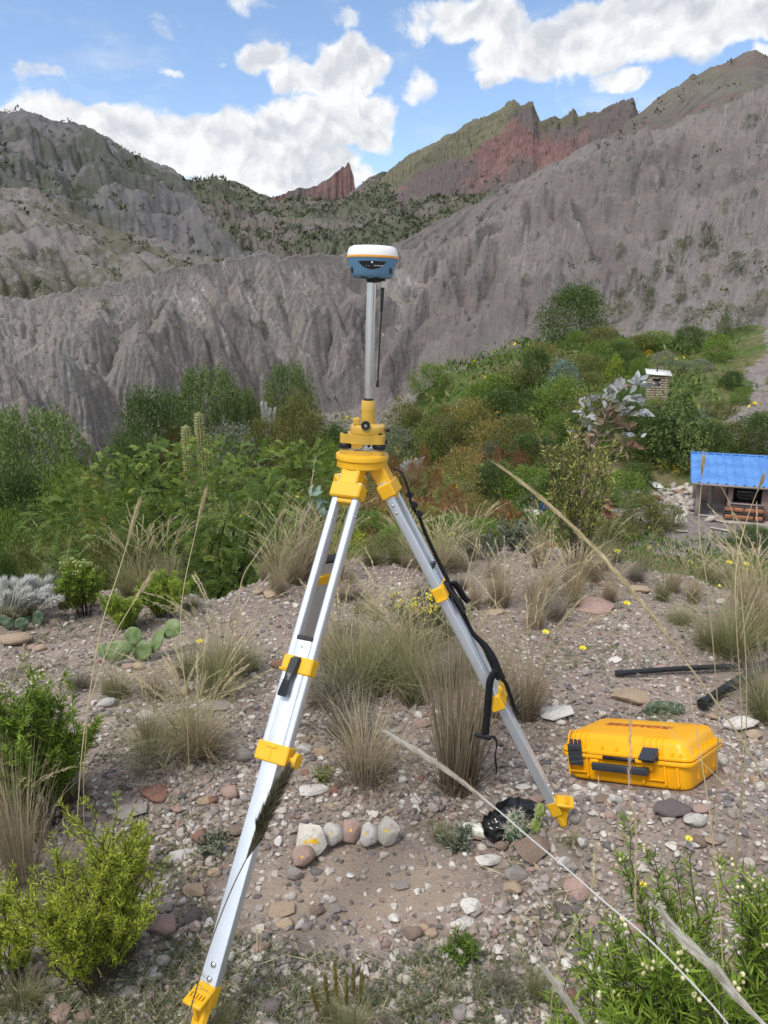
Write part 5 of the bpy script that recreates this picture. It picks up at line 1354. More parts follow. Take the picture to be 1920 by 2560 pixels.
def columnar():
    b = pix_at(497, 1120, 13.2); b[2] = gz(b[0], b[1]); t = thing('columnar_cactus', 'tall ribbed columnar cactus with three spiny columns behind the feathery bush', 'cactus', b)
    for (px, pt, r) in ((465, 1062, .068), (497, 1030, .062), (517, 1084, .062)):
        top = pix_at(px, pt, 13.2); H_ = top[2] - b[2]; g = Geo(); k = 40
        pr = [(r * .8, 0), (r, .3), (r, H_ * .5), (r, H_ - .25), (r * .93, H_ - .1), (r * .7, H_ - .03), (r * .25, H_)]
        zz = np.r_[np.linspace(0, H_ - .3, 14), H_ - .2, H_ - .12, H_ - .06, H_ - .02, H_]; rr = np.interp(zz, [a[1] for a in pr], [a[0] for a in pr])
        g.lathe(np.c_[rr, zz], k); v = g.v[0]; th = np.arctan2(v[:, 1], v[:, 0]); sc = 1 + .11 * np.cos(10 * th); v[:, :2] *= sc[:, None]; v[:, 0] += top[0] - b[0]; v[:, 1] += top[1] - b[1]
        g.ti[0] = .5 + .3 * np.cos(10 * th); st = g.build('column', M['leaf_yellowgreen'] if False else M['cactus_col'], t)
        P = []; N = []
        for q in range(10):
            a = 2 * math.pi * q / 10
            for z in np.arange(H_ - 1.6, H_ - .02, .05):
                rz = float(np.interp(z, zz, rr)) * 1.1; P.append((rz * math.cos(a) + top[0] - b[0], rz * math.sin(a) + top[1] - b[1], z)); N.append((math.cos(a), math.sin(a), .35))
        sg = Geo(); spines_geo(sg, np.array(P), np.array(N), .055, 5, .0032, 2); sg.build('spines', M['cactus_spine'], st, kind='stuff')
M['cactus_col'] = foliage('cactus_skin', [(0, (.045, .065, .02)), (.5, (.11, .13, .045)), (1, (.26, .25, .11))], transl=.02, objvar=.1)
M['cactus_spine'] = simple('yellow_spines', (.60, .54, .26), .6, 0, .1)
columnar()

# ------------------------------------------------------------------ grass
def tuft_mesh(seed, n, h, lean, curl, width, mat, r0=.05, t0=.05, t1=.85, dead=0, seedheads=0, seg=4):
    global rng
    keep = rng; rng = np.random.default_rng(seed); G = Geo()
    a = rng.uniform(0, 6.283, n); rad = r0 * np.sqrt(rng.random(n)); base = np.c_[rad * np.cos(a), rad * np.sin(a), np.zeros(n) - .01]
    ang = a + rng.normal(0, .5, n); hh = h * rng.uniform(.45, 1.05, n)
    ln = np.abs(rng.normal(lean, lean * .6, n)) * (.4 + rad / r0); cu = np.abs(rng.normal(curl, curl * .7, n))
    tt = np.clip(rng.normal(t1, .17, n), .2, 1)
    G.blades(base, ang, hh, np.clip(ln, 0, 1.1), np.full(n, width) * rng.uniform(.7, 1.3, n), np.clip(cu, 0, .9), np.full(n, t0) + rng.uniform(0, .15, n), tt, seg)
    if dead:
        m = dead; a = rng.uniform(0, 6.283, m); G.blades(np.c_[r0 * np.cos(a), r0 * np.sin(a), np.zeros(m)], a + rng.normal(0, .6, m), h * rng.uniform(.35, .8, m), rng.uniform(.7, 1.0, m), np.full(m, width), rng.uniform(.1, .5, m), np.full(m, .1), rng.uniform(.3, .7, m), seg)
    for k in range(seedheads):
        a0 = rng.uniform(0, 6.283); L = h * rng.uniform(1.15, 1.7); le = rng.uniform(.12, .4); t = np.linspace(0, 1, 9)
        out = L * (le * t + rng.uniform(.1, .45) * t ** 3.2); z = L * (t - .12 * t ** 4)
        P = np.c_[out * math.cos(a0), out * math.sin(a0), z]; G.tube(P, np.interp(t, [0, 1], [.0011, .0006]), 4, tint=np.linspace(.45, .85, 9), cap=False)
        m = 16; kx = np.linspace(.72, 1, m); Pb = np.stack([np.interp(kx, t, P[:, c]) for c in range(3)], -1); d = norm(np.gradient(Pb, axis=0))
        Pb = np.repeat(Pb, 3, 0); d = norm(np.repeat(d, 3, 0) + rng.normal(0, .22, (m * 3, 3))); G.leaves(Pb, d, .028, .0022, tint=rng.uniform(.6, 1, m * 3))
    me = G.mesh('grass_tuft', mat); rng = keep; return me
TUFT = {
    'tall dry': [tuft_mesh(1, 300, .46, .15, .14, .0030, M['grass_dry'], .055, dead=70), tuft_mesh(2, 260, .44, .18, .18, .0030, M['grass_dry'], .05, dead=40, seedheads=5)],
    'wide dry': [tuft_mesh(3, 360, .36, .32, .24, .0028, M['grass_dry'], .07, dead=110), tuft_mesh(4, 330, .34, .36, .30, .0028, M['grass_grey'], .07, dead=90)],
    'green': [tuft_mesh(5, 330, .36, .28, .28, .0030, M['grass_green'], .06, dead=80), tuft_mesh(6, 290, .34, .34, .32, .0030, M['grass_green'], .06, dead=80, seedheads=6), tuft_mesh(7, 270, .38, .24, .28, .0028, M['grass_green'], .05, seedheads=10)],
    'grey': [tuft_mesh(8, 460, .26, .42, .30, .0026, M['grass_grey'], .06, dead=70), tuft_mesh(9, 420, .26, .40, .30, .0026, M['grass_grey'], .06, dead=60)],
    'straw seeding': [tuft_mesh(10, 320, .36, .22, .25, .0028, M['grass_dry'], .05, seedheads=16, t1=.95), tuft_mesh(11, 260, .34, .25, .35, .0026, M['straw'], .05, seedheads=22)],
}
GRASS = []
def tuft(px, py, hpx, kind, v=0, wf=1.0, label=None):
    p = on_ground(px, py); s = px_scale(p) * hpx / .36 * 1.12
    me = TUFT[kind][v % len(TUFT[kind])]; o = bpy.data.objects.new('grass_tuft', me); COL.objects.link(o)
    o.location = p; o.rotation_euler = (rng.uniform(-.06, .06), rng.uniform(-.06, .06), rng.uniform(0, 6.28)); o.scale = (s * wf, s * wf, s)
    tag(o, label, 'grass tuft', 'grass tufts on the stony ground'); 
    if not label: GRASS.append((o, kind, 'grass tuft'))
    return o
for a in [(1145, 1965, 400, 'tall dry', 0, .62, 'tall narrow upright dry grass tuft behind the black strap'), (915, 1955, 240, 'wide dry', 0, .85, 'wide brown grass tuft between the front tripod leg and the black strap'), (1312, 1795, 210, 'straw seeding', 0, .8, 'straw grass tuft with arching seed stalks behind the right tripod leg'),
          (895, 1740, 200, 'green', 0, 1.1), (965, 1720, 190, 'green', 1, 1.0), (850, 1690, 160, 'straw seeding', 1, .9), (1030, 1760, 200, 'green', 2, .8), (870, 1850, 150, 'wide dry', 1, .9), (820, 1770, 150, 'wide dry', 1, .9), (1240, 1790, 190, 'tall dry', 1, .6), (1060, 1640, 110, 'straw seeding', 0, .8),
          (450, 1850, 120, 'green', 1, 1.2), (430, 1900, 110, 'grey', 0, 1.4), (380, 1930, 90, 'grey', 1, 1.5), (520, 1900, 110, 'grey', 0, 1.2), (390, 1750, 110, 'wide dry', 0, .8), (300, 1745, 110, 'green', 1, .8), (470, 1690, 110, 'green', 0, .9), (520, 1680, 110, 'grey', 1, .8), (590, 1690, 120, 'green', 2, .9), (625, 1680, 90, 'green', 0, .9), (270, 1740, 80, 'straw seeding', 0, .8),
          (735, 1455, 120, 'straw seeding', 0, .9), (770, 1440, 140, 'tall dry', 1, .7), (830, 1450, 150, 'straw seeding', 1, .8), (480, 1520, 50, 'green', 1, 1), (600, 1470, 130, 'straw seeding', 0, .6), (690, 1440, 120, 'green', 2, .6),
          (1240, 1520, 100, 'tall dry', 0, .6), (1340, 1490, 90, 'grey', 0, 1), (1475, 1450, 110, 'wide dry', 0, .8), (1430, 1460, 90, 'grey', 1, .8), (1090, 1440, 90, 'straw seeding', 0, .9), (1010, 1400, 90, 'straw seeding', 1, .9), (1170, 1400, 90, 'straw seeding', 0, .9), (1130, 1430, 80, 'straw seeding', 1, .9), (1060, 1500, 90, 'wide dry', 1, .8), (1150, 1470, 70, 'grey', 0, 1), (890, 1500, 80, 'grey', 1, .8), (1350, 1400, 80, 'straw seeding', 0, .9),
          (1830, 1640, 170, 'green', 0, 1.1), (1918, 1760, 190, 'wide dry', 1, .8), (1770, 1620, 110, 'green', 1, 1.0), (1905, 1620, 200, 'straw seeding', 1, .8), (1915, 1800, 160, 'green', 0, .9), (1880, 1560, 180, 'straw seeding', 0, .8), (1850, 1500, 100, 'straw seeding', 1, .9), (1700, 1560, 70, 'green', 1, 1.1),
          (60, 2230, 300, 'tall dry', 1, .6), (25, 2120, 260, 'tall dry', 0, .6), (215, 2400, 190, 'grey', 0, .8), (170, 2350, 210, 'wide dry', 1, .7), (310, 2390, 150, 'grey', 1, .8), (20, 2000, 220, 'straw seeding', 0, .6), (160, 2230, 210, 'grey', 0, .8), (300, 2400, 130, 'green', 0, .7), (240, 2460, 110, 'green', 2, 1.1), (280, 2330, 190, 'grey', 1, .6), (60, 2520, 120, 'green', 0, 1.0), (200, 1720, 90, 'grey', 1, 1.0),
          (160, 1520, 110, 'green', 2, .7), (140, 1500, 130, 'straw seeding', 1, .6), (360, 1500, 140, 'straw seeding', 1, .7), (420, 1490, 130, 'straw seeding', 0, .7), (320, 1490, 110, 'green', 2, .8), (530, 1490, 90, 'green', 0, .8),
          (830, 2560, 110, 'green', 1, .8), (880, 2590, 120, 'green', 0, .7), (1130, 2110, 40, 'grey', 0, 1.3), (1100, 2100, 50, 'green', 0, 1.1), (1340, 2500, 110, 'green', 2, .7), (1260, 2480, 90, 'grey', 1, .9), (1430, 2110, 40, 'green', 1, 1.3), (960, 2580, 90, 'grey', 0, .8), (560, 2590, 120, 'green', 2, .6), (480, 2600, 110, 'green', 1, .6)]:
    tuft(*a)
def more_tufts():
    # the grassy belt behind the tripod and up the right-hand bank
    zones = [(880, 1640, 210, 90, 16), (1010, 1560, 160, 60, 8), (500, 1720, 170, 50, 9), (1865, 1560, 70, 50, 8), (1700, 1500, 170, 50, 5), (1330, 1520, 160, 70, 9), (1130, 1420, 200, 25, 12), (760, 1460, 130, 25, 8), (1500, 1420, 160, 25, 7), (1780, 1440, 150, 30, 3), (420, 1880, 90, 50, 5), (1140, 1700, 90, 60, 5), (90, 2050, 90, 150, 5)]
    kinds = ['straw seeding', 'green', 'wide dry', 'grey', 'straw seeding']
    for (px, py, rx, ry, n) in zones:
        for k in range(n):
            x, y = px + rng.normal(0, .5) * rx, py + rng.normal(0, .5) * ry
            if (abs(x - 350) < 135 and 1560 < y < 1800) or (abs(x - 880) < 70 and y > 1560 and y < 1590): continue
            h = rng.uniform(.5, 1.1) * np.interp(y, [1380, 1500, 1700, 2000], [80, 100, 150, 190])
            tuft(x, y, h, kinds[int(rng.integers(5))], int(rng.integers(3)), rng.uniform(.6, 1.0))
more_tufts()
GMARK = dict(MARKS); GMARK.update({'white plumes': on_ground(60, 1540), 'slender leafy shrub': on_ground(1440, 1420), 'clump of yellow blossoms': on_ground(1080, 1600), 'upper clamp of the front tripod leg': on_ground(640, 1700)})
GMARK.pop('ring of marked stones'); 
ordinal_labels(GRASS, GMARK)

M['leaf_stalk'] = foliage('pink_straw', [(0, (.16, .10, .07)), (.5, (.34, .24, .18)), (1, (.55, .44, .34))], transl=.15)
M['grass_dark'] = foliage('dark_seed_head', [(0, (.03, .028, .018)), (.5, (.075, .068, .04)), (1, (.17, .15, .09))], transl=.1)
def stalk(pts, plume, prad, name_label, rad=.0016, hair=.03, stiff=.25, n=260, mat='straw', tip=.75):
    """one grass stalk through photo points [(px, py, distance)]; plume = fraction (from the tip) that carries the seed head"""
    P = smooth_path(np.array([pix_at(*p) for p in pts]), 8); L = np.cumsum(np.r_[0, np.linalg.norm(np.diff(P, axis=0), axis=1)]); L /= L[-1]
    e = P[-1] - P[-2]; g0 = gz(P[-1][0], P[-1][1])
    if P[-1][2] > g0 + .02:                                   # carry the stem on down to its root in the ground
        hgt = P[-1][2] - g0; hz = np.array([e[0], e[1], 0]); hz = hz / max(np.linalg.norm(e), 1e-6) * hgt * .45; q_ = P[-1] + hz; q_[2] = gz(q_[0], q_[1]) - .01
        u_ = np.linspace(0, 1, 7)[1:, None]; c_ = P[-1] + e / max(np.linalg.norm(e), 1e-6) * hgt * .45; ext = (1 - u_) ** 2 * P[-1] + 2 * u_ * (1 - u_) * c_ + u_ ** 2 * q_
        L = np.r_[L, 1 + np.linspace(0, 1, 7)[1:] * .5]; P = np.r_[P, ext]
    base = P[-1]; o = thing('grass_stalk', name_label, 'grass stalk', base); G = Geo()
    G.tube(P - base, np.interp(L, [0, .3, 1, 1.5], [rad * .4, rad * .8, rad, rad * 1.1]), 6, tint=np.linspace(.85, .55, len(P))); G.build('stem', M[mat], o)
    if plume:
        n = int(n * 1.9); u = rng.random(n) ** .9 * plume; B = np.stack([np.interp(u, L, P[:, c]) for c in range(3)], -1); T = np.stack([np.interp(u, L, np.gradient(P, axis=0)[:, c]) for c in range(3)], -1)
        env = np.sin(np.pi * np.clip(u / plume * .88 + .12, 0, 1)) ** .6; nz = norm(np.cross(T, rng.normal(size=(n, 3))))
        B = B + nz * (prad * .35 * env * rng.random(n))[:, None]; d = norm(-norm(T) + nz * (stiff * env)[:, None])
        G = Geo(); G.leaves(B - base, d, hair * rng.uniform(.6, 1.2, n), max(prad * .15, .0009), tint=rng.uniform(tip - .2, tip + .25, n), fold=.1); G.build('seed_head', M[mat], o)
    return o
stalk([(1263, 1175, 1.15), (1365, 1256, 1.13), (1452, 1337, 1.11), (1539, 1429, 1.09), (1654, 1571, 1.06), (1706, 1643, 1.05), (1805, 1777, 1.04), (1900, 1930, 1.03), (2050, 2250, 1.03)], .56, .0046, 'long pale seed stalk crossing diagonally above the yellow case', .0014, .03, .10, 420)
stalk([(981, 1840, 1.05), (1110, 1922, 1.02), (1232, 2015, 1.0), (1319, 2090, .98), (1423, 2177, .96), (1515, 2258, .94), (1625, 2351, .92), (1770, 2501, .9), (1850, 2600, .9)], .33, .0060, 'pale feathery seed stalk slanting down in front of the black bag', .0014, .025, .14, 420, 'plume', .12)
stalk([(1668, 2297, .66), (1712, 2351, .66), (1793, 2432, .65), (1863, 2513, .65), (1960, 2610, .65)], .95, .0075, 'thick pale seed head close to the camera in the lower corner', .0016, .022, .16, 520, 'plume', .2)
stalk([(1366, 2430, .78), (1410, 2490, .78), (1462, 2570, .78), (1500, 2640, .78)], .9, .0060, 'short pale seed head rising from below beside the flowering shrub', .0014, .022, .16, 300, 'plume', .15)
stalk([(716, 1934, .92), (690, 1985, .91), (655, 2060, .9), (640, 2100, .9), (579, 2223, .88), (521, 2374, .87), (463, 2570, .87), (440, 2650, .87)], .30, .011, 'dark bristly seed head leaning across the front tripod leg', .0013, .020, .55, 800, 'grass_dark', .3)
stalk([(1576, 1758, 1.35), (1575, 1860, 1.34), (1573, 1985, 1.33), (1590, 2060, 1.32), (1588, 2250, 1.3), (1592, 2520, 1.28)], .75, .0042, 'pinkish upright seed stalk standing in front of the yellow case', .0013, .02, .3, 150, 'leaf_stalk')
stalk([(1780, 2080, 1.25), (1768, 1990, 1.28), (1745, 1850, 1.32), (1722, 1720, 1.36)][::-1], 0, 0, 'bare dark stem bent over the corner of the yellow case', .0011)
stalk([(1640, 1790, 1.5), (1700, 1850, 1.45), (1790, 1940, 1.4), (1920, 2060, 1.35)], 0, 0, 'thin pale stem lying across the yellow case lid', .0009)
stalk([(512, 1236, 2.4), (480, 1370, 2.35), (457, 1487, 2.3), (452, 1600, 2.25), (466, 1740, 2.2), (470, 1850, 2.2)], .16, .008, 'tall seed stalk rising in front of the feathery bush', .0016, .04, .14, 150)
stalk([(345, 1265, 1.9), (300, 1420, 1.85), (255, 1560, 1.8), (226, 1724, 1.75), (205, 1880, 1.7), (195, 2020, 1.7)], .16, .007, 'seed stalk standing above the small green bushes', .0014, .034, .14, 150)
stalk([(704, 1288, 2.6), (650, 1375, 2.6), (608, 1441, 2.55), (596, 1520, 2.5), (588, 1640, 2.5)], .13, .008, 'slender seed stalk leaning towards the front tripod leg', .0016, .04, .15, 120)
stalk([(378, 1438, 2.3), (324, 1522, 2.2), (285, 1590, 2.1), (255, 1660, 2.05), (225, 1760, 2.0), (215, 1850, 2.0)], .24, .009, 'pale bent seed stalk crossing behind the prickly pear', .0014, .035, .16, 160)
stalk([(1758, 1148, 2.2), (1752, 1230, 2.2), (1748, 1330, 2.15), (1770, 1480, 2.1), (1790, 1700, 2.05)], .10, .008, 'seed stalk standing in front of the blue-roofed house', .0014, .03, .15, 90)
stalk([(1905, 1200, 2.0), (1870, 1290, 2.0), (1845, 1390, 1.95), (1838, 1500, 1.9), (1850, 1700, 1.9)], .08, .006, 'leaning seed stalk crossing the house wall', .0013, .03, .15, 70)
stalk([(1905, 1330, 2.1), (1800, 1210, 2.12), (1830, 1280, 2.12), (1848, 1420, 2.1), (1862, 1600, 2.05)][1:], 0, 0, 'bare pinkish stem crossing the house window', .0013)
for i, (x0, y0, x1, y1) in enumerate([(812, 2440, 835, 2580), (838, 2425, 850, 2580), (884, 2415, 886, 2580), (905, 2430, 895, 2590), (780, 2470, 815, 2590), (866, 2445, 868, 2585)]):
    stalk([(x0, y0, 1.38), ((x0 * 2 + x1) / 3, y0 * .6 + y1 * .4, 1.37), (x1, y1, 1.36), (x1 + 4, y1 + 40, 1.35)], .42, .0075, ['short brown foxtail head by the bottom edge, leaning furthest from the others', 'brown foxtail head second from the front tripod foot', 'tallest brown foxtail head of the little group at the bottom', 'brown foxtail head standing furthest from the front tripod foot', 'lowest brown foxtail head, nearest to the front tripod foot', 'brown foxtail head in the middle of the little group'][i], .0010, .011, .5, 240, 'leaf_orange', .35)
stalk([(1240, 1260, 3.6), (1215, 1290, 3.6), (1190, 1360, 3.6), (1150, 1500, 3.5)], .25, .010, 'pale drooping seed head over the reddish weeds', .002, .04, .2, 80)
stalk([(1500, 2160, 1.15), (1490, 2110, 1.15), (1478, 2230, 1.13), (1430, 2330, 1.12), (1390, 2420, 1.1), (1375, 2560, 1.1)][1:], .3, .006, 'pale twig standing among the flowering shrub stems', .0013, .02, .3, 40)

# ------------------------------------------------------------------ shrubs close by
def shrub(name, label, base, nst, H_, spread, leafL, leafW, per, leafmat, stemmat='twig', branch=3, bare=.35, leafup=1.0, flowers=0, flmat=None, stem_r=.0022, seed=0, lean=(0, 0), cat='shrub', group=None, flr=.006, tint=(.2, .9), droop=.15, wig=.12):
    global rng
    keep = rng; rng = np.random.default_rng(900 + seed); t = thing(name, label, cat, base, group=group); S = Geo(); Lf = Geo(); tips = []
    B = []; D = []; T = []
    for k in range(nst):
        a = rng.uniform(0, 6.283); rd = math.sqrt(rng.random()); h = H_ * rng.uniform(.6, 1.05) * (1 - .25 * rd)
        p0 = np.array([.28 * spread * rd * math.cos(a), .28 * spread * rd * math.sin(a), -.01]); end = np.array([spread * rd * math.cos(a) + lean[0] * h, spread * rd * math.sin(a) + lean[1] * h, h])
        u = np.linspace(0, 1, 8)[:, None]; mid = p0 + (end - p0) * np.array([.35, .35, .62]); P = (1 - u) ** 2 * p0 + 2 * u * (1 - u) * mid + u ** 2 * end
        P[1:-1] += rng.normal(0, wig * .06 * H_, (6, 3)); S.tube(P, np.linspace(stem_r, stem_r * .45, 8), 5, tint=.5, cap=False)
        twigs = [(P, 1.0)]
        for b in range(branch):
            i = int(rng.integers(2, 7)); q0 = P[i]; aa = rng.uniform(0, 6.283); ln = h * rng.uniform(.2, .42)
            e = q0 + ln * np.array([.55 * math.cos(aa), .55 * math.sin(aa), .85]); w = np.linspace(0, 1, 5)[:, None]; Q = q0 + (e - q0) * w; Q[1:-1] += rng.normal(0, .02 * h, (3, 3)); Q[:, 2] += .05 * h * (w[:, 0] ** 2)
            S.tube(Q, np.linspace(stem_r * .6, stem_r * .3, 5), 4, tint=.5, cap=False); twigs.append((Q, .55))
        for (Q, wgt) in twigs:
            n = max(3, int(per * wgt)); lo = bare if wgt == 1 else .05; s_ = rng.uniform(lo, 1, n) ** .8; i = s_ * (len(Q) - 1); i0 = np.minimum(i.astype(int), len(Q) - 2); f = (i - i0)[:, None]
            p = Q[i0] * (1 - f) + Q[i0 + 1] * f; d = norm(Q[i0 + 1] - Q[i0]); side = norm(np.cross(d, rng.normal(size=(n, 3)))); B.append(p); D.append(norm(d * leafup * rng.uniform(.4, 1.2, (n, 1)) + side * .8)); T.append(rng.uniform(*tint, n) + .15 * (s_ - .5)); tips.append(Q[-1])
    B = np.concatenate(B); D = np.concatenate(D); n = len(B); Lf.leaves(B, D, leafL * rng.uniform(.6, 1.25, n), leafW * rng.uniform(.7, 1.2, n), tint=np.clip(np.concatenate(T), 0, 1), bend=droop)
    S.build('stems', M[stemmat], t); Lf.build('foliage', M[leafmat], t)
    if flowers:
        tips = np.array(tips); z = tips[:, 2]; idx = np.argsort(-z)[:flowers]
        for k in idx:
            g = Geo(); c = tips[k]
            m = 4 if flr < .008 else 1
            for j in range(m):
                v, f = ICO[1]; g.add(v * flr * rng.uniform(.7, 1.1) * [1, 1, 1.15] + c + (rng.normal(0, flr * 1.5, 3) if m > 1 else 0), f, rng.uniform(.3, 1))
            g.build('flower_head', M[flmat], t)
    rng = keep; return t
M['leaf_fresh'] = foliage('fresh_narrow_leaf', [(0, (.07, .12, .015)), (.5, (.165, .255, .03)), (1, (.34, .42, .07))], transl=.3)
M['cream_flower'] = foliage('cream_flower', [(0, (.26, .23, .09)), (.5, (.45, .41, .22)), (1, (.60, .56, .38))], transl=.1)
shrub('shrub', 'upright dark green shrub with bare dark stems above the yellow-green shrub', on_ground(115, 2075), 36, .54, .17, .032, .0048, 110, 'leaf_fresh', branch=4, bare=.4, seed=1, flowers=10, flmat='cream_flower', flr=.004, tint=(.1, .75))
shrub('shrub', 'yellow-green feathery shrub growing at the edge of the gravel', on_ground(245, 2440), 40, .43, .20, .017, .0024, 100, 'leaf_yellowgreen', 'twig', branch=7, bare=.3, seed=2, lean=(.05, 0), tint=(.1, .95))
shrub('shrub', 'low side shoot of the yellow-green feathery shrub spreading over the gravel', on_ground(330, 2210), 9, .17, .08, .014, .0022, 80, 'leaf_yellowgreen', 'twig', branch=6, bare=.15, seed=3, tint=(.2, .9))
shrub('shrub', 'bright yellow-green shrub at the very edge below the dark upright shrub', on_ground(25, 2460), 14, .28, .10, .016, .0024, 110, 'leaf_yellowgreen', 'twig', branch=6, bare=.25, seed=4, tint=(.4, 1))
bR = np.array([.66, 1.08, 0]); bR[2] = gz(.66, 1.08)
shrub('shrub', 'large flowering shrub with narrow green leaves and cream flower heads near the camera', bR, 56, .54, .30, .034, .0042, 70, 'leaf_fresh', 'twig', branch=5, bare=.4, seed=5, lean=(.05, .12), flowers=46, flmat='cream_flower', flr=.0042, tint=(.1, .8))
bR2 = np.array([.44, 1.08, 0]); bR2[2] = gz(.44, 1.08)
shrub('shrub', 'thinner dark-stemmed shrub beside the large flowering shrub', bR2, 26, .40, .17, .032, .0038, 38, 'leaf_fresh', 'twig', branch=4, bare=.4, seed=6, lean=(.05, .1), flowers=14, flmat='cream_flower', flr=.004, tint=(.1, .7))
shrub('shrub', 'rounded green bush topped with pale tips behind the prickly pear', on_ground(212, 1540), 34, .33, .15, .020, .006, 90, 'leaf_fresh', 'twig', branch=5, bare=.2, seed=7, tint=(.1, .75), flowers=24, flmat='cream_flower', flr=.004)
shrub('shrub', 'low bright green bush in front of the seed stalks near the prickly pear', on_ground(318, 1570), 26, .22, .15, .022, .0035, 100, 'leaf_fresh', 'twig', branch=5, bare=.1, seed=8, tint=(.3, .95))
shrub('shrub', 'fresh green spiky bush at the drop-off behind the prickly pear', on_ground(415, 1540), 26, .23, .16, .028, .0035, 100, 'leaf_fresh', 'twig', branch=5, bare=.1, seed=9, tint=(.35, 1))
shrub('shrub', 'slender willowy shrub with upright leafy shoots at the drop-off', on_ground(1440, 1432), 15, 1.05, .27, .046, .0105, 42, 'leaf_willow', 'bark', branch=4, bare=.25, seed=10, stem_r=.006, tint=(.25, 1), lean=(-.02, 0))
shrub('shrub', 'small grey-leaved bush on the rim beside the slender shrub', on_ground(1300, 1380), 22, .24, .20, .024, .008, 50, 'leaf_grey', 'twig', branch=4, bare=.1, seed=11, tint=(.2, .8))
shrub('shrub', 'grey-green scrubby bush on the rim behind the grass', on_ground(1200, 1400), 18, .20, .20, .022, .007, 40, 'leaf_grey', 'twig', branch=3, bare=.1, seed=12, tint=(.1, .6))
shrub('shrub', 'tiny green weed beside the front tripod leg clamp', on_ground(808, 1950), 10, .05, .04, .014, .005, 24, 'leaf_bright', 'twig', branch=1, bare=0, seed=13)
shrub('shrub', 'small thistly weed on the gravel near the bag', on_ground(1145, 2120), 14, .07, .06, .018, .005, 30, 'leaf_grey', 'twig', branch=2, bare=0, seed=14)
shrub('shrub', 'low spiky green weed below the whitish stones', on_ground(1160, 2395), 12, .06, .06, .020, .004, 30, 'leaf_bright', 'twig', branch=2, bare=0, seed=15, tint=(0, .5))
shrub('shrub', 'small grey cushion plant on the gravel by the dark seed head', on_ground(530, 2130), 14, .06, .07, .014, .005, 30, 'leaf_grey', 'twig', branch=2, bare=0, seed=16)
# clump with yellow blossoms
lp = on_ground(1075, 1600)
shrub('flowering_plant', 'leafy clump with yellow blossom spikes behind the tripod', lp, 30, .22, .25, .022, .009, 44, 'leaf_dark', 'twig', branch=3, bare=.0, seed=17, flowers=34, flmat='yellow_petal', flr=.0078, cat='plant', tint=(.2, .9))
def daisy(px, py, h, label, d=None, r=.012):
    p = on_ground(px, py); t = thing('yellow_flower', label, 'flower', p, group='single yellow flowers'); g = Geo(); e = np.array([.01, 0, h])
    g.tube([[0, 0, 0], [.004, 0, h * .5], e], .0010, 5, tint=.5); g.build('stem', M['leaf_bright'], t)
    g = Geo(); a = np.arange(8) * math.pi / 4; g.leaves(np.repeat(e[None], 8, 0), np.c_[np.cos(a), np.sin(a) * .8, np.full(8, .35) + .3 * np.sin(a)], r * 1.3, r * .7, nrm=np.tile([0, -.5, 1.0], (8, 1)), tint=rng.uniform(.3, 1, 8)); g.build('petals', M['yellow_petal'], t)
    g = Geo(); v, f = ICO[1]; g.add(v * [r * .35, r * .35, r * .2] + e, f, .1); g.build('centre', M['leaf_orange'], t)
for (px, py, hp, lb) in ((1708, 2135, 44, 'yellow flower standing behind the dark mauve stone near the case'), (1561, 1530, 22, 'yellow flower on the gravel beside the pinkish flat stone'), (1536, 1408, 30, 'yellow flower on the rim beside the slender shrub'), (497, 1640, 38, 'yellow flower in the grass between prickly pear and tripod'), (1818, 1440, 34, 'yellow flower on the bank below the house'),
                          (1860, 1440, 30, 'yellow flower at the bank edge furthest from the slender shrub'), (1450, 1640, 20, 'yellow flower in the green patch above the case'), (1358, 1600, 20, 'yellow flower beside the straw seed stalks'), (1595, 2250, 44, 'small orange-yellow flower among the flowering shrub stems'), (1130, 1360, 24, 'yellow flower in front of the reddish weeds'), (1240, 1350, 22, 'yellow flower above the grey scrubby bush')):
    p = on_ground(px, py); s = px_scale(p); daisy(px, py, hp * s, lb, r=max(8.5 * s, .008))

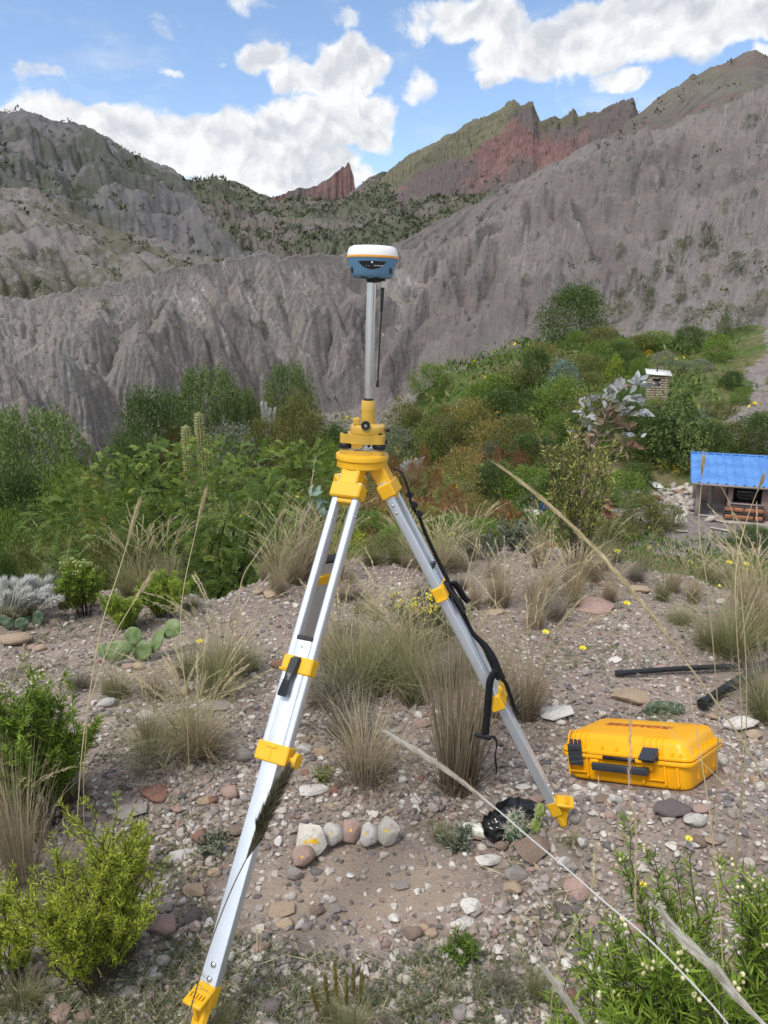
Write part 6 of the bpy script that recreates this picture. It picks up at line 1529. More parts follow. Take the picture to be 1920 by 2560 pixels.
# low ground-hugging plants
def ground_cover():
    G = Geo()
    patches = [(100, 2540, 260, 110, 2400), (700, 2530, 380, 90, 4200), (1050, 2530, 330, 90, 2800), (500, 2380, 240, 130, 2200), (300, 2500, 240, 100, 1800), (1180, 2430, 200, 90, 1200), (760, 2420, 200, 60, 700), (1000, 2430, 200, 60, 500), (420, 2100, 200, 120, 700), (250, 1830, 200, 90, 700), (1450, 1640, 190, 60, 900), (1740, 1420, 150, 50, 900), (130, 1575, 160, 40, 800), (60, 1690, 110, 40, 600), (1120, 2090, 110, 60, 500), (1230, 2180, 150, 50, 260), (1140, 2400, 120, 70, 400), (460, 2200, 160, 80, 350), (330, 1560, 120, 30, 300), (1280, 2500, 200, 90, 900), (1560, 1900, 60, 20, 60), (880, 1640, 160, 60, 500), (560, 1740, 140, 50, 300), (1640, 1500, 140, 50, 300), (1380, 1470, 160, 50, 400), (200, 2420, 190, 100, 700), (1330, 2080, 60, 30, 120), (330, 1900, 140, 60, 400), (1420, 2330, 150, 120, 700), (650, 2330, 150, 60, 300), (1640, 1800, 90, 30, 200)]
    for (px, py, rx, ry, n) in patches:
        k = n // 9; ox = rng.normal(0, .5, k) * rx; oy = rng.normal(0, .5, k) * ry
        c0 = on_ground(px, min(py, 2640)); s = px_scale(c0); q = on_ground(px, min(py, 2640) - 30); sy = np.linalg.norm(q[:2] - c0[:2]) / 30
        X = c0[0] + ox * s; Y = c0[1] - oy * sy; ok = ~(pit_q(X, Y) < .9); X, Y = X[ok], Y[ok]; Z = gz_v(X, Y); m = len(X)
        a = rng.uniform(0, 6.283, (m, 9)); el = rng.uniform(.15, 1.1, (m, 9)); D = np.stack([np.cos(a), np.sin(a), el], -1).reshape(-1, 3)
        Bp = np.repeat(np.stack([X, Y, Z], -1), 9, 0) + rng.normal(0, .008, (m * 9, 3)) * [1, 1, .3]
        grass = rng.random(m) < .55; gg = np.repeat(grass, 9)
        G.leaves(Bp, D, np.where(gg, rng.uniform(.025, .055, m * 9), rng.uniform(.010, .022, m * 9)), np.where(gg, .0026, .0065), tint=np.clip(rng.normal(.45, .2, m * 9) + np.repeat(rng.normal(0, .15, m), 9), 0, 1))
    o = G.build('ground_cover', M['leaf_cover'], kind='stuff'); o['label'] = 'low grey-green plants creeping between the pebbles'
M['leaf_cover'] = foliage('creeping_leaf', [(0, (.06, .065, .035)), (.4, (.115, .13, .07)), (.7, (.18, .19, .10)), (1, (.32, .30, .18))], transl=.15, objvar=0)
ground_cover()
def litter():
    n = 2600; x, y, r = scatter_xy(n, 1.1, 5.2, 31); ok = (pit_q(x, y) > .8) & ~in_case(x, y) & (fbm(x * 1.6, y * 1.6, 2, 5) > -.25); x, y = x[ok], y[ok]; n = len(x); a = rng.uniform(0, 6.283, n)
    G = Geo(); G.leaves(np.stack([x, y, gz_v(x, y) + .006 + .01 * rng.random(n)], -1), np.c_[np.cos(a), np.sin(a), rng.uniform(-.05, .25, n)], rng.uniform(.03, .12, n), rng.uniform(.0015, .003, n), tint=rng.uniform(.2, 1, n), fold=.05)
    o = G.build('straw_litter', M['straw'], kind='stuff'); o['label'] = 'dry broken straw lying on the stones'
litter()

# ------------------------------------------------------------------ vegetation of the valley and slopes
from mathutils.bvhtree import BVHTree
def _bvh():
    V = []; F = []; n0 = 0
    for k, (P, A, u) in SHEETS.items():
        q = P[::2, ::2]; n, m = q.shape[:2]; V.append(q.reshape(-1, 3)); i = (np.arange(n - 1)[:, None] * m + np.arange(m - 1)[None]).ravel() + n0
        F.append(np.stack([i, i + 1, i + m + 1, i + m], -1)); n0 += n * m
    return BVHTree.FromPolygons(np.concatenate(V).tolist(), np.concatenate(F).tolist())
BVH = _bvh()
def hit(px, py):
    d = pix_dir(px, py); h = BVH.ray_cast(Vector((0, 0, CAMZ)), Vector(d).normalized())
    g = on_ground(px, py)
    if h[0] is not None and (np.linalg.norm(np.array(h[0])[:2]) < np.linalg.norm(g[:2]) or g[2] < -60): return np.array(h[0])
    gd = np.linalg.norm(g[:2])
    if gd > 150 and h[0] is not None: return np.array(h[0])
    return g
def crown_mesh(seed, style, nclump, per, leafL, leafW, drop=0.0, rag=.34, mat='leaf_dark', flat=1.0, name='crown', shape='dome', upt=.25):
    """unit crown: 1 wide, 1 tall, foot at z = 0"""
    global rng
    keep = rng; rng = np.random.default_rng(seed); G = Geo()
    a = rng.uniform(0, 6.283, nclump); z = rng.random(nclump); u = rng.random(nclump) ** .5
    if shape == 'dome': rad = np.sqrt(np.clip(1 - (np.abs(z - .30) / .72) ** 2.1, .02, 1)) * .5; z0 = .05
    elif shape == 'column': rad = .5 * np.clip(1 - z ** 2.5, .15, 1) * (.75 + .25 * np.minimum(z * 6, 1)); z0 = .0
    else: rad = np.sqrt(np.clip(1 - ((z - .55) / .52) ** 2, .05, 1)) * .5; z0 = .0        # tree: crown up on a trunk
    lump = 1 + rag * fbm(np.cos(a) * 1.3 + seed, np.sin(a) * 1.3 + z * 2.2, 2, seed % 40)
    r = rad * (.35 + .65 * u) * lump; c = np.stack([r * np.cos(a), r * np.sin(a), z0 + z * (1 - z0) * (.9 + .1 * lump)], -1)
    cl = rng.normal(0, .16, nclump)
    N = nclump * per; cc = np.repeat(c, per, 0); sp = .055 if style != 'spray' else .02
    B = cc + rng.normal(0, sp, (N, 3)); out = norm(cc - [0, 0, .35]) + rng.normal(0, .7, (N, 3)); out[:, 2] += upt
    if style == 'droop':
        t = np.tile(np.linspace(0, 1, per), nclump); B = cc + rng.normal(0, .02, (N, 3)); B[:, 2] -= t * drop; B[:, :2] += (t * .03)[:, None] * norm(cc[:, :2]); out = rng.normal(0, .5, (N, 3)) + [0, 0, -.7]
    G.leaves(B, out, leafL * rng.uniform(.6, 1.3, N), leafW * rng.uniform(.7, 1.2, N), tint=np.clip(np.repeat(cl, per) + rng.normal(.45, .14, N), 0, 1))
    me = G.mesh(name, M[mat]); rng = keep; return me
def trunk_mesh(seed, h=.7, r=.035, n=7):
    g = Geo(); q = np.random.default_rng(seed); t = np.linspace(0, 1, 6)[:, None]
    e = np.array([q.normal(0, .05), q.normal(0, .05), h * .55]); P = t * e; P[1:-1] += q.normal(0, .012, (4, 3)); P[0, 2] = -.12; g.tube(P, np.linspace(r, r * .6, 6), 7)
    for k in range(n):
        a = q.uniform(0, 6.28); s = P[q.integers(2, 6)]; e2 = s + np.array([.32 * math.cos(a) * q.uniform(.5, 1.2), .32 * math.sin(a) * q.uniform(.5, 1.2), q.uniform(.12, .38)]); Q = s + (e2 - s) * np.linspace(0, 1, 5)[:, None]; Q[1:-1] += q.normal(0, .015, (3, 3)); g.tube(Q, np.linspace(r * .5, r * .12, 5), 5, cap=False)
    return g.mesh('trunk', M['bark'])
M['leaf_scrub'] = foliage('scrub_leaf', [(0, (.035, .05, .022)), (.5, (.075, .098, .04)), (1, (.15, .165, .07))], objvar=.9)
KINDS = {  # crown meshes, has trunk
    'molle': ([crown_mesh(11 + i, 'droop', 1100, 17, .036, .013, .10, .34, 'leaf_molle', shape='tree') for i in range(2)], True),
    'tree': ([crown_mesh(21 + i, 'clump', 900, 15, .034, .018, 0, .34, 'leaf_dark', shape='tree') for i in range(2)], True),
    'dark': ([crown_mesh(31 + i, 'clump', 620, 14, .042, .021, 0, .62, 'leaf_dark') for i in range(3)], False),
    'olive': ([crown_mesh(41 + i, 'clump', 480, 13, .044, .019, 0, .62, 'leaf_olive') for i in range(2)], False),
    'bright': ([crown_mesh(51 + i, 'clump', 500, 13, .045, .020, 0, .62, 'leaf_bright') for i in range(2)], False),
    'rust': ([crown_mesh(61 + i, 'clump', 220, 11, .050, .016, 0, .34, 'leaf_rust', shape='column', upt=.7) for i in range(2)], False),
    'orange': ([crown_mesh(71 + i, 'clump', 260, 11, .048, .020, 0, .62, 'leaf_orange') for i in range(2)], False),
    'grey': ([crown_mesh(81 + i, 'clump', 380, 12, .046, .018, 0, .62, 'leaf_grey') for i in range(2)], False),
    'column': ([crown_mesh(91 + i, 'droop', 480, 14, .05, .017, .06, .34, 'leaf_molle', shape='column') for i in range(2)], True),
    'teal': ([crown_mesh(95, 'clump', 200, 10, .075, .022, 0, .34, 'leaf_teal')], False),
    'yellowgreen': ([crown_mesh(97, 'clump', 160, 10, .06, .024, 0, .34, 'leaf_yellowgreen', shape='column')], False),
    'scrub': ([crown_mesh(101 + i, 'clump', 130, 12, .06, .022, 0, .95, 'leaf_scrub') for i in range(4)], False),
    'bloom': ([crown_mesh(98 + i, 'clump', 90, 8, .05, .03, 0, .34, 'yellow_petal') for i in range(1)], False),
}
TRUNKS = [trunk_mesh(5 + i) for i in range(3)]
DESC = {'molle': ('drooping pale green tree', 'tree'), 'tree': ('dense dark green tree', 'tree'), 'dark': ('dark green bush', 'bush'), 'olive': ('olive brown bush', 'bush'), 'bright': ('fresh green bush', 'bush'), 'rust': ('rusty red weed', 'weed'),
        'orange': ('orange brown bush', 'bush'), 'grey': ('grey-green bush', 'bush'), 'column': ('narrow upright pale tree', 'tree'), 'teal': ('blue-green bush', 'bush'), 'yellowgreen': ('yellow-green young tree', 'tree'), 'bloom': ('yellow flowering bush', 'bush'), 'scrub': ('ragged scrubby bush', 'bush')}
BUSHES = []; _cnt = {}
def plant(p, w, h, kind, label=None, sink=.06):
    ms, tr = KINDS[kind]; k = _cnt.get(kind, 0); _cnt[kind] = k + 1; nm = {'tree': 'tree', 'bush': 'bush', 'weed': 'weed'}[DESC[kind][1]]
    p = np.array(p) - [0, 0, sink * h]; sc = (w, w * rng.uniform(.8, 1.05), h); rz = rng.uniform(0, 6.28)
    if tr:
        o = thing(nm, label, DESC[kind][1], p, rz, None, sc)
        for me, pn in ((ms[k % len(ms)], 'crown'), (TRUNKS[k % 3], 'trunk')):
            c = bpy.data.objects.new(pn, me); COL.objects.link(c); c.parent = o
    else:
        o = bpy.data.objects.new(nm, ms[k % len(ms)]); COL.objects.link(o); o.location = p; o.scale = sc; o.rotation_euler = (0, 0, rz); tag(o, label, DESC[kind][1])
        if kind == 'bloom': pass
    if not label: BUSHES.append((o, DESC[kind][0].rsplit(' ', 1)[0], DESC[kind][0].rsplit(' ', 1)[1]))
    return o
def plant_px(px, py, w, h, kind, label=None, dist=None):
    p = hit(px, py) if dist is None else pix_at(px, py, dist)
    if dist is not None: p[2] = gz(p[0], p[1]); top = pix_at(px, py - h, dist)[2]; return plant(p, w * px_scale(p), max(top - p[2], .3), kind, label)
    s = px_scale(p); return plant(p, w * s, h * s * 1.05, kind, label)

# the big feathery bush beyond the edge
def feathery_bush():
    dist = 8.6; b = pix_at(500, 1480, dist); b[2] = gz(b[0], b[1]); s = px_scale(b)
    t = thing('bush', 'very large feathery dark green bush spreading beyond the edge of the gravel', 'bush', b)
    G = Geo(); S = Geo(); lobes = [(500, 1215, 250, 112, 0), (330, 1290, 190, 135, -.3), (690, 1225, 190, 108, .3), (240, 1340, 160, 110, -.6), (560, 1330, 210, 150, -.9), (420, 1400, 230, 110, -1.1), (770, 1245, 120, 100, .6), (640, 1410, 150, 100, -1.0), (180, 1300, 100, 60, -.2), (800, 1330, 90, 90, .2), (470, 1450, 210, 80, -1.3), (610, 1460, 150, 70, -1.3), (360, 1450, 130, 70, -1.2), (700, 1440, 90, 70, -.9)]
    P = []; Nn = []
    for (px, py, rx, ry, dy) in lobes:
        c = pix_at(px, py, dist + dy); k = px_scale(c); n = int(rx * ry / 62); th = norm(rng.normal(size=(n, 3)) + [0, -.35, .35]); th = th[(th[:, 2] > -.75)]
        lump = 1 + .16 * fbm(th[:, 0] * 2.2 + px, th[:, 2] * 2.2 + th[:, 1] * 1.7, 3, 4); rr = (.70 + .34 * rng.random(len(th)) ** .6) * lump
        P.append(c + th * rr[:, None] * np.array([rx * k, rx * k * .8, ry * k])); Nn.append(th)
    P = np.concatenate(P); Nn = np.concatenate(Nn); m = len(P)
    d = norm(Nn * [1, 1, .6] + rng.normal(0, .45, (m, 3)) + [0, 0, .15]); side = norm(np.cross(d, rng.normal(size=(m, 3)) * .5 + [0, 0, 1])); nr = np.cross(side, d)
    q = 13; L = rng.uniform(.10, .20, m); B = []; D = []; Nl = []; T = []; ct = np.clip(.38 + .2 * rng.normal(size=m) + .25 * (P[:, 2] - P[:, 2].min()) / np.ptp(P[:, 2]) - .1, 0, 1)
    for i in range(q):
        f = i / (q - 1); pt = P + d * (L * f)[:, None] - nr * 0 + np.array([0, 0, -1]) * (.35 * L * f ** 2)[:, None]
        for sg in (-1, 1):
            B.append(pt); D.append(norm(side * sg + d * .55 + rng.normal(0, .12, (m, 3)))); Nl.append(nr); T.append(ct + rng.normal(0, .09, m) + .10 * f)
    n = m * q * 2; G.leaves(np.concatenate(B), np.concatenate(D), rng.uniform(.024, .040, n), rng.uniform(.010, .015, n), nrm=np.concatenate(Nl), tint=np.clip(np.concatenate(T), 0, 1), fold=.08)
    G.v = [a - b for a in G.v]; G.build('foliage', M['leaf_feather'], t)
    for k in range(26):
        e = P[rng.integers(m)] - b; u = np.linspace(0, 1, 7)[:, None]; st = np.array([rng.normal(0, .25), rng.normal(0, .2), -.1]); Q = st + (e - st) * u + rng.normal(0, .06, (7, 3)) * np.sin(np.pi * u); S.tube(Q, np.linspace(.035, .006, 7), 5, cap=False)
    S.build('branches', M['twig'], t)
feathery_bush()
plant_px(300, 1400, 190, 70, 'olive', 'olive bush filling the foot of the very large feathery bush', 6.9)

# trees and bushes at the left, below the badlands
for a in [(110, 1290, 265, 300, 'molle', 'broad drooping pale green tree at the foot of the grey cliff', 24), (-10, 1240, 150, 260, 'molle', 'drooping tree cut by the picture edge beside the broad tree', 27),
          (390, 1130, 165, 160, 'tree', 'dark round tree behind the columnar cactus', 46), (530, 1110, 190, 215, 'molle', 'tall pale green tree standing before the pale streaked cliff', 58), (610, 1095, 110, 140, 'molle', 'thin tree half hidden beside the tall pale green tree', 60),
          (722, 1085, 130, 200, 'molle', 'tree just behind the extension pole at the cliff foot', 60), (745, 1110, 120, 130, 'olive', 'brownish bush under the tree behind the extension pole', 55)]:
    plant_px(*a[:6], dist=a[6])
for a in [(60, 1300, 190, 130, 'dark', 20), (180, 1290, 150, 130, 'bright', 19), (240, 1310, 90, 130, 'orange', 16), (30, 1380, 160, 110, 'bright', 17), (140, 1400, 120, 80, 'olive', 15), (60, 1420, 150, 60, 'olive', 12), (150, 1430, 110, 50, 'grey', 10), (10, 1440, 90, 50, 'dark', 10), (330, 1180, 130, 90, 'dark', 32), (660, 1130, 100, 90, 'olive', 50), (790, 1120, 110, 90, 'olive', 52), (840, 1130, 80, 70, 'dark', 50), (440, 1120, 90, 60, 'rust', 46), (580, 1130, 160, 70, 'grey', 50), (830, 1190, 90, 80, 'bright', 36), (300, 1120, 80, 60, 'grey', 44), (820, 1290, 110, 100, 'olive', 20), (860, 1340, 100, 90, 'yellowgreen', 14), (700, 1100, 60, 60, 'orange', 55)]:
    plant_px(a[0], a[1], a[2], a[3], a[4], dist=a[5])
# green hillside on the right
for a in [(1437, 862, 150, 135, 'dark', 'dark green bush alone high on the grey slope'), (1075, 985, 95, 72, 'bright', 'green bush low on the grey slope beside the receiver pole'), (1690, 1150, 190, 180, 'column', 'tall feathery dark tree below the little stone shed'), (1640, 1150, 150, 120, 'dark', 'dark bush tucked beneath the feathery tree'), (1535, 960, 60, 70, 'yellowgreen', 'yellow-green young tree above the silvery sapling'),
          (1340, 975, 90, 100, 'dark', None), (1405, 985, 90, 80, 'teal', None), (1460, 960, 110, 70, 'olive', None), (1490, 930, 90, 70, 'bright', None), (1500, 880, 110, 60, 'olive', None), (1570, 940, 80, 60, 'dark', None), (1600, 960, 60, 60, 'bright', None), (1550, 890, 80, 40, 'bright', None), (1600, 880, 90, 40, 'olive', None), (1640, 870, 100, 40, 'bright', None), (1240, 1010, 130, 70, 'bright', None), (1290, 990, 120, 70, 'olive', None), (1330, 1060, 120, 80, 'dark', None), (1250, 1070, 140, 90, 'dark', None), (1200, 1020, 100, 60, 'bright', None), (1400, 1060, 130, 110, 'bright', None), (1470, 1080, 120, 90, 'olive', None), (1440, 1130, 130, 90, 'dark', None), (1390, 1120, 100, 80, 'bright', None), (1550, 1080, 120, 100, 'dark', None), (1600, 1110, 120, 90, 'dark', None), (1570, 1150, 120, 60, 'olive', None), (1770, 1150, 110, 90, 'dark', None), (1830, 1150, 120, 90, 'olive', None), (1890, 1150, 120, 110, 'dark', None), (1910, 1090, 80, 60, 'olive', None), (1745, 1075, 60, 40, 'teal', None), (1800, 1040, 60, 36, 'olive', None), (1830, 970, 60, 40, 'dark', None), (1790, 900, 80, 60, 'bright', None), (1720, 880, 80, 60, 'dark', None), (1850, 1010, 50, 40, 'bright', None), (1660, 910, 60, 30, 'grey', None), (1690, 930, 60, 30, 'grey', None), (1750, 930, 70, 30, 'grey', None),
          (1110, 1130, 130, 90, 'olive', None), (1170, 1100, 130, 100, 'orange', None), (1230, 1140, 140, 90, 'orange', None), (1290, 1130, 120, 90, 'olive', None), (1180, 1060, 80, 50, 'bright', None), (1085, 1140, 60, 60, 'bright', None), (1330, 1160, 120, 70, 'dark', None), (1010, 1090, 100, 80, 'olive', None), (1000, 1150, 110, 80, 'grey', None), (1400, 1180, 110, 60, 'olive', None), (1150, 1250, 120, 130, 'orange', None), (1320, 1250, 130, 80, 'bright', None), (1400, 1250, 120, 80, 'dark', None), (1240, 1230, 120, 70, 'dark', None), (1480, 1270, 110, 90, 'bright', None), (1560, 1260, 120, 80, 'bright', None), (1590, 1220, 90, 60, 'dark', None), (1600, 1330, 130, 90, 'olive', None), (1660, 1320, 90, 60, 'olive', None), (1885, 1362, 110, 44, 'dark', None), (1520, 1360, 120, 60, 'olive', None), (1410, 1330, 140, 70, 'bright', None),
          (1030, 1250, 60, 100, 'rust', None), (1060, 1230, 60, 110, 'rust', None), (985, 1230, 60, 90, 'rust', None), (950, 1230, 70, 90, 'rust', None), (1090, 1270, 60, 100, 'rust', None), (1130, 1300, 80, 90, 'rust', None), (1290, 1230, 50, 110, 'rust', None), (1240, 1200, 40, 80, 'rust', None), (1310, 1210, 40, 80, 'rust', None), (990, 1310, 90, 70, 'orange', None), (1060, 1330, 100, 70, 'orange', None), (930, 1290, 90, 80, 'orange', None), (1190, 1310, 90, 70, 'orange', None), (1260, 1310, 80, 60, 'rust', None), (920, 1340, 120, 60, 'bright', None), (1000, 1370, 140, 60, 'bright', None), (1120, 1350, 150, 60, 'bright', None), (1220, 1360, 140, 60, 'bright', None), (960, 1400, 110, 60, 'olive', None), (1060, 1400, 100, 50, 'olive', None), (880, 1390, 110, 70, 'yellowgreen', None)]:
    plant_px(*a)
# scattered bushes that fill the green hillside
def hillside():
    n = 0
    while n < 90:
        px = rng.uniform(1010, 1640); lo = np.interp(px, [1010, 1150, 1330, 1460, 1640], [1080, 1000, 900, 850, 850]); py = rng.uniform(lo, 1180 if px < 1450 else 1150)
        if 1600 < px < 1700 and py < 1010: continue
        k = rng.choice(['dark', 'olive', 'bright', 'grey', 'orange', 'dark', 'bright'], p=[.2, .22, .16, .12, .08, .1, .12]); w = rng.uniform(26, 60); plant_px(px, py, w, w * rng.uniform(.55, .9), k); n += 1
    for (px, py, w, h, k) in [(265, 778, 34, 28, 'scrub'), (120, 655, 60, 34, 'scrub'), (205, 525, 50, 56, 'scrub'), (30, 745, 70, 30, 'scrub'), (1835, 680, 70, 46, 'scrub'), (1770, 560, 1, 1, 'scrub'), (1550, 645, 28, 34, 'scrub'), (1312, 712, 26, 26, 'scrub'), (1875, 320, 34, 30, 'scrub'), (1620, 780, 40, 50, 'scrub'), (1700, 760, 30, 70, 'scrub'), (1690, 660, 36, 60, 'scrub'), (1780, 850, 90, 90, 'scrub'), (1850, 830, 60, 60, 'scrub'), (1540, 810, 30, 44, 'scrub'), (1600, 740, 30, 50, 'scrub'), (1900, 790, 50, 60, 'scrub'), (1720, 810, 40, 40, 'scrub'), (620, 720, 24, 22, 'scrub'), (650, 830, 34, 26, 'scrub'), (700, 770, 22, 30, 'scrub'), (440, 790, 24, 18, 'scrub'), (40, 640, 40, 20, 'scrub'), (590, 795, 20, 14, 'scrub'), (1480, 760, 30, 24, 'scrub'), (1660, 600, 30, 24, 'scrub'), (1760, 620, 40, 60, 'scrub'), (1500, 850, 50, 24, 'scrub')]:
        if w > 5: plant_px(px, py, w, h, k)
    for q in range(46):
        px = rng.uniform(1420, 1915); py = rng.uniform(max(380, 900 - (px - 1300) * .75), 850); w = rng.uniform(12, 34) * (1 if py > 600 else .7); plant_px(px, py, w, w * rng.uniform(.5, 1.3), 'scrub')
hillside()
# yellow blossoms over a few bushes
for (px, py, w, h) in [(1740, 1170, 50, 22), (1690, 1180, 40, 18), (1650, 1172, 40, 20), (1580, 1200, 44, 26), (1510, 1170, 30, 18), (1285, 1170, 30, 16), (1640, 1310, 30, 24), (1580, 1345, 30, 14), (90, 1310, 30, 22), (30, 1330, 40, 26), (1030, 1350, 34, 18), (1530, 900, 30, 20), (1620, 890, 30, 14), (930, 1390, 30, 14), (1540, 1195, 34, 20)]:
    plant_px(px, py, w, h, 'bloom')

def pampas(px, py, dist, n, ph, pw, lean, label, leafh=.9, fan=.8):
    b = pix_at(px, py, dist); b[2] = gz(b[0], b[1]); s = px_scale(b); t = thing('pampas_grass', label, 'pampas grass', b); base_off = pix_at(px, py, dist)[2] - b[2]
    G = Geo(); m = 160; H_ = max(leafh * ph * s, .2) + max(base_off, 0) * .9
    a = rng.uniform(0, 6.283, m); G.blades(np.zeros((m, 3)) + rng.normal(0, .02, (m, 3)) * [1, 1, 0], a, H_ * rng.uniform(.6, 1.1, m), rng.uniform(.15, .6, m), np.full(m, .012 * H_ / .5), rng.uniform(.2, .7, m), np.full(m, .2), rng.uniform(.3, .9, m), 4); G.build('leaves', M['leaf_teal'] if ph < 60 else M['grass_green'], t)
    for k in range(n):
        f = (k + .5) / n - .5; x = f * fan * pw * s * n; tip = np.array([x + lean * ph * s * rng.uniform(.6, 1.2), rng.normal(0, .04), base_off + ph * s * rng.uniform(.75, 1.1)]); root = np.array([x * .35, 0, 0]); u = np.linspace(0, 1, 9)[:, None]
        mid = root * .4 + np.array([tip[0] * .45, tip[1] * .5, tip[2] * .75]); P = (1 - u) ** 2 * root + 2 * u * (1 - u) * mid + u ** 2 * tip
        g = Geo(); g.tube(P, np.linspace(.006, .002, 9) * ph * s / .3, 5, tint=.3, cap=False)
        N = 620; q = 1 - rng.random(N) * .62; B = np.stack([np.interp(q, u[:, 0], P[:, c]) for c in range(3)], -1); T = norm(np.stack([np.interp(q, u[:, 0], np.gradient(P, axis=0)[:, c]) for c in range(3)], -1)); env = np.sin(np.pi * np.clip((1 - q) / .62 * .85 + .12, 0, 1)) ** .7
        d = norm(T * 1.0 + norm(rng.normal(size=(N, 3)) + [lean * 1.2, 0, -.2]) * (.55 * env)[:, None]); g.leaves(B, d, pw * s * rng.uniform(.7, 1.5, N), pw * s * .13, tint=rng.uniform(.3, 1, N), fold=.05); g.build('plume', M['plume'], t)
    return t
for (px, py, n, lb) in ((20, 1560, 5, 'white feathery pampas plumes at the picture edge'), (72, 1560, 6, 'white feathery pampas plumes leaning over the dark low cactus')):
    pampas(px, py, 4.3, n + 3, 100, 22, .45, lb, .45)
pampas(1030, 1215, 52, 7, 62, 9, .0, 'pampas clump with cream upright plumes beside the tripod head', .7, .9)
pampas(668, 1080, 56, 4, 60, 10, .1, 'pale pampas plumes before the cliff between two trees', .9, 1.1)

# eucalyptus saplings: every large leaf on its own
def leaf_proto(L, W, seed):
    g = Geo(); n = 6; u = np.linspace(0, 1, n + 1); w = W / 2 * np.sin(np.pi * u ** .8) ** .8; z = -.18 * L * u ** 2 * (seed % 3 - .6); V = []
    for i in range(n + 1): V += [(u[i] * L, -w[i], z[i] + .25 * w[i]), (u[i] * L, 0, z[i]), (u[i] * L, w[i], z[i] + .25 * w[i])]
    F = []
    for i in range(n): F += [[3 * i, 3 * i + 3, 3 * i + 4, 3 * i + 1], [3 * i + 1, 3 * i + 4, 3 * i + 5, 3 * i + 2]]
    g.add(V, np.array(F), 0.0); return g
def sapling(name, label, dist, trunk, clusters, size, mat, seed):
    global rng
    keep = rng; rng = np.random.default_rng(seed); P = smooth_path(np.array([pix_at(x, y, dist) for x, y in trunk]), 6); g0 = gz(P[0, 0], P[0, 1]); b = P[0].copy(); b[2] = g0
    P = np.r_[[b], P]; t = thing(name, label, 'sapling', b); s = px_scale(P[-1]); S = Geo(); S.tube(P - b, np.linspace(.016, .005, len(P)), 7, tint=.5); tint_meshes = {}
    for (px, py, rx, ry, n, tn, dirx, diry) in clusters:
        c = pix_at(px, py, dist + rng.normal(0, .12)); j = P[np.argmin(np.linalg.norm(P - (c - [0, 0, .18]), axis=1))]
        Q = j + (c - j) * np.linspace(0, 1, 5)[:, None]; Q[1:-1] += rng.normal(0, .015, (3, 3)); S.tube(Q - b, np.linspace(.005, .002, 5), 5, tint=.5, cap=False)
        for k in range(n):
            q = np.array([rng.normal(0, .45) * rx * s, rng.normal(0, .06), rng.normal(0, .45) * ry * s]); d = norm(np.array([dirx + rng.normal(0, .55), rng.normal(0, .5), diry + rng.normal(0, .45)])); L = size * rng.uniform(.75, 1.2)
            key = (round(float(np.clip(tn + rng.normal(0, .07), 0, 1)) * 12) / 12, int(rng.integers(3)))
            if key not in tint_meshes:
                g = leaf_proto(1, .44, key[1]); g.ti = [np.full(len(g.v[0]), key[0])]; tint_meshes[key] = g.mesh('leaf', M[mat])
            o = bpy.data.objects.new('leaf', tint_meshes[key]); COL.objects.link(o); o.parent = t; o.location = c - b + q; o.scale = (L, L, L)
            nrm_ = norm(rng.normal(0, .6, 3) + [0, -.9, .45]); y = norm(np.cross(nrm_, d)); z = np.cross(d, y); o.rotation_euler = Matrix(np.stack([d, y, z], 1).tolist()).to_euler()
    S.build('stem', M['stem_pink'], t); rng = keep
z2 = lambda x, y: (1380 + x / 3.95, 900 + y / 3.95)
cl = [(820, 210, 16, 10, 9, .85, .7, .5), (870, 240, 8, 6, 4, .9, 1, 0), (660, 280, 18, 14, 10, .72, .2, .6), (590, 330, 12, 14, 5, .72, -.3, .4), (520, 380, 16, 14, 6, .6, .3, .2), (350, 430, 8, 16, 5, .78, -.3, .8), (320, 530, 10, 16, 6, .78, -.3, -.3), (370, 620, 10, 14, 5, .62, -.1, -.6), (820, 390, 22, 7, 9, .72, 1, 0), (720, 400, 12, 7, 4, .66, .6, .1), (860, 510, 14, 10, 6, .78, 1, -.3), (700, 530, 14, 12, 7, .66, .5, .6), (560, 530, 16, 12, 7, .28, .3, .2), (500, 590, 16, 14, 7, .42, -.2, -.2), (430, 560, 10, 12, 5, .45, -.3, .1), (640, 640, 18, 12, 7, .30, .6, -.2), (760, 660, 12, 10, 3, .25, .8, .1), (740, 730, 14, 6, 4, .85, 1, -.1), (590, 740, 16, 12, 6, .38, .4, -.5), (690, 800, 14, 10, 6, .30, .5, -.6), (780, 830, 10, 8, 4, .18, .8, -.3), (690, 880, 10, 8, 3, .35, .3, -.8), (290, 740, 14, 8, 6, .25, -.7, .1), (250, 750, 8, 6, 2, .62, -1, .1), (350, 780, 8, 8, 3, .30, .2, -.5), (430, 720, 10, 8, 4, .40, -.4, -.2), (420, 1130, 14, 8, 5, .20, .8, .1), (530, 1400, 16, 5, 3, .22, 1, .1), (520, 1480, 20, 14, 12, .02, .5, .2)]
sapling('eucalyptus_sapling', 'young eucalyptus with silvery and reddish broad leaves behind the slender shrub', 6.9, [z2(300, 1330), z2(330, 1150), z2(360, 1010), z2(420, 850), z2(460, 740), z2(560, 480), z2(640, 330), z2(760, 240)],
        [(*z2(a, c), r[0], r[1], int(r[2] * 2.0), *r[3:]) for a, c, *r in cl], .084, 'leaf_silver', 77)
sapling('eucalyptus_sapling', 'small eucalyptus with blue-green leaves beside the front tripod leg tubes', 6.4, [(752, 1330), (758, 1305), (768, 1280), (782, 1250)],
        [(783, 1240, 12, 8, 9, .55, .2, .8), (796, 1262, 14, 9, 8, .45, .8, .0), (806, 1285, 12, 8, 7, .5, .8, -.2), (770, 1285, 8, 8, 3, .3, -.4, .2)], .085, 'leaf_teal', 78)
